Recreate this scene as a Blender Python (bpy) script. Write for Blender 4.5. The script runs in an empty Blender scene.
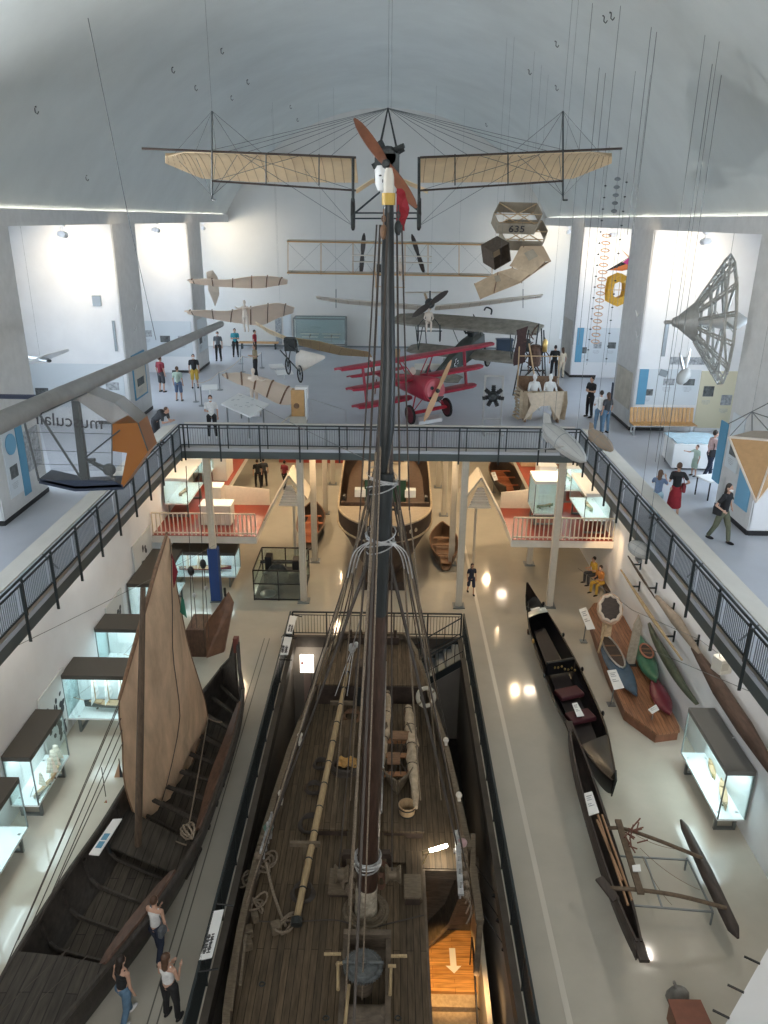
import bpy, bmesh, math, random
from mathutils import Vector, Matrix, Euler, noise
random.seed(7)
PI = math.pi
R = math.radians
V = Vector
sc = bpy.context.scene
COL = sc.collection
# ------------------------------------------------------------------ camera
F_PX = 765.0
CAM = V((0.37, 0.0, 14.7))
PITCH, YAW, ROLL = 20.96, 0.35, 0.6
RM = (Matrix.Rotation(R(YAW), 4, 'Z') @ Matrix.Rotation(R(90 - PITCH), 4, 'X') @ Matrix.Rotation(R(ROLL), 4, 'Z'))
cd = bpy.data.cameras.new('camera')
cam = bpy.data.objects.new('camera', cd)
COL.objects.link(cam)
cam.matrix_world = Matrix.Translation(CAM) @ RM
cd.sensor_fit = 'VERTICAL'
cd.sensor_height = 24.0
cd.lens = 24.0 * F_PX / 1024.0
cd.clip_end = 300
sc.camera = cam
def ray(u, v):
 return (RM.to_3x3() @ V(((u - 384) / F_PX, -(v - 512) / F_PX, -1.0)))
def G(u, v, z=0.0):
 """place on the horizontal level z seen in the direction of the photo point"""
 d = ray(u, v); t = (z - CAM.z) / d.z
 return CAM + d * t
def GY(u, v, Y):
 d = ray(u, v); t = (Y - CAM.y) / d.y
 return CAM + d * t
def GX(u, v, X):
 d = ray(u, v); t = (X - CAM.x) / d.x
 return CAM + d * t
# ------------------------------------------------------------------ materials
def mat(name, col, rough=0.6, metal=0.0, var=0.0, scale=8.0, bump=0.0, emit=None, estr=0.0, alpha=None, col2=None, stretch=None, trans=0.0, spec=0.5):
 m = bpy.data.materials.new(name); m.use_nodes = True
 nt = m.node_tree; b = nt.nodes['Principled BSDF']
 c = (*col, 1.0)
 b.inputs['Base Color'].default_value = c
 b.inputs['Roughness'].default_value = rough
 b.inputs['Metallic'].default_value = metal
 b.inputs['Specular IOR Level'].default_value = spec
 if trans: b.inputs['Transmission Weight'].default_value = trans
 if alpha is not None: b.inputs['Alpha'].default_value = alpha
 if emit:
  b.inputs['Emission Color'].default_value = (*emit, 1.0)
  b.inputs['Emission Strength'].default_value = estr
 if var or col2 or bump:
  tc = nt.nodes.new('ShaderNodeTexCoord')
  mp = nt.nodes.new('ShaderNodeMapping')
  nt.links.new(tc.outputs['Object'], mp.inputs['Vector'])
  if stretch: mp.inputs['Scale'].default_value = stretch
  nz = nt.nodes.new('ShaderNodeTexNoise')
  nz.inputs['Scale'].default_value = scale
  nz.inputs['Detail'].default_value = 5.0
  nz.inputs['Roughness'].default_value = 0.62
  nt.links.new(mp.outputs['Vector'], nz.inputs['Vector'])
  if var or col2:
   cr = nt.nodes.new('ShaderNodeValToRGB')
   a = col2 if col2 else tuple(max(0, x * (1 - var)) for x in col)
   z = col if col2 else tuple(min(1, x * (1 + var)) for x in col)
   cr.color_ramp.elements[0].position = 0.32; cr.color_ramp.elements[0].color = (*a, 1)
   cr.color_ramp.elements[1].position = 0.68; cr.color_ramp.elements[1].color = (*z, 1)
   nt.links.new(nz.outputs['Fac'], cr.inputs['Fac'])
   nt.links.new(cr.outputs['Color'], b.inputs['Base Color'])
  if bump:
   bp = nt.nodes.new('ShaderNodeBump'); bp.inputs['Strength'].default_value = bump
   bp.inputs['Distance'].default_value = 0.02
   nt.links.new(nz.outputs['Fac'], bp.inputs['Height'])
   nt.links.new(bp.outputs['Normal'], b.inputs['Normal'])
 return m
def plank_mat(name, col, col2, width=0.14, axis='X', rough=0.7, gap=0.35, bump=0.25, length=2.4, spec=0.3):
 """boards: a gap line every `width` along `axis`, each board with a tone of its own"""
 m = bpy.data.materials.new(name); m.use_nodes = True
 nt = m.node_tree; L = nt.links; b = nt.nodes['Principled BSDF']
 b.inputs['Roughness'].default_value = rough
 b.inputs['Specular IOR Level'].default_value = spec
 tc = nt.nodes.new('ShaderNodeTexCoord')
 br = nt.nodes.new('ShaderNodeTexBrick')
 mp = nt.nodes.new('ShaderNodeMapping')
 L.new(tc.outputs['Object'], mp.inputs['Vector'])
 if axis == 'X': mp.inputs['Rotation'].default_value = (0, 0, R(90))
 L.new(mp.outputs['Vector'], br.inputs['Vector'])
 br.inputs['Scale'].default_value = 1.0
 br.inputs['Brick Width'].default_value = length
 br.inputs['Row Height'].default_value = width
 br.inputs['Mortar Size'].default_value = width * 0.05
 br.inputs['Mortar Smooth'].default_value = 0.2
 br.inputs['Color1'].default_value = (*col, 1); br.inputs['Color2'].default_value = (*col2, 1)
 br.inputs['Mortar'].default_value = (*[x * gap for x in col2], 1)
 nz = nt.nodes.new('ShaderNodeTexNoise'); nz.inputs['Scale'].default_value = 3.0; nz.inputs['Detail'].default_value = 7
 m2 = nt.nodes.new('ShaderNodeMapping'); m2.inputs['Scale'].default_value = (6, 0.7, 6) if axis == 'X' else (0.7, 6, 6)
 L.new(tc.outputs['Object'], m2.inputs['Vector']); L.new(m2.outputs['Vector'], nz.inputs['Vector'])
 mx = nt.nodes.new('ShaderNodeMixRGB'); mx.blend_type = 'MULTIPLY'; mx.inputs['Fac'].default_value = 0.75
 cr = nt.nodes.new('ShaderNodeValToRGB')
 cr.color_ramp.elements[0].position = .3; cr.color_ramp.elements[0].color = (.45, .45, .45, 1)
 cr.color_ramp.elements[1].position = .7; cr.color_ramp.elements[1].color = (1.25, 1.25, 1.25, 1)
 L.new(nz.outputs['Fac'], cr.inputs['Fac'])
 L.new(br.outputs['Color'], mx.inputs['Color1']); L.new(cr.outputs['Color'], mx.inputs['Color2'])
 L.new(mx.outputs['Color'], b.inputs['Base Color'])
 bp = nt.nodes.new('ShaderNodeBump'); bp.inputs['Strength'].default_value = bump; bp.inputs['Distance'].default_value = .02
 L.new(nz.outputs['Fac'], bp.inputs['Height']); L.new(bp.outputs['Normal'], b.inputs['Normal'])
 return m
def glass_mat(name, tint=(0.9, 0.97, 0.97), alpha=0.12, rough=0.05):
 m = bpy.data.materials.new(name); m.use_nodes = True
 nt = m.node_tree; nt.nodes.remove(nt.nodes['Principled BSDF'])
 out = nt.nodes['Material Output']
 tr = nt.nodes.new('ShaderNodeBsdfTransparent'); tr.inputs['Color'].default_value = (*tint, 1)
 gl = nt.nodes.new('ShaderNodeBsdfGlossy'); gl.inputs['Roughness'].default_value = rough
 gl.inputs['Color'].default_value = (0.9, 0.95, 0.95, 1)
 mx = nt.nodes.new('ShaderNodeMixShader'); mx.inputs['Fac'].default_value = alpha
 nt.links.new(tr.outputs[0], mx.inputs[1]); nt.links.new(gl.outputs[0], mx.inputs[2])
 nt.links.new(mx.outputs[0], out.inputs['Surface'])
 return m
# ------------------------------------------------------------------ mesh building
class MB:
 def __init__(s): s.v = []; s.f = []; s.m = []; s.cur = 0; s.mats = []
 def slot(s, m):
  if m not in s.mats: s.mats.append(m)
  s.cur = s.mats.index(m); return s
 def add(s, vs, fs):
  o = len(s.v); s.v += [tuple(p) for p in vs]
  for f in fs: s.f.append([i + o for i in f]); s.m.append(s.cur)
  return s
 def box(s, c, d, rot=None):
  x, y, z = [q / 2 for q in d]; M = rot.to_matrix() if isinstance(rot, Euler) else (Euler((0, 0, rot)).to_matrix() if isinstance(rot, (int, float)) else rot)
  P = [V((a * x, b * y, e * z)) for a in (-1, 1) for b in (-1, 1) for e in (-1, 1)]
  if M is not None: P = [M @ p for p in P]
  P = [p + V(c) for p in P]
  return s.add(P, [(0, 1, 3, 2), (4, 6, 7, 5), (0, 4, 5, 1), (2, 3, 7, 6), (0, 2, 6, 4), (1, 5, 7, 3)])
 def bar(s, p, q, w=0.05, h=None, up=(0, 0, 1)):
  p, q = V(p), V(q); d = (q - p);
  if d.length < 1e-6: return s
  d.normalize(); h = h or w; a = d.cross(V(up))
  if a.length < 1e-3: a = d.cross(V((0, 1, 0)))
  a.normalize(); b = a.cross(d).normalized(); a = a * w / 2; b = b * h / 2
  P = [p - a - b, p + a - b, p + a + b, p - a + b, q - a - b, q + a - b, q + a + b, q - a + b]
  return s.add(P, [(3, 2, 1, 0), (4, 5, 6, 7), (0, 1, 5, 4), (1, 2, 6, 5), (2, 3, 7, 6), (3, 0, 4, 7)])
 def tube(s, pts, r=0.03, n=8, closed=False, caps=True):
  pts = [V(p) for p in pts]; k = len(pts)
  rr = r if isinstance(r, (list, tuple)) else [r] * k
  rings = []; pa = None
  for i, p in enumerate(pts):
   if closed: t = pts[(i + 1) % k] - pts[i - 1]
   else: t = pts[min(i + 1, k - 1)] - pts[max(i - 1, 0)]
   if t.length < 1e-7: t = V((0, 0, 1))
   t.normalize()
   if pa is None:
    a = t.cross(V((0, 0, 1)))
    if a.length < .05: a = t.cross(V((1, 0, 0)))
   else: a = pa - t * pa.dot(t)
   if a.length < 1e-6: a = t.orthogonal()
   a.normalize(); pa = a; b = t.cross(a)
   rings.append([p + (a * math.cos(2 * PI * j / n) + b * math.sin(2 * PI * j / n)) * rr[i] for j in range(n)])
  vs = [q for g in rings for q in g]; fs = []
  for i in range(k if closed else k - 1):
   for j in range(n):
    fs.append((i * n + j, i * n + (j + 1) % n, ((i + 1) % k) * n + (j + 1) % n, ((i + 1) % k) * n + j))
  if caps and not closed:
   fs.append(tuple(reversed(range(n)))); fs.append(tuple(range((k - 1) * n, k * n)))
  return s.add(vs, fs)
 def lathe(s, c, prof, n=16, axis=(0, 0, 1), caps=True, sx=1.0):
  """prof: list of (radius, height) along axis"""
  ax = V(axis).normalized(); a = ax.orthogonal().normalized(); b = ax.cross(a)
  vs = []; fs = []
  for r, h in prof:
   for j in range(n):
    t = 2 * PI * j / n; vs.append(V(c) + ax * h + (a * math.cos(t) * sx + b * math.sin(t)) * r)
  for i in range(len(prof) - 1):
   for j in range(n): fs.append((i * n + j, i * n + (j + 1) % n, (i + 1) * n + (j + 1) % n, (i + 1) * n + j))
  if caps: fs.append(tuple(reversed(range(n)))); fs.append(tuple(range((len(prof) - 1) * n, len(prof) * n)))
  return s.add(vs, fs)
 def ball(s, c, r, n=12, m=8, rot=None):
  rx, ry, rz = r if isinstance(r, (tuple, list)) else (r, r, r)
  vs = [V((0, 0, rz))]; fs = []
  for i in range(1, m):
   t = PI * i / m
   for j in range(n):
    u = 2 * PI * j / n; vs.append(V((rx * math.sin(t) * math.cos(u), ry * math.sin(t) * math.sin(u), rz * math.cos(t))))
  vs.append(V((0, 0, -rz))); L = len(vs) - 1
  for j in range(n):
   fs.append((0, 1 + j, 1 + (j + 1) % n)); fs.append((L, 1 + (m - 2) * n + (j + 1) % n, 1 + (m - 2) * n + j))
  for i in range(m - 2):
   for j in range(n): fs.append((1 + i * n + j, 1 + (i + 1) * n + j, 1 + (i + 1) * n + (j + 1) % n, 1 + i * n + (j + 1) % n))
  if rot is not None: vs = [rot @ p for p in vs]
  return s.add([p + V(c) for p in vs], fs)
 def sheet(s, grid, th=0.02, nrm=None):
  """grid[i][j] of points -> closed thick sheet"""
  ni, nj = len(grid), len(grid[0]); g = [[V(p) for p in row] for row in grid]
  if nrm is None:
   def N(i, j):
    a = g[min(i + 1, ni - 1)][j] - g[max(i - 1, 0)][j]; b = g[i][min(j + 1, nj - 1)] - g[i][max(j - 1, 0)]
    q = a.cross(b); return q.normalized() if q.length > 1e-9 else V((0, 0, 1))
  else:
   def N(i, j): return V(nrm)
  top = [g[i][j] + N(i, j) * th / 2 for i in range(ni) for j in range(nj)]
  bot = [g[i][j] - N(i, j) * th / 2 for i in range(ni) for j in range(nj)]
  K = ni * nj; fs = []
  for i in range(ni - 1):
   for j in range(nj - 1):
    a, b, c, d = i * nj + j, (i + 1) * nj + j, (i + 1) * nj + j + 1, i * nj + j + 1
    fs.append((a, b, c, d)); fs.append((d + K, c + K, b + K, a + K))
  for i in range(ni - 1):
   a, b = i * nj, (i + 1) * nj; fs.append((a, a + K, b + K, b))
   a, b = i * nj + nj - 1, (i + 1) * nj + nj - 1; fs.append((b, b + K, a + K, a))
  for j in range(nj - 1):
   a, b = j, j + 1; fs.append((b, b + K, a + K, a))
   a, b = (ni - 1) * nj + j, (ni - 1) * nj + j + 1; fs.append((a, a + K, b + K, b))
  return s.add(top + bot, fs)
 def prism(s, poly, off):
  """planar polygon (3-D points) swept by vector off"""
  P = [V(p) for p in poly]; k = len(P); o = V(off)
  return s.add(P + [p + o for p in P], [tuple(reversed(range(k))), tuple(range(k, 2 * k))] + [(i, (i + 1) % k, k + (i + 1) % k, k + i) for i in range(k)])
 def grid(s, g, closed=False):
  ni, nj = len(g), len(g[0]); fs = []
  for i in range(ni - 1):
   for j in range(nj if closed else nj - 1): fs.append((i * nj + j, (i + 1) * nj + j, (i + 1) * nj + (j + 1) % nj, i * nj + (j + 1) % nj))
  return s.add([p for row in g for p in row], fs)
 def build(s, name, m=None, parent=None, smooth=False, loc=None, bevel=0):
  if loc is not None: s.v = [tuple(V(p) - V(loc)) for p in s.v]
  me = bpy.data.meshes.new(name); me.from_pydata(s.v, [], s.f)
  ms = s.mats if s.mats else [m]
  for q in ms: me.materials.append(q)
  if s.mats:
   for p, i in zip(me.polygons, s.m): p.material_index = i
  bm = bmesh.new(); bm.from_mesh(me); bmesh.ops.recalc_face_normals(bm, faces=bm.faces); bm.to_mesh(me); bm.free()
  if smooth:
   for p in me.polygons: p.use_smooth = True
   try: me.set_sharp_from_angle(angle=R(42))
   except Exception: pass
  o = bpy.data.objects.new(name, me); COL.objects.link(o)
  if loc is not None: o.location = V(loc)
  if parent is not None: o.parent = parent
  if bevel:
   bv = o.modifiers.new('bevel', 'BEVEL'); bv.width = bevel; bv.segments = 2; bv.limit_method = 'ANGLE'
  return o
def thing(name, label, cat, loc=(0, 0, 0), rz=0.0, group=None, rot=None):
 o = bpy.data.objects.new(name, None); COL.objects.link(o)
 o.empty_display_size = .2
 o.location = V(loc); o.rotation_euler = rot if rot is not None else (0, 0, rz)
 o['label'] = label; o['category'] = cat
 if group: o['group'] = group
 return o
def tag(o, label, cat, group=None, kind=None):
 o['label'] = label; o['category'] = cat
 if group: o['group'] = group
 if kind: o['kind'] = kind
 return o
def struct(o, label=None):
 o['kind'] = 'structure'
 if label: o['label'] = label
 return o
def dup(root, loc=None, rz=None, label=None, group=None, scale=None):
 r = root.copy(); COL.objects.link(r)
 if loc is not None: r.location = V(loc)
 if rz is not None: r.rotation_euler = (0, 0, rz)
 if scale is not None: r.scale = scale if isinstance(scale, (tuple, list, Vector)) else (scale,) * 3
 if label: r['label'] = label
 if group: r['group'] = group
 for ch in [o for o in COL.objects if o.parent == root]:
  c = ch.copy(); COL.objects.link(c); c.parent = r
  for g in [o for o in COL.objects if o.parent == ch]:
   d = g.copy(); COL.objects.link(d); d.parent = c
 return r
def text_mesh(s, size, m, parent=None, name='lettering', loc=(0, 0, 0), rot=(0, 0, 0), depth=0.004, align='CENTER', flip=False):
 cu = bpy.data.curves.new(name, 'FONT'); cu.body = s; cu.size = size; cu.extrude = depth
 cu.align_x = align; cu.align_y = 'CENTER'
 t = bpy.data.objects.new(name, cu); COL.objects.link(t)
 bpy.context.view_layer.update()
 me = bpy.data.meshes.new_from_object(t); bpy.data.objects.remove(t)
 if flip:
  for q in me.vertices: q.co.x = -q.co.x
  me.flip_normals()
 me.materials.clear(); me.materials.append(m)
 o = bpy.data.objects.new(name, me); COL.objects.link(o); o.location = V(loc); o.rotation_euler = rot
 if parent is not None: o.parent = parent
 return o
def lerp(a, b, t): return a + (b - a) * t
def curve(pts, n=8):
 """Catmull-Rom through points"""
 P = [V(p) for p in pts]; out = []
 for i in range(len(P) - 1):
  p0 = P[max(i - 1, 0)]; p1 = P[i]; p2 = P[i + 1]; p3 = P[min(i + 2, len(P) - 1)]
  for k in range(n):
   t = k / n
   out.append(0.5 * ((2 * p1) + (p2 - p0) * t + (2 * p0 - 5 * p1 + 4 * p2 - p3) * t * t + (3 * p1 - p0 - 3 * p2 + p3) * t ** 3))
 out.append(P[-1]); return out
def sag(p, q, s=0.2, n=10):
 p, q = V(p), V(q); return [p.lerp(q, i / n) + V((0, 0, -s * 4 * (i / n) * (1 - i / n))) for i in range(n + 1)]
M = {}
M['white'] = mat('white_paint', (.78, .79, .80), .7, var=.03, scale=1.2)
M['white_warm'] = mat('cream_paint', (.72, .68, .60), .6, var=.05, scale=2)
M['vault'] = mat('vault_plaster', (.60, .63, .61), .85, var=.06, scale=.45, bump=.1)
M['endwall'] = mat('end_wall_plaster', (.66, .645, .61), .85, var=.03, scale=.6)
M['concrete'] = mat('pillar_concrete', (.60, .60, .59), .85, var=.06, scale=3, bump=.15)
M['gal_floor'] = mat('gallery_floor_screed', (.47, .49, .53), .38, var=.06, scale=.5)
M['floor'] = mat('terrazzo_floor', (.50, .465, .39), .09, var=.05, scale=.8)
M['steel'] = mat('anthracite_steel', (.035, .045, .048), .45, .3)
M['steel_mid'] = mat('grey_steel', (.22, .24, .25), .4, .5)
M['alu'] = mat('brushed_aluminium', (.55, .56, .56), .3, .9)
M['black'] = mat('black_paint', (.012, .012, .013), .45)
M['rubber'] = mat('black_rubber', (.015, .015, .015), .8)
M['beige_board'] = mat('pale_beige_board', (.56, .52, .44), .55, var=.05, scale=4)
M['paper'] = mat('white_board', (.80, .81, .80), .6)
M['ink'] = mat('black_print', (.03, .03, .035), .6)
M['greyprint'] = mat('grey_print', (.33, .35, .37), .6, var=.5, scale=9)
M['blueboard'] = mat('teal_blue_board', (.10, .30, .46), .5)
M['rope'] = mat('hemp_rope', (.23, .18, .13), .9, var=.3, scale=30)
M['darkrope'] = mat('tarred_rope', (.075, .062, .052), .9)
M['wire'] = mat('steel_wire', (.16, .17, .17), .4, .6)
M['glass'] = glass_mat('clear_glass')
M['linen'] = mat('unbleached_linen', (.62, .50, .36), .85, var=.1, scale=3)
M['linen_white'] = mat('doped_white_linen', (.85, .78, .69), .8, var=.06, scale=3)
M['wood'] = mat('brown_wood', (.20, .11, .06), .6, var=.35, scale=5, stretch=(1, 6, 1))
M['wood_light'] = mat('pale_wood', (.50, .35, .20), .6, var=.2, scale=5, stretch=(1, 6, 1))
M['wood_dark'] = mat('dark_wood', (.05, .034, .026), .6, var=.4, scale=5, stretch=(1, 6, 1))
M['bench_wood'] = mat('oak_slats', (.55, .32, .13), .45, var=.1, scale=4)
M['red_floor'] = mat('red_linoleum', (.25, .036, .016), .35, var=.1, scale=2)
M['lamp'] = mat('lamp_glow', (1, 1, 1), emit=(1.0, .93, .8), estr=14)
def translucent(m, f=.45):
 nt = m.node_tree; out = nt.nodes['Material Output']; b = nt.nodes['Principled BSDF']; tl = nt.nodes.new('ShaderNodeBsdfTranslucent'); mx = nt.nodes.new('ShaderNodeMixShader'); mx.inputs['Fac'].default_value = f
 bc = b.inputs['Base Color']
 if bc.is_linked: nt.links.new(bc.links[0].from_socket, tl.inputs['Color'])
 else: tl.inputs['Color'].default_value = bc.default_value
 nt.links.new(b.outputs[0], mx.inputs[1]); nt.links.new(tl.outputs[0], mx.inputs[2]); nt.links.new(mx.outputs[0], out.inputs['Surface']); return m
# ================================================================== SETTING
W = 10.35; BW = 14.6; OW = 7.42; LWL = 9.28; LWR = 9.58; PW = 3.2
GZ = 6.6; GB = 6.2; LEDGE0, LEDGE1 = 14.42, 14.78
Y0, Y1, YB = -8.0, 52.0, 27.6
PY0, PY1, PZ = 3.0, 25.25, -4.6
def boxes(name, bs, m, label=None):
 b = MB()
 for (x0, x1, y0, y1, z0, z1) in bs: b.box(((x0 + x1) / 2, (y0 + y1) / 2, (z0 + z1) / 2), (abs(x1 - x0), abs(y1 - y0), abs(z1 - z0)))
 return struct(b.build(name, m), label)
boxes('floor', [(-LWL, -PW, Y0, Y1, -.3, 0), (PW, LWR, Y0, Y1, -.3, 0), (-PW, PW, PY1, Y1, -.3, 0), (-PW, PW, Y0, PY0, -.3, 0)], M['floor'])
M['pit_wall'] = mat('pit_wall_plaster', (.34, .31, .27), .8, var=.08, scale=1)
M['pit_floor'] = mat('pit_floor_dark', (.05, .046, .04), .8, var=.2, scale=2)
M['kerb'] = mat('pit_kerb_steel', (.10, .085, .07), .55, .2, var=.2, scale=2)
boxes('wall_pit', [(-PW - .25, -PW, PY0, PY1, PZ, -.3), (PW, PW + .25, PY0, PY1, PZ, -.3), (-PW, PW, PY1, PY1 + .25, PZ, -.3), (-PW, PW, PY0 - .25, PY0, PZ, -.3)], M['pit_wall'])
boxes('floor_pit', [(-PW - .25, PW + .25, PY0 - .25, PY1 + .25, PZ - .2, PZ)], M['pit_floor'])
boxes('trim_pit', [(-PW, -PW + .16, PY0, PY1, -.42, .03), (PW - .16, PW, PY0, PY1, -.42, .03), (-PW + .16, PW - .16, PY1 - .14, PY1, -.42, .03)], M['kerb'])
M['strip'] = mat('floor_joint_strip', (.62, .58, .50), .3)
M['joint'] = mat('floor_joint_dark', (.13, .12, .10), .5)
boxes('trim_1', [(4.0, 4.12, 6, 34, .0, .004)], M['strip'])
boxes('trim_2', [(-4.22, -4.19, 6, 25, .0, .004), (-4.03, -4.00, 6, 25, .0, .004)], M['joint'])
boxes('wall_left_lower', [(-LWL - .25, -LWL, Y0, Y1, 0, GB)], M['white'])
boxes('wall_right_lower', [(LWR, LWR + .25, Y0, Y1, 0, GB)], M['white'])
boxes('wall_end_lower', [(-LWL, LWR, Y1, Y1 + .3, 0, GB)], M['white_warm'])
boxes('gallery_floor_left', [(-BW, -OW, Y0, Y1, GZ - .12, GZ)], M['gal_floor'])
boxes('gallery_floor_right', [(OW, BW, Y0, Y1, GZ - .12, GZ)], M['gal_floor'])
boxes('gallery_floor_end', [(-OW, OW, YB, Y1, GZ - .12, GZ)], M['gal_floor'])
boxes('ceiling_under_gallery', [(-BW, -OW - .12, Y0, Y1, GB, GZ - .12), (OW + .12, BW, Y0, Y1, GB, GZ - .12), (-OW - .12, OW + .12, YB + .12, Y1, GB, GZ - .12)], M['white_warm'])
M['fascia'] = mat('gallery_edge_steel', (.10, .12, .12), .45, .3)
boxes('trim_gallery_edge', [(-OW - .12, -OW, Y0, YB, GB, GZ - .12), (OW, OW + .12, Y0, YB, GB, GZ - .12), (-OW - .12, OW + .12, YB, YB + .12, GB, GZ - .12)], M['fascia'])
boxes('wall_left_bays', [(-BW - .25, -BW, Y0, Y1, GZ, LEDGE0)], M['white'])
boxes('wall_right_bays', [(BW, BW + .25, Y0, Y1, GZ, LEDGE0)], M['white'])
boxes('ceiling_bays', [(-BW, -W - .02, Y0, Y1, LEDGE0, LEDGE0 + .2), (W + .02, BW, Y0, Y1, LEDGE0, LEDGE0 + .2)], M['white'])
boxes('trim_ledge', [(-W - .1, -W + .30, Y0, Y1, LEDGE0, LEDGE1 - .2), (W - .30, W + .1, Y0, Y1, LEDGE0, LEDGE1 - .2), (-W + .25, -W + .30, Y0, Y1, LEDGE1 - .2, LEDGE1 + .09), (W - .30, W - .25, Y0, Y1, LEDGE1 - .2, LEDGE1 + .09)], M['concrete'])
PIL = [(8.4, 11.3), (19.7, 22.6), (31.0, 33.8), (42.4, 45.3)]
for sgn, side in ((-1, 'left'), (1, 'right')):
 for k, (a, b) in enumerate(PIL if sgn < 0 else [(p, 21.95 if p == 19.7 else q) for p, q in PIL]):
  bx = MB(); x0, x1 = sorted((sgn * W, sgn * BW))
  bx.slot(M['white']); bx.box(((x0 + x1) / 2, (a + b) / 2, (GZ + LEDGE0) / 2), (x1 - x0, b - a, LEDGE0 - GZ))
  bx.slot(M['concrete']); bx.box((sgn * (W - .01), (a + b) / 2, (GZ + LEDGE0) / 2), (.06, b - a, LEDGE0 - GZ - .002))
  bx.slot(M['black']); bx.box((sgn * (W - .02), (a + b) / 2, GZ + .07), (.06, b - a + .02, .14)); bx.box((sgn * (W + .7), a - .01, GZ + .07), (1.4, .04, .14))
  struct(bx.build('wall_pillar_' + side))
RISE = 6.4; CH = W; RAD = (CH * CH + RISE * RISE) / (2 * RISE); CZ = LEDGE1 - .12 + RISE - RAD
def arcpt(t, y, r=RAD):
 a0 = math.asin(CH / RAD); a = lerp(-a0, a0, t); return V((r * math.sin(a), y, CZ + r * math.cos(a)))
b = MB(); N = 40; b.sheet([[arcpt(i / N, y) for y in (Y0, 8, 20, 32, 44, Y1 + .2)] for i in range(N + 1)], .12)
struct(b.build('ceiling', M['vault'], smooth=True))
b = MB(); poly = [V((-W - .1, Y1, LEDGE1 - .12))] + [arcpt(i / N, Y1) for i in range(N + 1)] + [V((W + .1, Y1, LEDGE1 - .12))]
b.prism(poly, (0, .3, 0)); b.box((0, Y1 + .15, (GZ + LEDGE1 - .12) / 2), (BW * 2 + .5, .3, LEDGE1 - .12 - GZ))
struct(b.build('wall_end', M['endwall']))
boxes('baseboard_end', [(-W, W, Y1 - .03, Y1, GZ, GZ + .12)], M['steel_mid'])
b = MB()
for (x0, x1, z0, z1) in ((-BW, BW, -.3, 8.5), (-BW, -6.5, 8.5, 21), (6.5, BW, 8.5, 21), (-6.5, 6.5, 18.5, 21.3)): b.box(((x0 + x1) / 2, Y0 - .15, (z0 + z1) / 2), (x1 - x0, .3, z1 - z0))
struct(b.build('wall_front', M['white']))
M['added_pane'] = mat('added_pane_glow', (.8, .85, .9), emit=(.95, .97, 1.0), estr=2.0)
b = MB(); b.box((0, Y0 - .25, 13.5), (13, .05, 10)); struct(b.build('window_1', M['added_pane']))  # unseen glowing pane behind the camera, added to light the hall
b = MB()
for i in range(8): b.box((-6.5 + 13 * i / 7, Y0 - .12, 13.5), (.12, .14, 10))
for i in range(6): b.box((0, Y0 - .12, 8.5 + 2 * i), (13, .14, .12))
struct(b.build('window_frame', M['steel']))  # bars of the added window, out of view behind the camera
M['slit'] = mat('daylit_slit', (.8, .85, .9), emit=(.72, .86, 1.0), estr=3.2)
n = 2
for sgn in (-1, 1):
 for (a, bb) in PIL:
  q = MB(); q.box((sgn * (BW - .03), bb + .75, 10.3), (.05, 1.1, 7.0)); struct(q.build('window_%d' % n, M['slit']))
  q = MB()
  for dy in (.18, 1.32): q.box((sgn * (BW - .05), bb + dy, 10.3), (.1, .06, 7.1))
  for z in (6.85, 8.6, 10.3, 12.1, 13.8): q.box((sgn * (BW - .05), bb + .75, z), (.1, 1.2, .05))
  struct(q.build('window_frame_%d' % n, M['steel_mid'])); n += 1
# ================================================================== LIGHTS
def area(name, loc, size, power, col=(1, 1, 1), rot=(0, 0, 0), sizey=None, spread=None):
 l = bpy.data.lights.new(name, 'AREA'); l.energy = power; l.color = col; l.size = size
 if sizey: l.shape = 'RECTANGLE'; l.size_y = sizey
 if spread: l.spread = spread
 o = bpy.data.objects.new(name, l); COL.objects.link(o); o.location = loc; o.rotation_euler = rot; return o
def spot(name, loc, tgt, power, col=(1, .85, .62), angle=70, blend=.6, r=.06):
 l = bpy.data.lights.new(name, 'SPOT'); l.energy = power; l.color = col; l.spot_size = R(angle); l.spot_blend = blend; l.shadow_soft_size = r
 o = bpy.data.objects.new(name, l); COL.objects.link(o); o.location = loc
 o.rotation_euler = (V(tgt) - V(loc)).to_track_quat('-Z', 'Y').to_euler(); return o
area('added_front_light', (0, Y0 + .3, 13.5), 12.5, 430, (1.0, .96, .90), (R(90), 0, 0), 9.6)  # area light added behind the camera to brighten the hall from the front
for sgn in (-1, 1):
 area('cove_light', (sgn * (W - .19), 22, LEDGE1 - .10), .10, 2700, (1, .955, .88), (R(180), -sgn * R(76), 0), 58, R(66))
 area('cove_glow', (sgn * (W - .19), 22, LEDGE1 - .17), .10, 9, (1, .90, .72), (R(180), 0, 0), 58)
spot('added_vault_spot', (-W + .25, 15.5, LEDGE1 + .2), (6.5, 22, 19.0), 2600, (.95, .98, 1.0), 95, .5, .12)  # spot added to brighten the right vault and throw aircraft shadows on it
for sgn in (-1, 1):
 for (a, bb) in PIL:
  area('bay_window_light', (sgn * (BW - .12), bb + .75, 10.3), 1.0, 230, (.72, .85, 1.0), (0, sgn * R(90), 0), 6.8)
for x in (-6.5, -2.4, 2.4, 6.5):
 for y in (31, 37, 43):
  area('ceiling_downlight', (x, y, GB - .03), .26, 60, (1.0, .74, .45))
for sgn in (-1, 1):
 for y in (12, 17, 22):
  area('ceiling_downlight', (sgn * 8.4, y, GB - .03), .22, 24, (1.0, .93, .82))
sc.world = bpy.data.worlds.new('world'); sc.world.use_nodes = True
sc.world.node_tree.nodes['Background'].inputs['Color'].default_value = (.6, .7, .8, 1)
sc.world.node_tree.nodes['Background'].inputs['Strength'].default_value = .5
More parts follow.
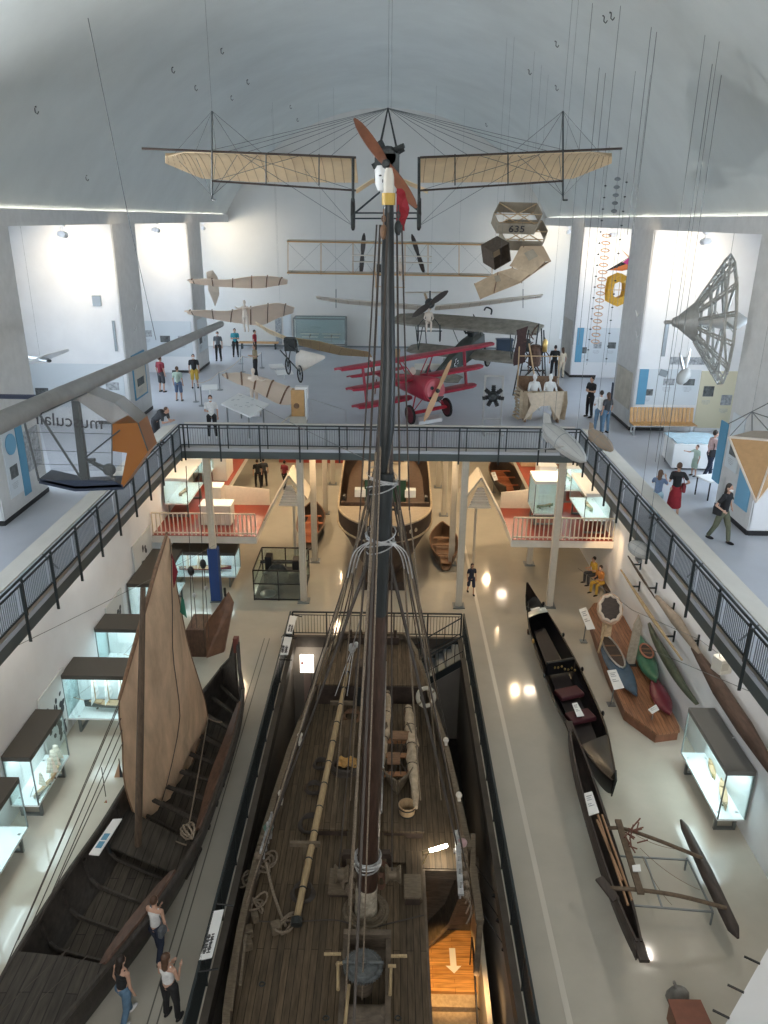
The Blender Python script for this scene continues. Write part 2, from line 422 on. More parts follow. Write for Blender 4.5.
sc.view_settings.view_transform = 'Standard'; sc.view_settings.look = 'None'
sc.view_settings.gamma = 1; sc.view_settings.use_curve_mapping = False
sc.view_settings.exposure = 0.82
# ================================================================== THE SAILING SHIP IN THE PIT
M['deck'] = plank_mat('weathered_deck_planks', (.150, .108, .066), (.095, .070, .045), width=.15, length=3.5, rough=.75, gap=.3)
M['hull'] = mat('weathered_hull_timber', (.115, .088, .062), .75, var=.35, scale=4, stretch=(1, 1, 5), bump=.3)
M['rail_wood'] = mat('worn_grey_timber', (.155, .12, .08), .7, var=.3, scale=6, stretch=(1, 4, 1), bump=.3)
M['mast_brown'] = mat('varnished_mast', (.055, .031, .022), .4, var=.45, scale=4, stretch=(4, 4, .6))
M['mast_black'] = mat('black_tarred_mast', (.022, .026, .027), .38, var=.3, scale=4, stretch=(4, 4, .6))
M['spar'] = mat('pale_yellow_spar', (.42, .31, .17), .6, var=.25, scale=5, stretch=(5, .6, 5))
M['canvas'] = mat('furled_canvas', (.50, .40, .28), .9, var=.25, scale=6, bump=.5)
M['iron'] = mat('blackened_iron', (.05, .055, .055), .5, .6, var=.4, scale=10)
M['zinc'] = mat('galvanised_fitting', (.52, .52, .52), .45, .5, var=.2, scale=10)
DZ, CZP, PZD = -.35, .12, .38
ship = thing('sailing_ship', 'large weathered wooden sailing ship with a tall dark mast, sunk in the floor pit', 'ship', (0, 14, PZ))
def sp(b, *a, **k):  # parts of the ship are given in world space
 o = b.build(*a, **k); o.parent = ship; o.matrix_parent_inverse = Matrix.Translation((0, -14, -PZ)); return o
Lpx = [(341, 648), (330, 661), (309, 702), (289, 757), (276, 797), (262, 845), (247, 902), (233, 980), (227, 1022)]
Rpx = [(411, 645), (428, 668), (438, 701), (448, 732), (456, 759), (465, 797), (473, 835)]
Lw = [G(u, v, CZP) for u, v in Lpx]; Rw = [G(u, v, CZP) for u, v in Rpx]
AX = -.12
def hw_at(y):   # half width of the ship at y, one smooth outline for both sides
 T = [(24.3, 1.15), (23.4, 1.55), (21.3, 1.92), (18.7, 2.28), (16.6, 2.46), (14.6, 2.6), (12.6, 2.64), (10.6, 2.58), (8.6, 2.25), (6.6, 1.5), (5.2, .35)]
 if y >= T[0][0]: return T[0][1]
 for (a, wa), (b_, wb) in zip(T, T[1:]):
  if b_ <= y <= a:
   t = (a - y) / (a - b_); return lerp(wa, wb, t)
 return .2
ys = [24.3 - i * (24.3 - 5.2) / 40 for i in range(41)]
YCUT = 14.55; XCUT = G(424, 900, DZ).x
def zc_(y): return CZP + .45 * max(0, (y - 20.5) / 3.8) ** 2 * 1.2 + .25 * max(0, (11 - y) / 6) ** 2
def hull_side(sg, y0, y1, name):
 b = MB(); g = []
 for y in ys:
  if y < y0 - .01 or y > y1 + .01: continue
  w = hw_at(y); row = []
  for t, zz in ((1, 0), (1.0, -.5), (.97, -1.3), (.86, -2.4), (.6, -3.4), (.12, -4.15)):
   row.append(V((AX + sg * (w * t), y, zc_(y) + zz if zz > -.6 else zz)))
  g.append(row)
 b.sheet(g, .10); return sp(b, name, M['hull'], smooth=True)
hull_side(-1, 5.2, 24.3, 'hull_side'); hull_side(1, YCUT, 24.3, 'hull_side'); hull_side(1, 5.2, 10.0, 'hull_side')
b = MB(); w = hw_at(24.3)
b.prism([(AX - w, 24.3, zc_(24.3)), (AX + w, 24.3, zc_(24.3)), (AX + w * .9, 24.35, -1.6), (AX + .1, 24.4, -4.0), (AX - .1, 24.4, -4.0), (AX - w * .9, 24.35, -1.6)], (0, .14, 0))
sp(b, 'transom', M['hull'])
b = MB(); b.bar((AX, 5.0, -4.3), (AX, 24.6, -4.3), .35, .55); b.bar((AX, 5.0, -4.4), (AX, 4.6, .7), .3, .4); sp(b, 'keel', M['hull'])
def strip(pts, wd, th):  # flat capping following points
 g = [[V(p) + V((-wd / 2, 0, 0)), V(p) + V((wd / 2, 0, 0))] for p in pts]; b = MB(); b.sheet(g, th, nrm=(0, 0, 1)); return b
for sg, y0, y1 in ((-1, 5.2, 24.3), (1, YCUT, 24.3)):
 pts = [(AX + sg * hw_at(y), y, zc_(y) + .03) for y in ys if y0 - .01 <= y <= y1 + .01]
 sp(strip(pts, .15, .08), 'rail_cap', M['rail_wood'])
def deckpoly(y0, y1, z, th, xr=None, name='deck', m=None):
 g = []
 yy = [y for y in ys if y0 < y < y1]; yy = [y1] + yy + [y0]
 for y in yy:
  w = hw_at(y) - .07; xl = AX - w; xq = AX + w
  if xr is not None: xq = min(xq, xr)
  g.append([V((lerp(xl, xq, t / 6), y, z)) for t in range(7)])
 b = MB(); b.sheet(g, th, nrm=(0, 0, 1)); return sp(b, name, m or M['deck'])
deckpoly(YCUT, 21.4, DZ, .08); deckpoly(5.4, YCUT, DZ, .08, xr=XCUT); deckpoly(21.4, 24.25, PZD, .08, name='poop_deck')
b = MB(); w = hw_at(21.4) - .1
for (x0, x1) in ((-w, -.55), (-.2, w)): b.box((AX + (x0 + x1) / 2, 21.38, (PZD + DZ) / 2), (x1 - x0, .06, PZD - DZ))
b.box((AX - .37, 21.5, .55), (.32, .5, 1.3)); sp(b, 'poop_bulkhead', M['wood_dark'])
b = MB(); b.box((AX - .37, 21.2, .1), (.3, .06, .7)); sp(b, 'cabin_door', M['mast_black'])
b = MB(); b.box((XCUT + .02, (5.4 + YCUT) / 2, DZ - .1), (.07, YCUT - 5.4, .26))
for i in range(6): b.box((XCUT - .1, 6 + i * 1.5, DZ - .22), (.3, .16, .2))
b.box(((XCUT + AX + hw_at(YCUT)) / 2, YCUT, DZ - .12), (AX + hw_at(YCUT) - XCUT, .1, .28)); sp(b, 'deck_beam', M['hull'])
b = MB(); b.box((XCUT - .3, 9.6, -2.2), (.06, 8.6, 3.5)); sp(b, 'hold_partition', M['hull'])
b = MB(); P, Q = G(473, 868, .1), G(480, 922, .1); b.bar(P, Q, .17, .12); b.bar(G(473, 835, .12), P, .12, .1); b.bar(Q, Q - V((0, 0, 1.6)), .12, .12); sp(b, 'rail_end', M['rail_wood'])
b = MB(); b.tube(curve([(AX, 24.2, .75), (AX + .1, 23.6, .8), (AX + .25, 22.9, .72)], 5), .05, 8); b.box((AX, 24.2, .6), (.2, .3, .5)); sp(b, 'tiller', M['wood_dark'])
for sg in (-1, 1):
 b = MB(); b.box((AX + sg * .62, 24.05, .55), (.6, .18, .28)); b.tube([(AX + sg * .45, 24.05, .6), (AX + sg * .45, 24.05, .95)], .05, 8); b.tube([(AX + sg * .8, 24.05, .6), (AX + sg * .8, 24.05, .95)], .05, 8); sp(b, 'bitts', M['wood_dark'])
# ---- mast
base = G(366, 912, DZ); base.z = DZ; mY = base.y
top = GY(388.5, 205, mY + .1); j1 = GY(383.5, 470, mY + .05); j2 = GY(386, 398, mY + .07)
b = MB(); b.tube([base, base.lerp(j1, .3), base.lerp(j1, .7), j1, j1.lerp(j2, .6)], [.235, .235, .20, .175, .15], 16); sp(b, 'lower_mast', M['mast_brown'], smooth=True)
off = V((.05, -.16, 0)); b = MB()
tm0 = GY(384, 478, mY - .12)
b.tube([tm0, tm0 + V((0, 0, .45)), tm0 + V((.02, 0, .9)), j2 + off * .6 + V((0, 0, .5)), top.lerp(j2, .3), top], [.03, .11, .155, .13, .11, .085], 16); sp(b, 'topmast', M['mast_black'], smooth=True)
b = MB(); q = base.lerp(j1, .73); b.tube([q + off * .8, j1 + off * .8], [.13, .15], 12); sp(b, 'mast_doubling', M['mast_black'], smooth=True)
t2 = top + V((0, 0, .55))
b = MB(); b.tube([top, top + V((0, 0, .18))], .11, 12); sp(b, 'yellow_band', mat('yellow_paint', (.62, .40, .08), .5))
b = MB(); b.tube([top + V((0, 0, .18)), top + V((0, 0, .42)), t2], [.09, .085, .05], 12); sp(b, 'mast_truck', M['white_warm'], smooth=True)
b = MB(); fl = [top + V((.13, 0, .25)), top + V((.30, .02, .22))]
b.sheet([[fl[0] + V((0, 0, -i * .09)), fl[0] + V((.08 + .02 * math.sin(i), .04 * math.sin(i * 2), -i * .09)), fl[1] + V((-.04 * math.cos(i), -.05 * math.sin(i * 1.7), -i * .085 - .02))] for i in range(8)], .012)
sp(b, 'pennant', mat('dark_red_cloth', (.30, .02, .03), .8))
b = MB(); P = base.lerp(j1, .05); Q = base.lerp(j1, .0); b.tube([base + V((0, 0, .02)), base + V((0, 0, .6)), base.lerp(j1, .075)], [.27, .255, .25], 14); sp(b, 'mast_coat', mat('worn_cream_canvas', (.40, .35, .27), .9, var=.5, scale=6))
b = MB()
for r, z in ((.42, .05), (.36, .12), (.5, .04)): b.tube([base + V((r * math.cos(a * PI / 10), r * math.sin(a * PI / 10), z)) for a in range(20)], .05, 6, closed=True)
sp(b, 'mast_collar', M['rail_wood'], smooth=True)
def wrap(c, r, n, name, m, tr=.015, tilt=.1):
 b = MB()
 for k in range(n):
  b.tube([c + V((r * (1 + .1 * (k % 2)) * math.cos(a * PI / 8), r * math.sin(a * PI / 8), k * .06 + tilt * math.cos(a * PI / 8 + k))) for a in range(16)], tr, 5, closed=True)
 return sp(b, name, m)
wrap(base.lerp(j1, .86) + V((0, -.06, 0)), .26, 6, 'wire_lashing', M['zinc'], tr=.013)
wrap(base.lerp(j1, .97) + V((0, -.06, 0)), .27, 5, 'wire_lashing', M['zinc'], tr=.012)
wrap(base.lerp(j1, .13), .27, 6, 'rope_lashing', M['zinc'], tr=.02, tilt=.05)
hounds = base.lerp(j1, .86)
for sg in (-1, 1):
 b = MB();
 for k in range(3): b.tube(curve([hounds + V((sg * .15, -.2, .2)), hounds + V((sg * (.36 + .06 * k), -.25, -.02)), hounds + V((sg * (.46 + .08 * k), -.15, -.4 - .1 * k))], 5), .012, 5)
 sp(b, 'wire_sling', M['zinc'])
# ---- shrouds, stays, halyards: each rope a part
def rope(pts, r=.018, m=None, name='rope'):
 b = MB(); b.tube(pts, r, 6); return sp(b, name, m or M['darkrope'])
for k in range(4):
 fl = G(262 + k * 4.5, 850 - k * 11, .35); rope([hounds + V((-.1, 0, k * .04)), fl], .022, M['darkrope'], 'shroud')
 fr = G(458 + (-3) * k, 850 - k * 14, .35); rope([hounds + V((.1, 0, k * .04)), fr], .022, M['darkrope'], 'shroud')
ub = j1 + V((0, 0, .2))
for (u, v, z, r, m) in ((340, 652, .7, .02, 'darkrope'), (316, 700, .35, .02, 'rope'), (322, 690, .4, .015, 'darkrope'), (430, 672, .7, .022, 'rope'), (438, 700, .4, .02, 'rope'), (447, 735, .3, .016, 'darkrope'), (420, 660, .8, .016, 'darkrope')):
 rope([ub + V((.12 if u > 384 else -.12, .05, 0)), G(u, v, z)], r, M[m], 'backstay')
for (dx, u, v, r, m, zt) in ((-.2, 349, 905, .026, 'rope', 0), (-.28, 345, 1010, .02, 'rope', 0), (-.1, 362, 1000, .016, 'rope', .3), (.18, 378, 880, .02, 'rope', .2), (-.32, 338, 880, .015, 'darkrope', -.3), (.28, 392, 882, .016, 'darkrope', -.2)):
 a = ub + V((dx * .5, -.22, .2 + zt)); rope([a, G(u, v, -.1)], r, M[m], 'halyard')
for (u, v, z, m) in ((246, 905, .3, 'rope'), (255, 882, .3, 'darkrope'), (300, 720, .3, 'darkrope'), (308, 706, .3, 'rope'), (466, 868, .3, 'darkrope'), (463, 850, .3, 'rope'), (334, 655, .6, 'darkrope'), (425, 664, .6, 'rope')):
 rope([base.lerp(j1, .97) + V((.14 if u > 384 else -.14, 0, 0)), G(u, v, z)], .017, M[m], 'shroud')
hp = top + V((0, 0, -.3))
for (dx, z1, r) in ((-.13, 0, .02), (-.19, 0, .014), (.14, 0, .02), (.22, 0, .014)):
 rope([hp + V((dx, -.05, 0)), ub + V((dx * 2.2, -.2, -.9))], r, M['darkrope'], 'halyard')
 rope([ub + V((dx * 2.2, -.2, -.9)), G(384 + dx * 260, 800, DZ + .5)], r, M['rope'], 'halyard')
for (u, v, dx) in ((360, 232, 0), (385, 235, 0), (398, 228, 0)):
 pass
for (u, v) in ((383.5, 232), (398, 228)):
 c = GY(u, v, mY - .1); b = MB()
 b.ball(c, (.06, .07, .12), 8, 6); b.tube([c + V((0, 0, .1)), c + V((0, 0, .35))], .012, 5); b.tube([c + V((.03 * math.cos(a), 0, .2 + .05 * math.sin(a))) for a in [i * PI / 4 for i in range(8)]], .01, 4, closed=True)
 sp(b, 'block', M['wood'] if u < 390 else M['iron'], smooth=True)
rope([top, V((AX, 5.2, .9))], .02, M['darkrope'], 'forestay')
for (a, c, nm) in (((273, 815), (262, 853), 0), ((457, 831), (461, 895), 1)):
 P, Q = G(*a, .5), G(*c, .5); b = MB(); b.bar(P, Q, .13, .06)
 for k in range(5):
  p = P.lerp(Q, (k + .5) / 5); b.tube([p + V((0, 0, -.3)), p + V((0, 0, .2))], .03, 6)
 sp(b, 'pin_rail', M['zinc'])
 b = MB()
 for k in range(7):
  p = P.lerp(Q, (k + .3) / 7) + V(((-.14 if not nm else .14), 0, -.2)); b.ball(p, (.09, .08, .12), 8, 6);
  b.tube(curve([p, p + V((-.1 if not nm else .12, -.15, -.3)), p + V((.0, -.35, -.5))], 4), .02, 5)
 sp(b, 'deadeye_row', M['rope'])
for (u, v) in ((262, 868), (250, 880), (268, 862), (286, 926), (257, 905)):
 b = MB(); c = G(u, v, DZ + .12)
 for k in range(3):
  a0 = random.random() * 6; b.tube([c + V(((.12 + .05 * k) * math.cos(a), (.18 + .04 * k) * math.sin(a + a0), .04 * k + .05 * math.sin(2 * a))) for a in [i * PI / 7 for i in range(14)]], .025, 5, closed=True)
 sp(b, 'rope_tangle', M['rope'])
rope(curve([G(266, 862, .3), G(272, 888, DZ + .3), G(281, 915, DZ + .1), G(286, 926, DZ + .08)], 5), .035, M['rope'], 'mooring_rope')
rope(curve([G(255, 921, DZ + .06), G(290, 922, DZ + .06), G(335, 920, DZ + .06), G(366, 928, DZ + .06), G(395, 922, DZ + .06), G(424, 915, DZ + .06)], 6), .015, M['darkrope'], 'deck_line')
for (u, v, s_) in ((276, 928, .22), (248, 932, .2), (247, 944, .22), (255, 918, .15)):
 c = G(u, v, DZ + .12); b = MB(); b.box(c, (s_, s_ * 1.1, .24), .4); sp(b, 'deck_block', M['rail_wood'], bevel=.02)
for (u, v) in ((262, 984), (398, 1018), (326, 1018)):
 c = G(u, v, DZ + .05); b = MB(); b.tube([c + V((.06 * math.cos(a * PI / 5), .05 * math.sin(a * PI / 5), 0)) for a in range(10)], .015, 5, closed=True); sp(b, 'ring_bolt', M['iron'])
# ---- hatch with its raised boards
def deckbox(u0, u1, v0, v1, z, h, name, m, inset=0):
 a, c = G(u0, v1, z), G(u1, v0, z); x0 = G(u0, (v0 + v1) / 2, z).x; x1 = G(u1, (v0 + v1) / 2, z).x
 b = MB(); b.box(((x0 + x1) / 2, (a.y + c.y) / 2, z - .035), (x1 - x0, c.y - a.y, .07)); o = sp(b, name, m, bevel=.01)
 b = MB(); b.box(((x0 + x1) / 2, (a.y + c.y) / 2 + .02, z - .07 - (h - .07) / 2), (x1 - x0 - .06, c.y - a.y - .08, h - .07)); q = b.build(name + '_coaming', M['wood_dark']); q.parent = o; return o  # coaming in dark wood, so the shadow gap under the lid is in its colour
deckbox(384, 421, 704, 831, -.02, .34, 'hatch_cover', M['deck'])
deckbox(324, 352, 720, 829, -.04, .32, 'hatch_cover', M['deck'])
deckbox(384, 406, 835, 862, -.22, .14, 'hatch_board', M['deck']); deckbox(406, 422, 851, 900, -.17, .2, 'hatch_board', M['deck'])
deckbox(329, 350, 868, 893, -.12, .24, 'deck_locker', M['rail_wood']); deckbox(404, 421, 874, 897, .0, .36, 'deck_locker', M['rail_wood'])
b = MB(); P, Q = G(343, 854, .25), G(390, 854, .25); b.bar(P, Q, .16, .14)
for t in (0.02, .3, .72, .98): p = P.lerp(Q, t); b.bar(p, V((p.x, p.y, DZ)), .12, .12)
sp(b, 'fife_rail', M['wood_dark'])
for (u0, u1) in ((334, 349), (385, 401)):
 P, Q = G(u0, 874, .15), G(u1, 874, .15); b = MB(); ax = (Q - P).normalized(); L = (Q - P).length
 b.lathe(P, [(.20, 0), (.22, L * .08), (.15, L * .25), (.14, L * .7), (.21, L * .92), (.19, L)], 14, axis=ax); sp(b, 'winch_drum', M['rail_wood'], smooth=True)
for (u, v) in ((352, 878), (352, 890), (381, 880), (382, 868), (347, 884)):
 c = G(u, v, .0); b = MB()
 for k in range(4): b.tube([c + V(((.09 + .02 * k) * math.cos(a), .04 * k - .05, .2 * math.sin(a) - .05)) for a in [i * PI / 5 for i in range(10)]], .018, 5, closed=True)
 sp(b, 'rope_coil', mat('russet_cordage', (.17, .09, .06), .9) if u > 370 else M['rope'])
# ---- anchor windlass near the bow
wl = G(363, 973, .26); wl.z = .2; x0, x1 = G(341, 975, .1).x, G(391, 975, .1).x; ya, yb2 = G(363, 938, .1).y, 10.2
def child(b, name, m, par, **k):
 o = b.build(name, m, **k); o.parent = par; o.matrix_parent_inverse = Matrix.Translation((0, -14, -PZ)); return o
b = MB()
for x in (x0, x1): b.box((x + (.06 if x == x0 else -.06), (ya + yb2) / 2, -.08), (.12, ya - yb2, .5))
b.box(((x0 + x1) / 2, ya, -.02), (x1 - x0, .14, .62)); b.box(((x0 + x1) / 2, ya - .25, -.2), (x1 - x0 - .2, .4, .1)); wf = sp(b, 'windlass_frame', M['hull'], bevel=.015)
b = MB(); n = 40
rr = []
for i in range(n * 2):
 a = PI * i / n; q = .41 if (i // 1) % 2 else .375; rr.append(V((q * math.cos(a), q * math.sin(a), 0)) + wl + V((0, 0, .22)))
b.prism(rr, (0, 0, .06)); b.lathe(wl + V((0, 0, .24)), [(.33, 0), (.33, .05), (.30, .09), (.10, .10), (.09, .2), (.03, .22)], 24);
for a in (0, PI): b.lathe(wl + V((.17 * math.cos(a), .0, .32)), [(.05, 0), (.05, .06)], 8)
b.tube([wl + V((-.42, 0, .36)), wl + V((.42, 0, .36))], .035, 8)
sp(b, 'gear_wheel', mat('grey_cast_iron', (.13, .14, .14), .5, .4, var=.3), smooth=True)
b = MB(); b.tube([wl + V((0, 0, -.4)), wl + V((0, 0, .22))], .2, 16); b.lathe(V((x0, wl.y - .65, -.1)), [(.22, 0), (.25, .1), (.2, .2), (.2, x1 - x0 - .2), (.25, x1 - x0 - .1), (.22, x1 - x0)], 16, axis=(1, 0, 0)); sp(b, 'windlass_barrel', M['hull'], smooth=True)
for (a, c) in (((324, 954), (341, 954)), ((391, 956), (407, 956)), ((338, 962), (338, 990)), ((391, 968), (390, 995)), ((349, 985), (345, 1024)), ((336, 965), (346, 962)), ((388, 966), (396, 966))):
 b = MB(); b.tube([G(*a, .3), G(*c, .3)], .035, 8); sp(b, 'crank_handle', M['spar'])
# ---- boom lying along the deck, furled sails, spar
P, Q = G(349, 664, .75), G(297, 917, -.05)
b = MB(); b.tube([P, P.lerp(Q, .3), P.lerp(Q, .7), Q], [.055, .08, .09, .08], 12); bo = sp(b, 'boom', M['spar'], smooth=True)
for k in range(11):
 b = MB(); c = P.lerp(Q, (k + .6) / 11.5); d = (Q - P).normalized(); b.lathe(c, [(.09, -.02), (.097, 0), (.09, .02)], 12, axis=d)
 o = b.build('boom_band', M['iron']); o.parent = bo
b = MB(); d0 = G(297, 918, -.05); b.tube([d0, d0 + V((0, -.15, -.05))], .13, 10); sp(b, 'boom_end', M['iron'])
for (u, v) in ((305, 844), (342, 703)):
 c = G(u, v, .15); b = MB(); b.box(c, (.75, .09, .12)); b.box(c - V((0, 0, .25)), (.1, .1, .45)); sp(b, 'boom_crutch', M['rail_wood'])
P, Q = G(385, 662, .75), G(379, 812, .15); b = MB(); b.tube([P, P.lerp(Q, .5), Q], [.06, .085, .09], 10); sp(b, 'gaff', M['zinc'], smooth=True)
def sailroll(px, rad, z, name='furled_sail'):
 pts = curve([G(u, v, z) for u, v in px], 5); n = len(pts); b = MB()
 g = []
 for i, p in enumerate(pts):
  t = i / (n - 1); r = rad * (.35 + .65 * math.sin(PI * min(1, t * 1.05)) ** .6) * (1 + .12 * math.sin(i * 2.1)); row = []
  for j in range(12):
   a = 2 * PI * j / 12; rj = r * (1 + .13 * math.sin(a * 3 + i * .8)); row.append(p + V((rj * math.cos(a), 0, rj * math.sin(a) * 1.1)))
  g.append(row)
 b.grid(g, closed=True); b.f.append(list(range(12))); b.m.append(0); b.f.append(list(range((n - 1) * 12, n * 12))); b.m.append(0)
 o = sp(b, name, M['canvas'], smooth=True)
 for i in range(3, n - 2, 4):
  b = MB(); r = rad * 1.12; b.tube([pts[i] + V((r * math.cos(a), .12 * math.sin(a * .5), r * math.sin(a) * 1.1)) for a in [k * PI / 6 for k in range(12)]], .012, 4, closed=True)
  q = b.build('sail_tie', M['darkrope']); q.parent = o
sailroll([(408, 706), (410, 722), (412, 745), (413, 770), (416, 808)], .17, .25)
sailroll([(387, 690), (388, 706), (385, 735), (381, 770), (378, 803)], .12, .2)
for (u, v) in ((281, 793), (300, 735), (446, 740), (459, 795)):
 c = G(u, v, .3); b = MB(); b.box(c - V((0, 0, .15)), (.08, .25, .3)); b.ball(c, (.09, .12, .06), 8, 6); sp(b, 'rail_cleat', M['white_warm'])
b = MB(); b.bar(G(239, 945, .35), G(231, 1010, .45), .06, .06); b.bar(G(246, 935, .3), G(240, 985, .3), .05, .05); sp(b, 'bow_rail', M['rail_wood'])
c = G(352, 648, 1.5); b = MB(); b.ball(c, (.14, .08, .18), 8, 6); b.ball(c + V((.14, 0, .12)), (.1, .08, .12), 8, 6)
for k in range(3): b.tube([c + V((.03 * k, 0, 0)), G(335 + k * 6, 696, .3)], .014, 5)
b.tube([c, GY(363, 610, c.y - 2.5)], .02, 5); sp(b, 'stern_tackle', M['zinc'])
# ---- loose things on the ship
dc = G(397, 760, .1); dl = thing('rowing_dinghy', 'small open wooden dinghy lying on the hatch right of the mast foot', 'boat', (dc.x, dc.y, -.08))
def boat_shell(L, Wd, H, n=16, m=9, stern=.55, rock=.12, th=.03, tip=0.02):
 g = []
 for i in range(n + 1):
  t = i / n; y = (t - .5) * L
  w = Wd / 2 * (1 - (abs(2 * t - 1)) ** 2.3) + tip if t > .5 else Wd / 2 * (1 - (1 - stern) * (abs(2 * t - 1)) ** 2.2)
  zt = H + rock * H * (2 * t - 1) ** 2 * 2; row = []
  for j in range(m + 1):
   a = lerp(-1, 1, j / m); row.append(V((w * math.copysign(abs(a) ** .6, a), y, lerp(.0 + rock * H * (2 * t - 1) ** 2, zt, abs(a) ** 2.4))))
  g.append(row)
 b = MB(); b.sheet(g, th); return b, g
b, g = boat_shell(2.6, 1.05, .42, stern=.6); o = b.build('hull', M['rail_wood'], dl, smooth=True);
for ch in (o,): ch.rotation_euler = (0, 0, PI)
mth = mat('orange_brown_thwart', (.34, .16, .07), .6, var=.3, scale=6)
for y in (-.75, .05, .7): b = MB(); b.box((0, y, .30), (.8, .2, .03)); b.build('thwart', mth, dl)
b = MB(); b.tube([row[0] for row in g], .03, 6); b.tube([row[-1] for row in g], .03, 6); o = b.build('gunwale', M['rail_wood'], dl); o.rotation_euler = (0, 0, PI)
b = MB()
for k in range(4): b.tube(sag((-.3 + .2 * k, -.9, .42), (.3 - .15 * k, .6, .42), .1), .012, 5)
b.build('lashing', M['darkrope'], dl)
b = MB(); b.box((-.1, -.2, .4), (.36, .5, .04)); b.build('loose_board', M['wood'], dl)
b = MB(); b.box((.12, .75, .46), (.5, .4, .05)); b.build('loose_board', M['wood'], dl)
c = G(407, 815, -.08); t = thing('wooden_bucket', 'round wooden bucket standing on the hatch by the end of the furled sail', 'bucket', (c.x, c.y, -.08))
b = MB(); b.lathe((0, 0, 0), [(.19, 0), (.235, .36), (.215, .36), (.175, .03)], 20, caps=False); b.lathe((0, 0, 0), [(.18, .01), (.18, .03)], 20); b.build('staves', M['wood_light'], t, smooth=True)
b = MB(); b.lathe((0, 0, 0), [(.205, .06), (.212, .06), (.215, .10), (.208, .10)], 20, caps=False); b.lathe((0, 0, 0), [(.232, .28), (.238, .28), (.243, .32), (.236, .32)], 20, caps=False); b.build('hoop', M['iron'], t)
b = MB(); b.tube([(.06 * math.cos(a), .06 * math.sin(a), .07 + .02 * a / 6) for a in [i * .5 for i in range(26)]], .025, 5); b.build('rope_inside', M['rope'], t)
c = G(426, 697, .45); b = MB(); ct = []
b.tube([(.34 * math.cos(a * PI / 12), 0, .34 * math.sin(a * PI / 12)) for a in range(24)], .085, 10, closed=True)
lb = thing('lifebuoy', 'pale ring lifebuoy leaning on the right shrouds at the stern', 'lifebuoy', (c.x, c.y, c.z), rot=(R(-25), 0, R(20))); lb.scale = (.82, .82, .82); b.build('ring', mat('cream_buoy', (.50, .46, .38), .7, var=.1), lb, smooth=True)
b = MB()
for k in range(4):
 a = k * PI / 2 + .5; p = V((.34 * math.cos(a), 0, .34 * math.sin(a))); dd = V((-math.sin(a), 0, math.cos(a))); b.lathe(p - dd * .04, [(.09, 0), (.092, .04), (.09, .08)], 10, axis=dd)
b.build('band', M['rope'], lb)
c = G(344, 779, DZ); t = thing('rope_coil', 'heap of dark rope over a yellow-brown cloth between boom and mast', 'rope', (c.x, c.y, -.10))
b = MB()
for k in range(9): b.tube([((.34 + .03 * math.sin(k * 2)) * math.cos(a) + .02 * k % .05, (.28 + .04 * math.cos(k)) * math.sin(a), .04 + .028 * k + .02 * math.sin(a * 3 + k)) for a in [i * PI / 9 for i in range(18)]], .026, 6, closed=True)
b.build('coil', M['darkrope'], t)
b = MB(); b.sheet([[(lerp(-.18, .36, i / 6), lerp(-.16, .24, j / 6), .29 + .05 * math.sin(i * 2 + j) + .04 * math.cos(j * 2.1)) for j in range(7)] for i in range(7)], .02); b.build('cloth', mat('ochre_oilskin', (.50, .29, .09), .7, var=.3, scale=6), t, smooth=True)
for (u, v, s_, lab) in ((311, 826, .33, 'ring of dark rope lying under the middle of the boom'), (314, 790, .24, 'small tangle of rope beside the boom above the ring coil'), (321, 766, .22, 'tangle of rope left of the boom nearest the yellow cloth'), (352, 718, .3, 'brown rope heap left of the mast by the poop'), (303, 895, .28, 'rope bight beside the lower boom end')):
 c = G(u, v, DZ + .04); b = MB()
 for k in range(4): b.tube([(s_ * (1 - .07 * k) * math.cos(a), s_ * (.9 + .05 * k) * math.sin(a), .03 + .03 * k + .01 * math.sin(3 * a)) for a in [i * PI / 10 for i in range(20)]], .028, 6, closed=True)
 o = b.build('deck_rope', M['darkrope'] if u != 352 else M['wood']); o.location = (c.x, c.y, DZ + .04); tag(o, lab, 'rope')
P, Q = G(429, 851, .1), G(447, 845.5, .1); t = thing('work_lamp', 'bright tube lamp glowing at the cut-away side of the big ship', 'lamp', P)
b = MB(); b.tube([V((0, 0, 0)), Q - P], .045, 10); b.build('tube', mat('tube_glow', (1, 1, 1), emit=(1, .9, .72), estr=30), t)
b = MB(); b.tube([P - P - (Q - P) * .35, V((0, 0, 0))], .055, 10); b.tube([V((0, 0, 0)), V((-.15, 0, -.45))], .02, 6); b.build('socket', M['spar'], t)
c = G(462, 843, .45); t = thing('signal_lamp', 'round pinkish lantern fixed beside the right pin rail', 'lamp', c); b = MB(); b.ball((0, 0, 0), (.13, .1, .13), 12, 8); b.build('lens', mat('pink_glass', (.55, .36, .36), .3), t, smooth=True); b = MB(); b.lathe((0, 0, -.22), [(.09, 0), (.1, .1), (.05, .13)], 12); b.box((-.1, 0, -.25), (.2, .1, .06)); b.build('base', M['zinc'], t)
c = G(268, 828, .45); t = thing('signal_lamp', 'round greenish lantern fixed beside the left pin rail', 'lamp', c); b = MB(); b.ball((0, 0, 0), (.12, .1, .13), 12, 8); b.build('lens', mat('green_glass', (.16, .30, .24), .3), t, smooth=True); b = MB(); b.lathe((0, 0, .1), [(.06, 0), (.05, .06), (.02, .1)], 12); b.box((.02, 0, -.2), (.14, .14, .16)); b.build('base', M['zinc'], t)
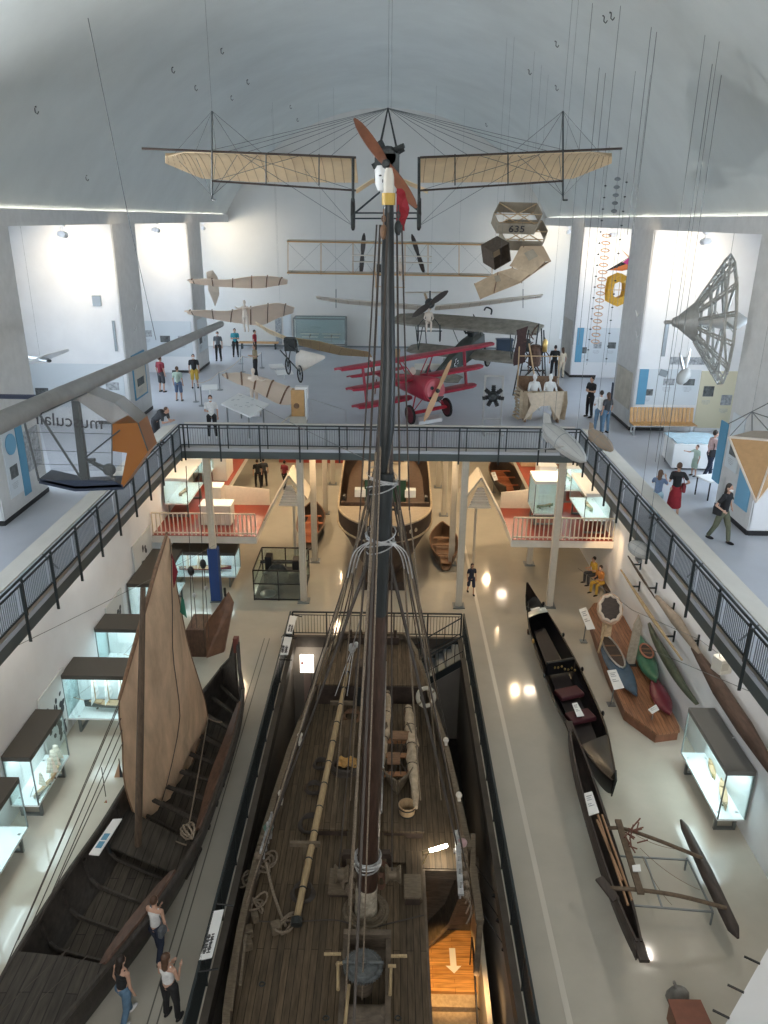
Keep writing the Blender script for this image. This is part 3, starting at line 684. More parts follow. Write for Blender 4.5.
# ================================================================== PIT: lower exhibition room, stairs, rails
LZ = -3.3
M['parquet'] = plank_mat('oak_parquet', (.62, .34, .12), (.50, .25, .08), width=.12, axis='Y', length=1.1, rough=.4, gap=.6, bump=.1)
M['step'] = mat('beige_stone_step', (.42, .33, .22), .6, var=.2, scale=12)
a = G(428, 930, LZ); c = G(488, 992, LZ)
rx0, rx1 = XCUT - .28, PW - .55
boxes('floor_lower_room', [(rx0, rx1 + .1, c.y, a.y, LZ - .15, LZ)], M['parquet'])
st = MB()
for k in range(7): st.box(((rx0 + rx1) / 2 + .05, c.y - .17 - k * .33, LZ - .35 * .5 - k * .17 - .17), (rx1 - rx0 + .2, .335, .5))
struct(st.build('stairs_lower', M['step']))
ac = G(453, 960, LZ); b = MB(); s_ = .62
b.prism([V((ac.x + x * s_, ac.y + y * s_, LZ + .004)) for x, y in ((-.13, .55), (.13, .55), (.13, -.28), (.32, -.28), (0, -.62), (-.32, -.28), (-.13, -.28))], (0, 0, .006))
tag(b.build('floor_arrow', M['paper']), 'white arrow on the lit wooden floor of the lower room', 'arrow')
M['warmwall'] = mat('warm_cream_wall', (.62, .54, .40), .7, var=.04)
b = MB(); b.prism([(rx1 + .1, a.y + .1, -1.6), (rx1 + .1, a.y + .1, LZ - .2), (rx1 + .1, 8, PZ), (rx1 + .1, 8, -2.6), (rx1 + .1, a.y - .6, -1.9)], (.12, 0, 0)); struct(b.build('wall_stair', M['warmwall']))
for x, nm in ((rx1 - .02, 'black handrail on the cream stair wall of the lower room'), (rx0 + .12, 'black handrail along the hull side of the lower stairs')):
 t = thing('handrail', nm, 'handrail', (x, c.y, LZ)); b = MB(); b.tube([(0, .75, .95), (0, .35, .95), (0, -3.2, -.9)], .025, 6); b.build('rail', M['black'], t)
 b = MB()
 for k in range(4): b.tube([(0, .3 - k * 1.0, .95 - max(0, k) * .53), (.08 if x > 2 else -.1, .3 - k * 1.0, .85 - k * .53)], .015, 5)
 b.tube([(0, .75, .95), (0, .75, 0)], .02, 6); b.build('bracket', M['black'], t)
spot('lower_room_light', (rx0 + .1, c.y - .3, -1.0), ((rx0 + rx1) / 2 + .1, (a.y + c.y) / 2 - .35, LZ), 190, (1.0, .58, .2), 50, .3, .1)
spot('lower_room_light', (rx1 - .2, c.y - 1.2, -1.3), (rx1, c.y - .6, LZ - .5), 60, (1.0, .62, .3), 90, .8, .15)
area('pit_light', (1.9, 18.5, -1.6), .5, 10, (1.0, .8, .55))
b = MB(); b.box(((rx0 + rx1) / 2 + .1, a.y + .35, (LZ - .9) / 2 - .4), (rx1 - rx0 + .3, .6, 2.4)); struct(b.build('wall_lower_room', M['hull']))
for k, (u, v) in enumerate(((497, 896), (501, 921), (507, 950))):
 p = GX(u, v, PW - .06); t = thing('wall_spotlight', 'small black spotlight on the right pit wall, %s of three' % ('farthest', 'middle one', 'nearest')[k], 'spotlight', p, group='spotlights on the pit wall')
 b = MB(); b.box((.04, 0, 0), (.04, .12, .12)); b.build('wall_plate', M['black'], t); b = MB(); b.lathe((0, 0, -.06), [(.035, 0), (.05, .1), (.045, .12)], 10, axis=(-1, .4, .6)); b.build('lamp_head', M['black'], t)
 b = MB(); q = GX(476 + k * 3, 868 + k * 20, PW - 1.0) ; b.tube([p, G(474 + k * 2, 862 + k * 22, 0.0)], .010, 5); o = b.build('cable', M['black'], t); o.location = -p
b = MB();
t = thing('pit_staircase', 'open metal staircase going down into the pit at its far right corner', 'staircase', (PW - .1, 24.4, 0))
n = 12
for k in range(n):
 b = MB(); b.box((-.15 - k * .29, 0, -.17 - k * .2), (.30, 1.2, .05)); b.box((-.01 - k * .29, 0, -.08 - k * .2), (.02, 1.2, .18)); b.build('tread', M['step'] if 0 else M['steel_mid'], t)
b = MB()
for y in (-.62, .62): b.bar((0, y, -.15), (-.29 * n, y, -.15 - .2 * n), .05, .26)
b.build('stringer', M['steel'], t)
b = MB(); b.sheet([[(0, -.6, -.33), (0, .6, -.33)], [(-.29 * n, -.6, -.33 - .2 * n), (-.29 * n, .6, -.33 - .2 * n)]], .04); b.build('soffit', M['white_warm'], t)
for y in (-.62, .62):
 b = MB(); b.tube([(.0, y, .95), (-.29 * n, y, .95 - .2 * n)], .025, 6); b.tube([(0, y, .3), (-.29 * n, y, .3 - .2 * n)], .015, 6)
 for k in range(0, n + 1): b.tube([(-.29 * k, y, -.1 - .2 * k), (-.29 * k, y, .95 - .2 * k)], .012, 5)
 b.build('stair_rail', M['steel'], t)
p = G(306, 665, -2.2); t = thing('lit_sign', 'glowing white sign on a post in the far left corner of the pit', 'sign', (-2.75, 24.7, PZ))
zt = GY(306, 655, 24.7).z; zb = GY(306, 672, 24.7).z; xs = GY(300, 660, 24.7).x, GY(313.5, 660, 24.7).x
b = MB(); b.box(((xs[0] + xs[1]) / 2 + 2.75, 0, (zt + zb) / 2 - PZ), (xs[1] - xs[0], .08, zt - zb)); b.build('panel', mat('sign_glow', (1, 1, 1), emit=(1, .88, .74), estr=2.2), t)
b = MB(); b.box(((xs[0] + xs[1]) / 2 + 2.75, 0, (zb - PZ) / 2), (.26, .08, zb - PZ)); b.build('post', mat('pinkish_post', (.6, .45, .38), .5), t)
b = MB(); b.ball((xs[0] + 2.83, -.05, (zt + zb) / 2 - PZ + .05), (.05, .01, .06), 8, 6); b.build('red_mark', mat('red_print', (.6, .05, .05), .5), t)
def railing(P, Q, h, label, group=None, post=1.3, gap=.11, name='railing', m=None, bars=True, rail_r=.025, posts2=False, low=.12):
 P, Q = V(P), V(Q); d = Q - P; L = d.length; t = thing(name, label, 'railing', P, group=group); m = m or M['steel']
 b = MB(); b.bar((0, 0, h), d + V((0, 0, h)), rail_r * 2, rail_r * 2); b.build('handrail', m, t)
 b = MB(); b.bar((0, 0, low), d + V((0, 0, low)), .03, .03); b.bar((0, 0, h - .12), d + V((0, 0, h - .12)), .025, .025); b.build('rail', m, t)
 n = max(1, round(L / post))
 for k in range(n + 1):
  q = MB(); p = d * (k / n); q.bar(p + V((0, 0, -.02)), p + V((0, 0, h)), .05, .05); q.build('post', m, t)
 if bars:
  for k in range(n):
   q = MB(); s0, s1 = k / n, (k + 1) / n; nb = max(2, int(L / n / gap))
   for i in range(1, nb): p = d * lerp(s0, s1, i / nb); q.bar(p + V((0, 0, low)), p + V((0, 0, h - .12)), .014, .014)
   q.build('baluster_panel', m, t)
 return t
railing((-PW + .05, PY1 + .0, 0), (PW - .05, PY1 + .0, 0), 1.0, 'dark steel railing along the far end of the pit', 'railings round the pit')
for sg, nm in ((-1, 'left'), (1, 'right')):
 x = sg * (PW + .03); t = railing((x, 8.0, 0), (x, PY1, 0), 1.0, 'dark steel railing along the %s side of the pit' % nm, 'railings round the pit', post=1.6, gap=.035)
def infoboard(px, z, label, text=True, dark=False):
 P = [G(u, v, z) for u, v in px]; c = sum(P, V()) / 4
 t = thing('info_board', label, 'info board', (c.x, c.y, z), group='info boards at the pit')
 b = MB(); b.prism([p - c for p in P], (0, 0, .025)); b.build('panel', M['paper'], t)
 b = MB(); ax = (P[1] - P[0]); ay = (P[3] - P[0])
 for i in range(2):
  for j in range(14):
   h = (.10, .16, .13, .05, .17, .12, .02, .15, .1, .17, .06, .14, .11, .08)[(j + 5 * i) % 14]
   q = P[0] + ax * (.30 + .34 * i) + ay * (.52 + .028 * j) - c + V((0, 0, .03)); w_ = ax.normalized() * h * ax.length; hh = ay * .010
   b.prism([q - w_ / 2 * 2 - hh, q + w_ / 2 * 2 - hh, q + w_ + hh, q - w_ + hh], (0, 0, .004))
 b.build('printing', M['ink'], t)
 b = MB(); b.tube([P[0] - c + V((-.02, 0, 0)), P[0] - c + V((.0, .25, -.05)), P[1] - c + V((.15, .2, -.1))], .02, 6); b.build('bracket', M['black'], t); b = MB(); b.tube([P[3] - c, P[3] - c + V((0, -.2, -.05)), P[2] - c + V((.15, -.15, -.1))], .02, 6); b.build('bracket', M['black'], t)
infoboard([(213, 912), (224, 910), (212, 958), (199, 961)], 1.0, 'long white information board on the near left pit railing')
infoboard([(282.5, 637), (292, 638), (288, 655), (279, 655)], 1.0, 'white information board on the left pit railing, second from the corner')
infoboard([(290, 616), (297, 617), (292, 634), (286, 634)], 1.0, 'white information board on the left pit railing at the far corner')
# ================================================================== GALLERY RAILINGS
M['pale_shelf'] = mat('pale_shelf_board', (.60, .57, .50), .5, var=.04, scale=2)  # shelf boards in their own pale beige
def gal_rail(P, Q, inward, label, shelf=True, group='railings round the gallery opening', post=1.5, gap=.075):
 """inward: unit vector pointing onto the gallery floor"""
 P, Q, n = V(P), V(Q), V(inward); d = Q - P; L = d.length; t = thing('gallery_railing', label, 'railing', P, group=group)
 b = MB(); b.tube([(0, 0, .90), d + V((0, 0, .90))], .03, 8); b.build('handrail', M['steel'], t)
 b = MB()
 for z in (.13, .78): b.bar((0, 0, z), d + V((0, 0, z)), .035, .035)
 b.build('rail', M['steel'], t)
 b = MB(); b.bar(n * .02 + V((0, 0, .06)), d + n * .02 + V((0, 0, .06)), .03, .10); b.build('toe_board', M['alu'], t)
 k = round(L / post)
 for i in range(k + 1):
  q = MB(); p = d * (i / k); q.bar(p - n * .12 + V((0, 0, -.48)), p - n * .12 + V((0, 0, .90)), .06, .03); q.build('post', M['steel'], t)
  if i < k:
   q = MB(); e = d.normalized() * .28; q.bar(p + e + V((0, 0, .0)), p + e + V((0, 0, .88)), .04, .04); q.build('post', M['steel'], t)
   q = MB(); nb = int(L / k / gap);
   for j in range(1, nb): x = p + d * (j / nb / k); q.bar(x + V((0, 0, .13)), x + V((0, 0, .78)), .014, .014)
   q.build('baluster_panel', M['steel_mid'], t)
 if shelf:
  b = MB(); a0, a1 = n * .08, n * .66
  b.prism([a0 + V((0, 0, .90)), a1 + V((0, 0, .78)), a1 + d + V((0, 0, .78)), a0 + d + V((0, 0, .90))], (0, 0, .04)); b.build('shelf', M['pale_shelf'], t)
  for i in range(0, k, 2):
   q = MB(); p = d * ((i + .5) / k); q.bar(p + a1 * .9 + V((0, 0, .79)), p + a0 + V((0, 0, .2)), .03, .03); q.build('shelf_bracket', M['steel_mid'], t)
  for i in (range(1, k, 3)):
   q = MB(); p = d * ((i + .4) / k) + n * .31 + V((0, 0, .865)); e = d.normalized()
   q.prism([p - e * .22 - n * .14 + V((0, 0, .05)), p - e * .22 + n * .14 - V((0, 0, .045)), p + e * .22 + n * .14 - V((0, 0, .045)), p + e * .22 - n * .14 + V((0, 0, .05))], (0, 0, .006))
   q.build('caption_plate', M['greyprint'] if i % 2 else M['paper'], t)
 return t
gal_rail((-OW, 4.0, GZ), (-OW, YB, GZ), (-1, 0, 0), 'long dark railing with a pale shelf along the left gallery')
gal_rail((OW, 4.0, GZ), (OW, YB, GZ), (1, 0, 0), 'long dark railing with a pale shelf along the right gallery')
gal_rail((-OW, YB, GZ), (OW, YB, GZ), (0, 1, 0), 'dark railing across the front of the end gallery', shelf=False, gap=.09)
t = thing('ledge_board', 'narrow pale board behind the railing of the end gallery', 'board', (0, YB + .14, GZ + .93)); b = MB(); b.box((0, 0, 0), (2 * OW - .3, .10, .05)); b.build('plank', M['pale_shelf'], t)
for x in (-6, -2, 2, 6): q = MB(); q.box((x, 0, -.475), (.04, .04, .9)); q.build('bracket', M['steel_mid'], t)
# ================================================================== PEOPLE
SK = mat('skin_light', (.52, .31, .22), .6); SK2 = mat('skin_tan', (.36, .20, .13), .6)
HAIR = {'dark': mat('hair_dark', (.022, .014, .010), .6), 'brown': mat('hair_brown', (.09, .045, .025), .6), 'fair': mat('hair_fair', (.26, .16, .08), .6), 'grey': mat('hair_grey', (.2, .19, .18), .6)}
CL = {}
def cloth(c):
 if c not in CL:
  T = dict(white=(.72, .72, .71), black=(.018, .018, .020), navy=(.022, .03, .055), jeans=(.10, .18, .27), denim=(.12, .17, .27), maroon=(.20, .025, .035), teal=(.05, .30, .36), olive=(.11, .115, .075), red=(.30, .02, .03), grey=(.12, .13, .14), cream=(.60, .52, .40), yellow=(.55, .36, .06), khaki=(.30, .25, .15), pink=(.55, .38, .36), ltblue=(.35, .48, .55), blue=(.03, .10, .30), charcoal=(.05, .052, .058), orange=(.50, .22, .06), mint=(.40, .50, .42))
  CL[c] = mat('cloth_' + c, T[c], .85, var=.12, scale=12)
 return CL[c]
def cap(b, p, q, r0, r1, n=10):
 p, q = V(p), V(q); d = (q - p); L = d.length; d.normalize()
 b.tube([p - d * r0 * .7, p - d * r0 * .35, p, q, q + d * r1 * .35, q + d * r1 * .7], [r0 * .55, r0 * .88, r0, r1, r1 * .88, r1 * .55], n)
def remesh(o, vox, sm=2):
 m = o.modifiers.new('surface', 'REMESH'); m.mode = 'VOXEL'; m.voxel_size = vox; m.use_smooth_shade = True
 if sm: k = o.modifiers.new('soft', 'SMOOTH'); k.factor = .5; k.iterations = sm
def person(pos, rz, label, h=1.70, shirt='white', legs='jeans', hair='dark', female=False, skin=None, sleeves='short', arms='down', pose='stand', hairlong=None, skirt=False, shorts=False, shoes='black', bag=None, tank=False, vox=.014, group=None, mask=False, hat=None, headpitch=0, phone=False, stride=.12):
 s = h / 1.75; skin = skin or SK; t = thing('person', label, 'person', pos, rz, group=group); long_ = female if hairlong is None else hairlong
 hw = .10; sh = .185 if not female else .165
 lift = {'stand': 0, 'walk': 0, 'bend': 0, 'sit': -.42, 'lean': 0}[pose]
 hipz = .93 + lift
 lean = {'stand': 0, 'walk': -.03, 'bend': -.42, 'sit': -.10, 'lean': -.22}[pose]
 hip = V((0, .0 if pose != 'bend' else .12, hipz)); chest = hip + V((0, lean * .8, .38)) ; neck = hip + V((0, lean * 1.15, .56)) if pose != 'bend' else hip + V((0, -.44, .34))
 if pose == 'bend': chest = hip + V((0, -.28, .26))
 head = neck + V((0, -.02 + lean * .15, .145)) if pose != 'bend' else neck + V((0, -.10, .08))
 J = {}
 for sg in (-1, 1):
  H = hip + V((sg * hw, 0, -.02))
  if pose == 'sit': K = H + V((sg * .06, -.42, .0)); A = K + V((sg * .02, .02, -.44));
  elif pose == 'walk': K = H + V((sg * .01, -stride * sg * .8 - .03, -.42)); A = V((sg * (hw + .01), (-stride * sg * 1.4) + (.05 if sg < 0 else 0), .09 + (.05 if sg < 0 else 0)))
  else: K = H + V((sg * .02, -.02, -.42)); A = V((sg * (hw + .04), .02, .08))
  J[sg] = (H, K, A)
 S = {sg: neck + V((sg * sh, 0, -.09)) for sg in (-1, 1)}
 ar = {}
 am = arms if isinstance(arms, tuple) else (arms, arms)
 for sg, a in ((-1, am[0]), (1, am[1])):
  Sx = S[sg]
  if a == 'down': E = Sx + V((sg * .06, .03, -.28)); Wt = E + V((sg * .0, -.06, -.24))
  elif a == 'hip': E = Sx + V((sg * .17, .08, -.24)); Wt = E + V((-sg * .12, -.14, -.13))
  elif a == 'front': E = Sx + V((sg * .05, -.03, -.27)); Wt = E + V((-sg * .10, -.22, .04))
  elif a == 'phone': E = Sx + V((sg * .08, -.18, -.17)); Wt = E + V((-sg * .12, -.16, .20))
  elif a == 'point': E = Sx + V((sg * .10, -.22, -.10)); Wt = E + V((sg * .05, -.25, .06))
  elif a == 'cross': E = Sx + V((sg * .05, -.05, -.27)); Wt = E + V((-sg * .22, -.13, .05))
  elif a == 'back': E = Sx + V((sg * .10, .10, -.26)); Wt = E + V((-sg * .16, .06, -.14))
  elif a == 'up': E = Sx + V((sg * .14, -.08, .05)); Wt = E + V((-sg * .10, -.10, .22))
  elif a == 'swing': E = Sx + V((sg * .09, .08 * sg, -.27)); Wt = E + V((sg * .03, -.10, -.22))
  ar[sg] = (Sx, E, Wt)
 k = .9 if female else 1.0
 def Z(p): return V(p) * s
 b = MB()
 cap(b, Z(hip), Z(chest), .115 * s * (1.05 if female else 1), .125 * s * k, 12); cap(b, Z(hip + V((-.05, 0, 0))), Z(hip + V((.05, 0, 0))), .11 * s, .11 * s)
 cap(b, Z(chest + V((-.06, 0, .05))), Z(chest + V((.06, 0, .05))), .115 * s * k, .115 * s * k); cap(b, Z(S[-1]), Z(S[1]), .058 * s * k, .058 * s * k)
 cap(b, Z(neck - V((0, 0, .06))), Z(head - V((0, 0, .06))), .052 * s * k, .050 * s * k)
 hr = Euler((R(headpitch), 0, 0)).to_matrix()
 b.ball(Z(head), (.074 * s, .092 * s, .112 * s), 16, 12, hr)
 b.ball(Z(head) + hr @ V((0, -.035, -.06)) * s, (.052 * s, .055 * s, .055 * s), 10, 8)
 b.ball(Z(head) + hr @ V((0, -.098, -.015)) * s, (.014 * s, .022 * s, .028 * s), 8, 6)
 for sg in (-1, 1): b.ball(Z(head) + hr @ V((sg * .078, .005, -.01)) * s, (.012 * s, .024 * s, .034 * s), 8, 6)
 for sg in (-1, 1):
  H, K, A = J[sg]; cap(b, Z(H), Z(K), .088 * s, .058 * s); cap(b, Z(K), Z(A), .054 * s, .037 * s)
  b.ball(Z(A + V((0, -.06, -.045))), (.042 * s, .115 * s, .036 * s), 10, 6)
  Sx, E, Wt = ar[sg]; cap(b, Z(Sx), Z(E), .046 * s * k, .038 * s * k); cap(b, Z(E), Z(Wt), .037 * s * k, .026 * s * k)
  d = (Wt - E).normalized(); b.ball(Z(Wt + d * .05), (.034 * s, .026 * s, .048 * s), 8, 6)
  sd = d.cross(V((0, 1, .3))).normalized()
  for q in range(4): f0 = Wt + d * .075 + sd * (.024 - .016 * q); cap(b, Z(f0), Z(f0 + d * (.045, .055, .05, .036)[q] + V((0, -.015, 0))), .010 * s, .009 * s, 6)
  f0 = Wt + d * .03 + sd * .032; cap(b, Z(f0), Z(f0 + d * .04 + sd * .02), .011 * s, .009 * s, 6)
 o = b.build('body', skin, t, smooth=True); remesh(o, vox * .85, 1)
 b = MB(); e = .018
 z0 = hip + V((0, 0, .02))
 if tank:
  cap(b, Z(hip + V((0, 0, .1))), Z(chest), .118 * s, (.132 * k) * s, 12); cap(b, Z(chest + V((-.055, 0, .03))), Z(chest + V((.055, 0, .03))), (.118 * k + .008) * s, (.118 * k + .008) * s)
  for sg in (-1, 1): cap(b, Z(chest + V((sg * .09, -.06, .05))), Z(S[sg] + V((-sg * .07, .0, .05))), .022 * s, .018 * s, 6); cap(b, Z(chest + V((sg * .09, .06, .05))), Z(S[sg] + V((-sg * .07, .0, .05))), .022 * s, .018 * s, 6)
 else:
  cap(b, Z(z0), Z(chest), (.125) * s, (.125 * k + e) * s, 12); cap(b, Z(z0 + V((-.045, 0, 0))), Z(z0 + V((.045, 0, 0))), .115 * s, .115 * s)
  cap(b, Z(chest + V((-.06, 0, .05))), Z(chest + V((.06, 0, .05))), (.115 * k + e) * s, (.115 * k + e) * s); cap(b, Z(S[-1]), Z(S[1]), (.058 * k + e) * s, (.058 * k + e) * s)
  for sg in (-1, 1):
   Sx, E, Wt = ar[sg]; T = Sx.lerp(E, .62) if sleeves == 'short' else E
   cap(b, Z(Sx), Z(T), (.05 * k + e) * s, (.045 * k + e * .9) * s)
   if sleeves == 'long': cap(b, Z(E), Z(E.lerp(Wt, .92)), (.038 * k + e) * s, (.03 * k + e * .7) * s)
 o = b.build('top', cloth(shirt), t, smooth=True); remesh(o, vox, 2)
 b = MB()
 cap(b, Z(hip + V((-.05, 0, .02))), Z(hip + V((.05, 0, .02))), .122 * s, .122 * s)
 if skirt:
  hz = .42 if skirt is True else skirt; n = 16
  b.lathe(Z((0, hip.y, 0)), [(.20 * s, hz * s), (.22 * s, (hz + .05) * s), (.18 * s, (hip.z - .12) * s), (.135 * s, (hip.z + .06) * s)], n, sx=1.0)
 else:
  for sg in (-1, 1):
   H, K, A = J[sg]; cap(b, Z(H), Z(K), (.095 + .01) * s, (.064 + .012 + (.012 if shorts else 0)) * s)
   if not shorts: cap(b, Z(K), Z(K.lerp(A, .93)), (.056 + .014) * s, (.042 + .018) * s)
 o = b.build('skirt' if skirt else ('shorts' if shorts else 'trousers'), cloth(legs), t, smooth=True); remesh(o, vox, 2)
 for sg in (-1, 1):
  A = J[sg][2]; b = MB(); b.ball(Z(A + V((0, -.06, -.048))), (.052 * s, .135 * s, .046 * s), 10, 6); b.build('shoe', cloth(shoes), t, smooth=True)
 b = MB(); hh = Z(head)
 b.ball(hh + hr @ V((0, .022, .028)) * s, (.086 * s, .095 * s, .108 * s), 14, 10, hr)
 if long_:
  b.ball(hh + hr @ V((0, .06, -.06)) * s, (.082 * s, .06 * s, .13 * s), 12, 8); b.ball(hh + hr @ V((0, .085, -.17)) * s, (.072 * s, .045 * s, .12 * s), 10, 8)
 ho = b.build('hair', HAIR[hair], t, smooth=True); remesh(ho, vox, 1)
 b = MB()
 for sg in (-1, 1): b.ball(hh + hr @ V((sg * .029, -.084, .005)) * s, (.010 * s, .008 * s, .006 * s), 8, 6)
 b.build('eyes', M['ink'], t)
 if mask: b = MB(); b.ball(hh + hr @ V((0, -.05, -.048)) * s, (.062 * s, .062 * s, .046 * s), 12, 8, hr); b.build('face_mask', M['paper'], t, smooth=True)
 else: b = MB(); b.ball(hh + hr @ V((0, -.086, -.065)) * s, (.024 * s, .008 * s, .006 * s), 8, 6); b.build('mouth', mat('lips', (.3, .1, .09), .6) if 'lips' not in M else M['lips'], t)
 if phone:
  Wt = ar[1][2]; b = MB(); b.box(Z(Wt * 1 + V((-.09, -.05, .08))), (.15 * s, .01, .075 * s)); b.build('phone', M['black'], t)
 if bag:
  b = MB(); c = Z(hip + V((-.20, .06, .04))); b.box(c, (.10 * s, .26 * s, .26 * s)); o = b.build('bag', cloth(bag), t, bevel=.03)
  b = MB(); b.tube(curve([c + V((0, 0, .12)), Z(chest + V((-.14, .05, .0))), Z(S[1] + V((-.06, 0, .075))), Z(chest + V((.1, -.15, 0)))], 4), .012, 5); q = b.build('strap', cloth(bag), t)
 if hat: b = MB(); b.lathe(hh + V((0, 0, .06 * s)), [(.13 * s, 0), (.10 * s, .015), (.09 * s, .06 * s), (.04 * s, .085 * s)], 14); b.build('cap', cloth(hat), t, smooth=True)
 return t
def P6(u, v): p = G(u, v, GZ); p.z = GZ; return p
def P0(u, v): p = G(u, v, 0); p.z = 0; return p
def turn(deg): return R(deg)   # 0 faces the camera, 180 faces away, 90 faces right (+X)
# --- ground floor, bottom left: three women
person(P0(128, 1021), turn(150), 'woman in a dark top and blue jeans, leftmost of three beside the barge', 1.68, 'black', 'jeans', 'dark', True, tank=True, arms='down', pose='walk', vox=.010, shoes='white', headpitch=10)
person(P0(160, 958), turn(165), 'woman in a white strap top and dark trousers, nearest the barge', 1.68, 'white', 'navy', 'brown', True, tank=True, arms=('down', 'front'), pose='walk', vox=.010, hairlong=False, bag='grey')
person(P0(173, 1017), turn(160), 'woman with long brown hair in a white top and black trousers at the bottom left', 1.70, 'white', 'black', 'brown', True, tank=True, arms='front', pose='stand', vox=.010)
# --- ground floor, elsewhere
person(P0(470.5, 594), turn(10), 'child in dark clothes walking across the floor right of the pit end', 1.42, 'navy', 'navy', 'dark', True, shorts=True, pose='walk')
person(P0(258.5, 488), turn(200), 'person in dark clothes far below the end gallery, left of the one in red', 1.72, 'black', 'black', 'dark', pose='walk')
person(P0(264.5, 486), turn(190), 'person in a grey jacket walking far below the end gallery', 1.68, 'charcoal', 'black', 'dark', pose='stand')
person(P0(285, 489), turn(150), 'person in a dark red top walking far below the end gallery beside a white case', 1.72, 'maroon', 'black', 'dark', pose='walk')
# --- right gallery
person(P6(718, 542), turn(35), 'woman in a black top, olive trousers and face mask by the right pillar', 1.68, 'black', 'olive', 'dark', True, arms=('hip', 'hip'), sleeves='short', mask=True, bag='black', pose='walk', stride=.16)
person(P6(672, 516), turn(170), 'woman in a black top and long red skirt seen from behind on the right gallery', 1.64, 'black', 'red', 'brown', True, hairlong=False, skirt=.30, arms=('hip', 'front'), bag='maroon', skin=SK)
person(P6(654, 519), turn(150), 'girl in a blue shirt holding up a phone at the right gallery railing', 1.50, 'denim', 'ltblue', 'brown', True, arms=('phone', 'phone'), phone=True, skin=SK)
person(P6(707, 478), turn(100), 'woman in a pale pink shirt and navy trousers leaning over the white display table', 1.66, 'pink', 'navy', 'dark', True, hairlong=False, arms=('front', 'down'), pose='walk', bag='black')
person(P6(693, 476), turn(-70), 'small child in a mint shirt beside the white display table', 1.10, 'mint', 'mint', 'brown', False, arms=('point', 'down'), shorts=True)
person(P6(588.5, 417), turn(-60), 'man in black with one arm held out on the right gallery', 1.80, 'black', 'black', 'dark', arms=('cross', 'front'), sleeves='short')
person(P6(597.5, 432), turn(175), 'person in a loose white shirt and jeans seen from behind', 1.72, 'white', 'jeans', 'dark', arms=('front', 'front'))
person(P6(604.5, 433), turn(200), 'person in a dark top and blue jeans next to the one in a white shirt', 1.68, 'charcoal', 'jeans', 'brown', True, arms='down')
person(P6(553, 378), turn(170), 'man in black by the far right pillar', 1.78, 'black', 'black', 'dark')
person(P6(560.5, 378), turn(200), 'person in cream clothes with long hair by the far right pillar', 1.66, 'cream', 'cream', 'brown', True)
# --- left gallery
person(P6(162.5, 392), turn(150), 'person in a maroon shirt and dark shorts on the left gallery', 1.76, 'maroon', 'charcoal', 'brown', shorts=True, sleeves='short')
person(P6(179.5, 401), turn(170), 'boy in a pale blue-green shirt and denim shorts on the left gallery', 1.62, 'mint', 'denim', 'brown', shorts=True, shoes='grey')
person(P6(195.5, 388), turn(10), 'boy in a black shirt and yellow shorts on the left gallery', 1.70, 'black', 'yellow', 'dark', shorts=True, mask=True)
person(P6(213, 438), turn(10), 'boy in a white T-shirt and black shorts looking over the railing corner', 1.70, 'white', 'black', 'dark', arms=('front', 'down'), mask=True, shoes='white')
person(P6(160, 444), turn(75), 'person in dark clothes bending over the left gallery ledge', 1.74, 'charcoal', 'charcoal', 'brown', pose='bend', arms=('front', 'front'), shorts=True)
person(P6(219, 361), turn(0), 'person in a grey shirt by the far left pillar', 1.74, 'grey', 'black', 'dark', mask=True)
person(P6(236, 357), turn(10), 'person in a teal shirt near the far wall on the left', 1.74, 'teal', 'black', 'dark', arms=('cross', 'cross'))
person(P6(256, 377), turn(-60), 'person in a beige shirt behind the bat-winged glider', 1.74, 'khaki', 'black', 'brown', arms=('front', 'front'))
person(P6(255.5, 357), turn(90), 'person in a red jacket by the far wall on the left', 1.66, 'red', 'black', 'dark')
for (u, v, rz, lab, sc_, tc) in ((594, 583, -75, 'person in a yellow top and dark trousers sitting on the bench by the right wall', 'yellow', 'charcoal'), (600, 592, -60, 'person in mustard clothes sitting at the near end of the wall bench', 'orange', 'yellow')):
 p = P0(u, v); person(p + V((0, 0, .0)), turn(rz), lab, 1.66, sc_, tc, 'dark', True, pose='sit', arms=('front', 'front'), hairlong=False)
p = P0(599, 590); t = thing('wall_bench', 'plain dark bench by the right ground floor wall under the two seated people', 'bench', (p.x + .25, p.y, 0)); b = MB(); b.box((0, .1, .42), (.5, 2.2, .06)); b.build('seat', M['wood_dark'], t)
for y in (-.8, 1.0): b = MB(); b.box((0, y, .2), (.4, .08, .4)); b.build('leg', M['steel'], t)
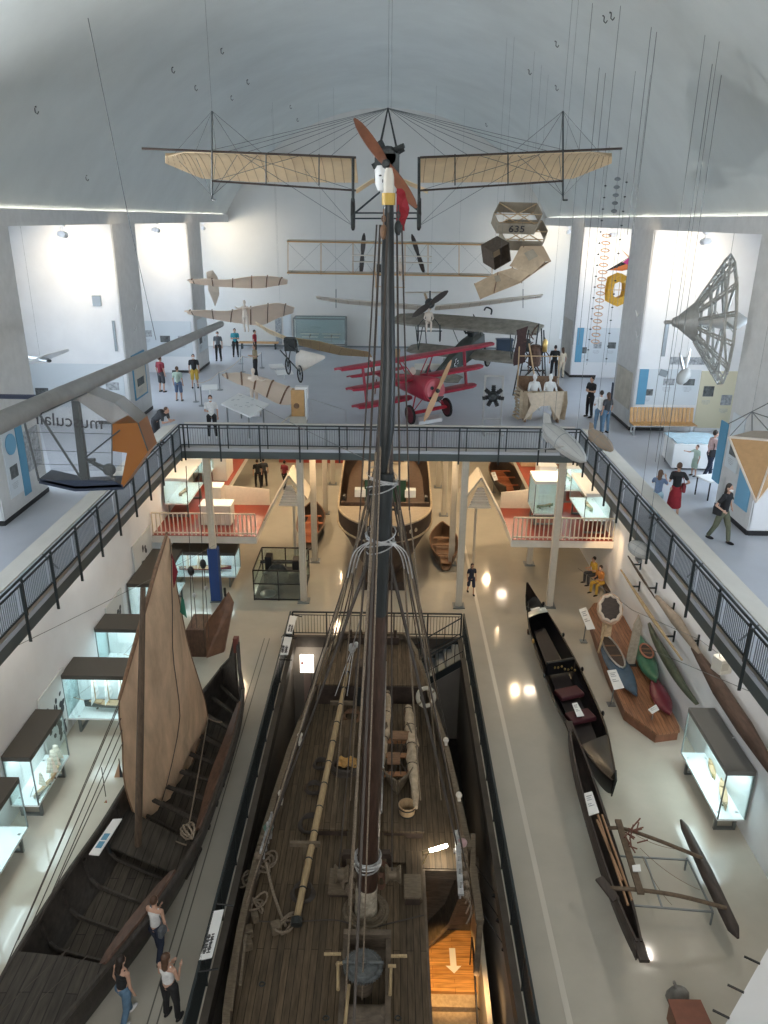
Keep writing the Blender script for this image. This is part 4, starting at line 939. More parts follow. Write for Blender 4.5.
# ================================================================== GROUND FLOOR EXHIBITS
M['case_top'] = mat('case_lid_bronze', (.075, .068, .058), .45, .3)
M['case_white'] = mat('case_white_plinth', (.80, .84, .84), .4)
M['case_strip'] = mat('case_light_strip', (1, 1, 1), emit=(.86, .96, 1.0), estr=5)
M['case_frame'] = mat('case_frame_steel', (.20, .22, .22), .35, .6)
def display_case(x0, x1, y0, y1, label, z0=.55, z1=1.92, base=0.0, light=14, top=None, backx=None, group='lit glass display cases'):
 cx, cy = (x0 + x1) / 2, (y0 + y1) / 2; w, d = (x1 - x0), (y1 - y0); t = thing('display_case', label, 'display case', (cx, cy, base), group=group)
 b = MB(); b.box((0, 0, z1 + .07), (w + .04, d + .04, .14)); b.build('lid', top or M['case_top'], t, bevel=.01)
 b = MB(); b.box((0, 0, z0 - .03), (w, d, .06)); b.build('display_floor', M['case_white'], t)
 b = MB()
 if backx == 'L': b.box((-w / 2 + .02, 0, (z0 + z1) / 2), (.03, d - .02, z1 - z0))
 elif backx == 'R': b.box((w / 2 - .02, 0, (z0 + z1) / 2), (.03, d - .02, z1 - z0))
 else: b.box((0, d / 2 - .02, (z0 + z1) / 2), (w - .02, .03, z1 - z0))
 b.build('back_panel', M['case_white'], t)
 for (dx, dy, sx, sy) in ((0, -d / 2, w, .012), (w / 2, 0, .012, d), (-w / 2, 0, .012, d)):
  if (backx == 'L' and dx < 0) or (backx == 'R' and dx > 0): continue
  b = MB(); b.box((dx, dy, (z0 + z1) / 2), (sx - .01 if sx > .1 else sx, sy - .01 if sy > .1 else sy, z1 - z0)); b.build('glass_pane', M['glass'], t)
 for sx in (-1, 1):
  for sy in (-1, 1): b = MB(); b.box((sx * (w / 2), sy * (d / 2), (z0 + z1) / 2), (.03, .03, z1 - z0)); b.build('frame_post', M['case_frame'], t)
 b = MB(); b.box((0, 0, z1 - .01), (w * .8, .06, .02) if w > d else (.06, d * .8, .02)); b.build('light_strip', M['case_strip'], t)
 if z0 > .3:
  for s_ in (-1, 1):
   b = MB()
   if d > w:
    y = s_ * (d / 2 - .25); b.box((-w / 2 + .1, y, z0 / 2), (.07, .07, z0)); b.box((w / 2 - .1, y, z0 / 2), (.07, .07, z0)); b.box((0, y, .035), (w - .2, .07, .07))
   else:
    x = s_ * (w / 2 - .3); b.box((x, -d / 2 + .1, z0 / 2), (.07, .07, z0)); b.box((x, d / 2 - .1, z0 / 2), (.07, .07, z0)); b.box((x, 0, .035), (.07, d - .2, .07))
   b.build('leg_frame', M['case_frame'], t)
 if light: area('case_light', (cx, cy, base + z1 - .04), w * .8, light, (.84, .95, 1.0), (0, 0, 0), d * .8)
 return t
def model_ship(pos, rz, L, label, hullc, sails=3, stage=True, sailc=None, rig=True, h=.9, cat='ship model', group=None):
 t = thing('model_ship', label, cat, pos, rz, group=group)
 g = []; n = 14; Wd = L * .17; H = L * .11
 for i in range(n + 1):
  k = i / n; x = (k - .5) * L; w = Wd / 2 * max(.06, (1 - abs(2 * k - 1) ** 2.6)); zt = H + H * .5 * (2 * k - 1) ** 2; g.append([V((x, w * q, zt if abs(q) > .9 else z * H)) for q, z in ((-1, 1), (-.85, .5), (-.4, .08), (0, 0), (.4, .08), (.85, .5), (1, 1))])
 b = MB(); b.sheet(g, L * .008); b.build('hull', hullc, t, smooth=True)
 b = MB(); b.sheet([[row[0] + V((0, .01, -H * .15)), row[-1] + V((0, -.01, -H * .15))] for row in g[1:-1]], L * .01, nrm=(0, 0, 1)); b.box((L * .28, 0, H * 1.2), (L * .18, Wd * .6, H * .5)); b.box((-L * .3, 0, H * 1.15), (L * .15, Wd * .5, H * .35)); b.build('deck', M['wood_light'], t)
 b = MB(); b.bar((0, 0, 0), (0, 0, .001), .01)
 for s_ in (-.3, .3): b.box((s_ * L, 0, -.02), (.04, Wd * .6, .05))
 b.build('stand', M['wood_dark'], t)
 if rig:
  for i in range(sails):
   x = lerp(-.32, .30, i / max(1, sails - 1)) * L if sails > 1 else 0; mh = L * (.55 + .12 * math.sin(PI * (i + .7) / sails)); b = MB()
   b.tube([(x, 0, H * .8), (x, 0, H + mh)], L * .008, 6); b.build('mast', M['wood_light'], t)
   b = MB()
   for k in range(4):
    z0 = H + mh * (.12 + .21 * k); z1 = z0 + mh * .19; w0 = L * (.17 - .028 * k); w1 = w0 - L * .02; gg = []
    for j in range(5):
     v_ = j / 4; gg.append([V((x - L * .03 * math.sin(PI * v_) * math.sin(PI * u_ / 4) - .01, lerp(-1, 1, u_ / 4) * lerp(w0, w1, v_), lerp(z0, z1, v_))) for u_ in range(5)])
    b.sheet(gg, .006)
   b.build('sails', sailc or M['linen_white'], t, smooth=True)
  b = MB(); b.tube([(-L * .5, 0, H * 1.4), (-L * .66, 0, H * 2.0)], L * .007, 6); b.build('bowsprit', M['wood_light'], t)
  b = MB();
  for s_ in (-1, 1): b.bar((-L * .64, 0, H * 2), (-L * .3, 0, L * .6), .008)
  b.build('stay', M['darkrope'], t)
 return t
hull_black = mat('model_hull_black', (.03, .028, .025), .4); hull_wood = mat('model_hull_wood', (.30, .18, .09), .5); hull_red = mat('model_hull_red', (.30, .05, .03), .5)
cz = lambda u, v, z: G(u, v, z)
pB0 = G(42, 822, 0); pB1 = G(70, 755, .55)
xr = pB0.x; xl = -LWL + .06
display_case(xl, xr, pB0.y, pB1.y, 'glass case at the left wall with a galleon model, second from the photo edge', backx='L')
display_case(xl, xr + .05, pB0.y - 2.75, pB0.y - .75, 'glass case at the left wall cut off by the photo edge, nearest of its row', backx='L')
pC = G(67, 718, .55); display_case(xl, xl + 2.6, pC.y, pC.y + 1.0, 'glass case with a long three-masted ship model, half hidden by the big brown sail', light=18)
pD = G(96, 668, .55); display_case(xl, xl + 2.5, pD.y, pD.y + 1.0, 'glass case with a cream full-rigged ship, behind the steamer model case', light=18)
pE = G(120, 625, .55); display_case(xl, xl + 1.2, pE.y + .4, pE.y + 3.6, 'long glass case at the left wall farthest from the camera beside the sail top', backx='L')
pF = G(180, 575, .55)
fx0, fx1 = G(172, 572, .55).x, G(238, 572, .55).x; fy = G(205, 575, .55).y; display_case(fx0, fx1, fy - .1, fy + .9, 'glass case with a large cream-sailed model below the left red-floored platform', z1=1.5, light=10)
model_ship((xl + .62, pB0.y + 1.3, .57), R(100), .95, 'small pale galleon model in the second case on the left', M['wood_light'], 3, h=.8)
model_ship((xl + .6, pB0.y + .55, .57), R(75), .75, 'low pale boat model in front of the galleon in the second case', M['linen_white'], 1)
model_ship((xl + 1.35, pC.y + .5, .62), R(0), 2.0, 'long black and cream steamer model with four white sails', hull_black, 4, sailc=M['paper']).scale = (1, 1, .72)
model_ship((xl + 1.6, pD.y + .45, .62), R(10), 1.35, 'cream full-rigged ship model with billowing sails in the fourth case', hull_wood, 3)
model_ship((xl + .7, pE.y + 2.2, .62), R(70), 1.5, 'tall cream rigged ship model in the farthest left wall case', hull_wood, 3)
model_ship(((fx0 + fx1) / 2, fy + .4, .62), R(4), 2.2, 'big cream-sailed model with a dark red hull below the left platform', hull_red, 4).scale = (1, 1, .45)
M['panel_grey'] = mat('panel_pale_grey', (.60, .62, .61), .6)
for (u, v, L_, lab, pic) in ((54, 702, 1.7, 'pale wall panel with a black rigging picture beside the second case', 1), (116, 618, 1.6, 'pale wall panel with a black figure picture beside the fourth case', 2), (143, 552, 2.2, 'tall pale wall panel with a black rider silhouette by the far left corner', 3)):
 p = GX(u, v, -LWL + .05); zc = max(.9, p.z); t = thing('wall_panel', lab, 'wall panel', (-LWL + .03, p.y, 0))
 b = MB(); b.box((.01, 0, 1.15 if pic < 3 else 1.6), (.05, L_, 2.1 if pic < 3 else 3.0)); b.build('board', M['panel_grey'], t)
 b = MB(); rnd = random.Random(pic)
 for k in range(26):
  z = (.3 + 1.3 * rnd.random()) if pic < 3 else (.5 + 2.1 * rnd.random()); y = (rnd.random() - .5) * L_ * .62
  if pic == 3: y *= .45
  b.ball((.04, y, z), (.006, .05 + .1 * rnd.random(), .04 + .12 * rnd.random()), 8, 5, Euler((rnd.random() * 3, 0, 0)).to_matrix())
 b.build('picture', M['ink'], t)
# ---- the open cargo barge on the left
M['barge'] = mat('tarred_barge_timber', (.040, .033, .027), .6, var=.4, scale=5, stretch=(4, 1, 1), bump=.3)
M['barge_deck'] = plank_mat('barge_foredeck', (.060, .052, .042), (.042, .037, .031), width=.22, length=5, rough=.6)
M['barge_floor'] = plank_mat('barge_floorboards', (.075, .064, .05), (.045, .038, .031), width=.2, length=3)
M['washboard'] = mat('reddish_washboard', (.10, .052, .034), .55, var=.35, scale=4, stretch=(3, 1, 1))
GW = 1.15
Lb = [G(u, v, GW) for u, v in [(222, 668), (205, 690), (178, 722), (148, 757), (128, 783), (100, 828), (60, 885), (17, 953), (-15, 1010), (-50, 1080)]]
Rb = [G(u, v, GW) for u, v in [(243, 690), (240, 712), (231, 748), (221, 778), (205, 822), (185, 862), (150, 915), (108, 967), (58, 1027), (-5, 1100)]]
Lb = curve(Lb, 4); Rb = curve(Rb, 4); nb = len(Lb)
tipz = 2.35; tip = G(236, 642, tipz);
barge = thing('cargo_barge', 'long dark open wooden barge with a brown sail standing on the left floor', 'boat', (Lb[20].x + 1, Lb[20].y, 0))
def bp(b, name, m, **k): o = b.build(name, m, **k); o.parent = barge; o.matrix_parent_inverse = Matrix.Translation(-barge.location); return o
zg = lambda i: GW + .25 * max(0, (8 - i) / 8) ** 2 * 0
def sect(i):
 l, r = Lb[i], Rb[i]; c = (l + r) / 2; row = []
 for q, z in ((-1, GW), (-.97, .8), (-.85, .38), (-.6, .16), (0, .12), (.6, .16), (.85, .38), (.97, .8), (1, GW)): row.append(V((c.x + (r.x - l.x) / 2 * q, lerp(l.y, r.y, (q + 1) / 2), z)))
 return row
b = MB(); S_ = [sect(i) for i in range(nb)]
tipsec = [V((tip.x + q * .05, tip.y + .0, z)) for q, z in ((-1, tipz), (-1, 1.8), (-1, 1.1), (-.5, .6), (0, .35), (.5, .6), (1, 1.1), (1, 1.8), (1, tipz))]
mid = []
for a, c_ in zip(S_[0], tipsec): mid.append(a.lerp(c_, .5) + V(((c_.x - a.x) * .12, 0, -.12)))
b.sheet([tipsec, mid] + S_, .07); bp(b, 'hull', M['barge'], smooth=True)
b = MB(); b.tube([tipsec[0], mid[0]] + [p + V((0, 0, .02)) for p in Lb], .06, 6); bp(b, 'gunwale', M['barge'])
b = MB(); b.tube([tipsec[-1], mid[-1]] + [p + V((0, 0, .02)) for p in Rb], .06, 6); bp(b, 'gunwale', M['barge'])
b = MB(); b.box(tip + V((0, .02, -.1)), (.16, .2, .5)); bp(b, 'stem_head', mat('stem_red_brown', (.14, .04, .03), .5))
b = MB(); g = []
for i in range(4, nb - 4):
 l, r = Lb[i], Rb[i]; g.append([l.lerp(r, k / 6) * 1.0 - V((0, 0, GW - .30)) for k in (1.1, 2, 3, 4, 4.9)])
b.sheet(g, .05, nrm=(0, 0, 1)); bp(b, 'floor_boards', M['barge_floor'])
i_f = min(range(nb), key=lambda i: abs(((Lb[i] + Rb[i]) / 2 - (G(17, 953, GW) + G(108, 967, GW)) / 2).length))
b = MB(); g = [[Lb[i].lerp(Rb[i], k / 4) + V((0, 0, .02 + .05 * math.sin(PI * k / 4))) for k in range(5)] for i in range(i_f, nb)]; b.sheet(g, .06, nrm=(0, 0, 1)); bp(b, 'foredeck', M['barge_deck'])
for i in range(6, i_f, 2):
 l, r = Lb[i], Rb[i]; row = [l.lerp(r, .03) - V((0, 0, .1)), l.lerp(r, .06) - V((0, 0, .62)), l.lerp(r, .16) - V((0, 0, .78)), l.lerp(r, .5) - V((0, 0, .80)), l.lerp(r, .84) - V((0, 0, .78)), l.lerp(r, .94) - V((0, 0, .62)), l.lerp(r, .97) - V((0, 0, .1))]
 b = MB(); b.tube(row, .05, 6); bp(b, 'frame_rib', M['barge'])
for (i0, i1) in ((3, 17), (21, i_f)):
 b = MB(); g = []
 for i in range(i0, i1 + 1):
  l, r = Lb[i], Rb[i]; d = (l - r).normalized(); wd = .30 * math.sin(PI * (i - i0 + .7) / (i1 - i0 + 1.4)) ** .5; g.append([r + d * .04 + V((0, 0, .10)), r + d * (.04 + wd) + V((0, 0, -.02))])
 b.sheet(g, .05); bp(b, 'washboard', M['washboard'])
im = min(range(nb), key=lambda i: abs(Rb[i].y - G(190, 850, GW).y))
b = MB(); g = [[Lb[i].lerp(Rb[i], k / 3) - V((0, 0, .5)) for k in range(4)] for i in range(im - 2, im + 2)]; b.sheet(g, .06, nrm=(0, 0, 1)); bp(b, 'mast_deck', M['barge_deck'])
for i in range(1, im - 2, 2):
 b = MB(); g = [[Lb[i].lerp(Rb[i], k / 3).lerp(Lb[i + 1].lerp(Rb[i + 1], k / 3), j) - V((0, 0, .45)) for k in range(4)] for j in (0, .35)]; b.sheet(g, .06, nrm=(0, 0, 1)); bp(b, 'thwart', M['barge'])
mb = G(138, 846, GW - .5); mt = GY(143, 588, mb.y)
b = MB(); b.tube([mb, mb.lerp(mt, .5), mt], [.085, .08, .055], 10); bp(b, 'mast', mat('old_grey_brown_spar', (.11, .075, .05), .7, var=.3, scale=6, stretch=(4, 4, .7)), smooth=True)
yb_ = [GY(u, v, Y) for u, v, Y in ((167, 532, 17.0), (155, 572, 16.5), (136, 640, 15.7), (119, 700, 15.1))]
b = MB(); b.tube(yb_, [.03, .05, .05, .04], 8); bp(b, 'yard', M['wood'], smooth=True)
Lc = [GY(u, v, Y) for u, v, Y in ((167, 536, 17.0), (150, 590, 16.3), (134, 645, 15.7), (119, 702, 15.2), (121, 745, 15.15), (130, 800, 15.2), (143, 833, 15.3))]
Rc = [GY(u, v, Y) for u, v, Y in ((169, 540, 17.1), (177, 590, 17.4), (186, 640, 17.8), (208, 717, 18.9), (196, 748, 18.0), (182, 782, 17.0), (158, 833, 15.6))]
Lc = curve(Lc, 4); Rc = curve(Rc, 4); b = MB(); g = []
for i, (l, r) in enumerate(zip(Lc, Rc)):
 row = []
 for k in range(13):
  t_ = k / 12; p = l.lerp(r, t_); bel = .35 * math.sin(PI * t_) * math.sin(PI * (i + 1) / (len(Lc) + 1)); p += V((bel, -bel * .6, 0)); p += V((.045 * math.sin(k * 1.9 + i * .55), .045 * math.sin(i * 1.3 + k), 0)) * (1 if i > 12 else .4); row.append(p)
 g.append(row)
M['brown_sail'] = translucent(mat('tanned_canvas_sail', (.62, .44, .29), .9, var=.22, scale=1.3, stretch=(2, 2, .5), bump=.4), .25)
b.sheet(g, .015); sl = bp(b, 'sail', M['brown_sail'], smooth=True)
b = MB(); b.tube([g[i][6] + V((.03, -.03, 0)) for i in range(len(g) - 3)], .012, 5); q = b.build('seam', M['darkrope']); q.parent = sl
b = MB(); b.tube([r[-1] for r in g], .03, 6); b.tube([r[0] for r in g], .02, 6); q = b.build('bolt_rope', M['wood']); q.parent = sl
for (a, m_, nm) in (([(166, 548), (160, 565), (170, 575), (172, 560)], (.02, .10, .07), 'green flag'), ([(171, 552), (168, 583), (174, 588), (178, 572)], (.22, .02, .03), 'dark red flag'), ([(182, 596), (180, 612), (187, 618), (184, 600)], (.03, .16, .10), 'green flag low on the sail edge')):
 Ps = [GY(u, v, 16.95) for u, v in a]; b = MB(); b.sheet([[Ps[0], Ps[3]], [Ps[0].lerp(Ps[1], .5) + V((0, -.04, 0)), Ps[3].lerp(Ps[2], .5)], [Ps[1], Ps[2]]], .012); q = bp(b, 'flag', mat('flag_%d' % len(bpy.data.materials), m_, .8)); q['label'] = nm
for (u0, v0, u1, v1) in ((119, 706, 18, 940), (121, 718, 30, 928), (122, 730, 42, 915), (123, 742, 40, 920), (120, 700, 0, 980)):
 b = MB(); b.tube(sag(GY(u0, v0, 15.15), G(u1, v1, GW + .05), .02), .012, 5); bp(b, 'mast_stay', M['darkrope'])
for (u0, v0, Y0_, u1, v1) in ((208, 718, 18.9, 186, 840), (208, 718, 18.9, 222, 722), (158, 831, 15.6, 186, 845)):
 b = MB(); b.tube(sag(GY(u0, v0, Y0_), G(u1, v1, GW + .05), .05), .018, 5); bp(b, 'sheet_rope', M['rope'])
c = G(188, 832, GW + .05); b = MB()
for k in range(4): b.tube([c + V((.16 * math.cos(a + k), .2 * math.sin(a), .03 * k + .05 * math.sin(2 * a + k))) for a in [i * PI / 7 for i in range(14)]], .022, 5, closed=True)
bp(b, 'rope_tangle', M['rope'])
b = MB()
for (u0, v0, u1, v1) in ((70, 947, 0, 1012), (88, 955, 40, 1000), (66, 950, 20, 1024)): b.tube([G(u0, v0, GW + .09), G(u1, v1, GW + .09)], .010, 5)
bp(b, 'deck_line', M['darkrope'])
Ps = [G(u, v, GW + .55) for u, v in ((113, 820), (122, 819.5), (99, 856), (89, 855))]; c = sum(Ps, V()) / 4
t = thing('info_board', 'slanted white board with two blue pictures on the left side of the barge', 'info board', c); b = MB(); b.prism([p - c for p in Ps], (0, 0, .03)); b.build('panel', M['paper'], t)
for k in (.52, .74):
 b = MB(); a0, a1 = Ps[0].lerp(Ps[3], k - .09), Ps[1].lerp(Ps[2], k - .09); b0, b1 = Ps[0].lerp(Ps[3], k + .09), Ps[1].lerp(Ps[2], k + .09); u_ = V((0, 0, .032))
 b.prism([a0.lerp(a1, .2) - c + u_, a0.lerp(a1, .8) - c + u_, b0.lerp(b1, .8) - c + u_, b0.lerp(b1, .2) - c + u_], (0, 0, .004)); b.build('picture', M['blueboard'], t)
b = MB(); b.tube([(0, 0, 0), (0, .1, -.55)], .03, 6); b.build('post', M['steel'], t)
for (pts, Y, lab, m1, m2) in (([(106, 800), (97, 812), (105, 831), (110, 815)], 16.3, 'small red and tan pennant beside the barge sign', (.32, .02, .03), (.55, .36, .20)), ([(119, 762), (114, 778), (120, 784), (124, 780)], 17.3, 'small dark triangular pennant left of the sail above the barge', (.03, .03, .035), (.45, .27, .17))):
 P = [GY(u, v, Y) for u, v in pts]; c = sum(P, V()) / 4; t = thing('pennant', lab, 'flag', c)
 b = MB(); b.prism([P[0] - c, P[3] - c, P[2].lerp(P[0], .3) - c], (0, .015, 0)); b.build('dark_half', mat('pen_a%d' % int(Y), m1, .8), t)
 b = MB(); b.prism([P[0] - c, P[2] - c, P[1] - c], (0, .015, 0)); b.build('tan_half', mat('pen_b%d' % int(Y), m2, .8), t)
 b = MB(); b.tube([P[0] - c + V((0, .02, .1)), V((P[0].x - c.x, .02, -c.z + (0 if Y > 17 else GW)))], .012, 5); b.build('staff', M['darkrope'], t)
q0 = G(188, 657, 0); q1 = G(206, 658, 0); t = thing('boat_rudder', 'big brown wooden rudder standing on a crate behind the barge tip', 'rudder', (q0.x, q0.y, 0))
w = q1.x - q0.x; b = MB(); b.box((w / 2, .6, .55), (w, 1.2, 1.1)); b.build('crate', M['washboard'], t, bevel=.02)
b = MB(); b.prism([(w + .02, -.05, 0), (w + .55, .35, 0), (w + .85, 1.0, 1.6), (w + .65, 1.1, 2.0), (w + .05, .1, 1.3)], (.02, .16, .0)); b.build('blade', mat('brown_rudder', (.17, .085, .05), .5, var=.3, scale=3), t)
b = MB(); b.tube([(w + .6, 1.0, 1.95), (w + .62, .9, 2.3)], .05, 6); b.build('head', M['black'], t)
for (u, v0, v1, lab) in ((191, 571, 628, 'rope tackle with a black oval pulley hanging left of the blue post, nearer the sail'), (203, 564, 640, 'rope tackle with a black oval pulley hanging close beside the blue post')):
 Y = 22.5; p = GY(u, v0, Y); t = thing('hanging_tackle', lab, 'tackle', p); b = MB(); b.ball((0, 0, 0), (.11, .08, .17), 10, 8); b.build('pulley', M['black'], t, smooth=True)
 b = MB(); b.tube([(0, 0, .1), GY(u - 5, 466, Y) - p], .012, 5); b.tube([(.03, 0, 0), GY(u + 6, v1, Y) - p], .012, 5); b.tube([(-.03, 0, 0), GY(u + 1, v1, Y) - p], .012, 5); b.build('line', M['darkrope'], t)
 b = MB(); b.ball(GY(u + 3, v0 + 24, Y) - p, (.06, .05, .09), 8, 6); b.build('small_block', M['zinc'], t)
# ---- gondola
M['gloss_black'] = mat('gondola_lacquer', (.007, .007, .008), .28, spec=.5)
M['brass'] = mat('brass_fitting', (.55, .38, .14), .3, .8)
ge = [((527, 583), 1.9), ((527.5, 600), 1.1), ((529, 625), .7), ((538, 655), .62), ((551, 692), .6), ((572, 732), .65), ((594, 763), .85), ((613, 781), 1.15)]
gr = [((527.5, 583), 1.9), ((537, 598), 1.1), ((551, 618), .7), ((570, 650), .62), ((588, 685), .6), ((604, 722), .65), ((611, 752), .85), ((615.5, 776), 1.15)]
Lg = curve([G(*p, z) for p, z in ge], 5); Rg = curve([G(*p, z) for p, z in gr], 5)
gc = (Lg[len(Lg) // 2] + Rg[len(Rg) // 2]) / 2; gon = thing('gondola', 'slender glossy black gondola with a pointed upturned prow on the right floor', 'boat', (gc.x, gc.y, 0))
def gp(b, name, m, par=None, **k): o = b.build(name, m, **k); o.parent = par or gon; o.matrix_parent_inverse = Matrix.Translation(-gon.location); return o
n_ = len(Lg); g = []
for i in range(n_):
 l, r = Lg[i], Rg[i]; k = abs(2 * i / (n_ - 1) - 1); kz = .1 + (l.z - .45) * k ** 3 * .8 ; row = []
 for q, f in ((-1, 1), (-.9, .55), (-.62, .12), (0, 0), (.62, .12), (.9, .55), (1, 1)): p = l.lerp(r, (q + 1) / 2); row.append(V((p.x, p.y, lerp(kz, p.z, f))))
 g.append(row)
b = MB(); b.sheet(g, .04); gp(b, 'hull', M['gloss_black'], smooth=True)
b = MB(); b.tube(Lg, .035, 6); gp(b, 'gunwale', M['gloss_black'], smooth=True); b = MB(); b.tube(Rg, .035, 6); gp(b, 'gunwale', M['gloss_black'], smooth=True)
for (i0, i1, nm) in ((1, 9, 'stern_deck'), (27, n_ - 1, 'bow_deck')):
 b = MB(); b.sheet([[Lg[i].lerp(Rg[i], k / 4) + V((0, 0, .03 * math.sin(PI * k / 4))) for k in range(5)] for i in range(i0, i1)], .03, nrm=(0, 0, 1)); gp(b, nm, M['gloss_black'], smooth=True)
b = MB(); b.sheet([[Lg[i].lerp(Rg[i], k / 4) + V((0, 0, .06 + .05 * math.sin(PI * k / 4))) for k in range(5)] for i in (8, 9)], .03, nrm=(0, 0, 1)); gp(b, 'chrome_band', M['alu'])
b = MB(); b.sheet([[Lg[i].lerp(Rg[i], k / 4) + V((0, 0, -.35)) for k in range(1, 4)] for i in range(10, 27)], .03, nrm=(0, 0, 1)); gp(b, 'floor', mat('gondola_floor', (.012, .008, .009), .6))
for i, (m_, nm) in ((20, ('seat', 'red_leather')), (23, ('seat', 'red_leather'))):
 c = (Lg[i] + Rg[i]) / 2; b = MB(); b.box(c + V((0, 0, -.18)), (.85, .5, .16), .35); gp(b, 'seat', mat('dark_red_seat%d' % i, (.055, .008, .014), .6), bevel=.04)
c = (Lg[17] + Rg[17]) / 2; b = MB(); b.box(c + V((0, 0, .0)), (1.05, .12, .5), .3); gp(b, 'carved_backrest', M['gloss_black'], bevel=.03)
b = MB()
for k in range(9): b.ball(c + V((-.42 + .105 * k, -.10 - .03 * k, .08 + .05 * math.sin(k * 2))), (.035, .015, .05), 8, 5)
gp(b, 'carving', M['brass'])
for i in (7, 13, 18, 24):
 b = MB(); b.ball(Lg[i] + V((-.02, 0, .04)), (.05, .12, .09), 8, 6); gp(b, 'ornament', M['brass'] if i in (13,) else M['gloss_black'], smooth=True)
 b = MB(); b.ball(Rg[i] + V((.04, 0, .06)), (.05, .08, .09), 8, 6); gp(b, 'ornament', M['gloss_black'], smooth=True)
b = MB(); b.prism([Lg[-1] + V((0, 0, -.5)), Lg[-1] + V((.03, -.1, .1)), Lg[-1] + V((.06, .12, .25)), Lg[-1] + V((.06, .2, -.2))], (.04, 0, 0)); gp(b, 'prow_iron', M['iron'])
b = MB(); b.box((Lg[9] + Rg[9]) / 2 + V((-.05, .3, .12)), (.42, .28, .08), .2); gp(b, 'folded_cloth', M['paper'], bevel=.03)
for i in (9, 28):
 c = (Lg[i] + Rg[i]) / 2; b = MB(); b.box((c.x, c.y, .08), (.7, .15, .16)); gp(b, 'cradle', M['wood_dark'])
def board_px(px, z, label, legs=True, pic=True, th=.025, group='white information boards by the boats'):
 P = [G(u, v, z) for u, v in px]; c = sum(P, V()) / 4; t = thing('info_board', label, 'info board', c, group=group)
 b = MB(); b.prism([p - c for p in P], (0, 0, th)); b.build('panel', M['paper'], t)
 if pic:
  b = MB();
  for j in range(6):
   if j == 3: continue
   k0 = .16 + .09 * j; a0, a1 = P[0].lerp(P[3], k0) - c, P[1].lerp(P[2], k0) - c; d0, d1 = P[0].lerp(P[3], k0 + .035) - c, P[1].lerp(P[2], k0 + .035) - c; u_ = V((0, 0, th + .002)); r_ = (.88, .7, .8, 1, .6, .85)[j]
   b.prism([a0.lerp(a1, .15) + u_, a0.lerp(a1, r_ * .9) + u_, d0.lerp(d1, r_ * .9) + u_, d0.lerp(d1, .15) + u_], (0, 0, .003))
  b.build('printing', M['greyprint'], t)
 if legs:
  b = MB(); b.tube([V((0, 0, -.01)), V((.0, .06, -z + .01))], .02, 6); b.box((0, .06, -z + .02), (.25, .25, .02)); b.build('stand', M['steel_mid'], t)
 return t
board_px([(572, 704), (577, 703), (584, 716), (577, 717)], .62, 'small white card lying on the red seat of the gondola', legs=False)
# ---- the angled timber platform with the kayaks
PLT = .38
M['teak'] = plank_mat('teak_platform', (.36, .17, .085), (.27, .12, .06), width=.13, axis='X', length=3, rough=.4, gap=.35, spec=.5)
M['teak_side'] = mat('teak_edge', (.20, .085, .045), .5, var=.2, scale=5)
pp = [G(u, v, PLT) for u, v in ((594, 603), (603, 602), (624, 616), (650, 665), (679, 726), (680, 731), (657, 734), (625, 711), (606, 668), (587, 612))]
for p in pp: p.x = min(p.x, LWR - .02)
t = thing('kayak_platform', 'angular brown timber platform along the right wall carrying the kayaks', 'platform', (pp[0].x, pp[6].y, 0)); o_ = V((pp[0].x, pp[6].y, 0))
b = MB(); b.prism([p - o_ - V((0, 0, .06)) for p in pp], (0, 0, .06)); b.build('boards', M['teak'], t)
b = MB(); cen = sum(pp, V()) / len(pp); b.prism([(p - o_).lerp(cen - o_, .02) - V((0, 0, PLT)) for p in pp], (0, 0, PLT - .06)); b.build('plinth', M['teak_side'], t)
board_px([(579, 610), (586, 607.5), (595, 629), (587, 630)], 1.0, 'upper white board on the left edge of the kayak platform')
board_px([(607, 671), (616, 670), (624, 688), (614, 690)], 1.0, 'lower white board on the left edge of the kayak platform')
board_px([(648, 710), (656, 705), (659, 710), (652, 714)], .75, 'small white card at the lower end of the kayak platform')
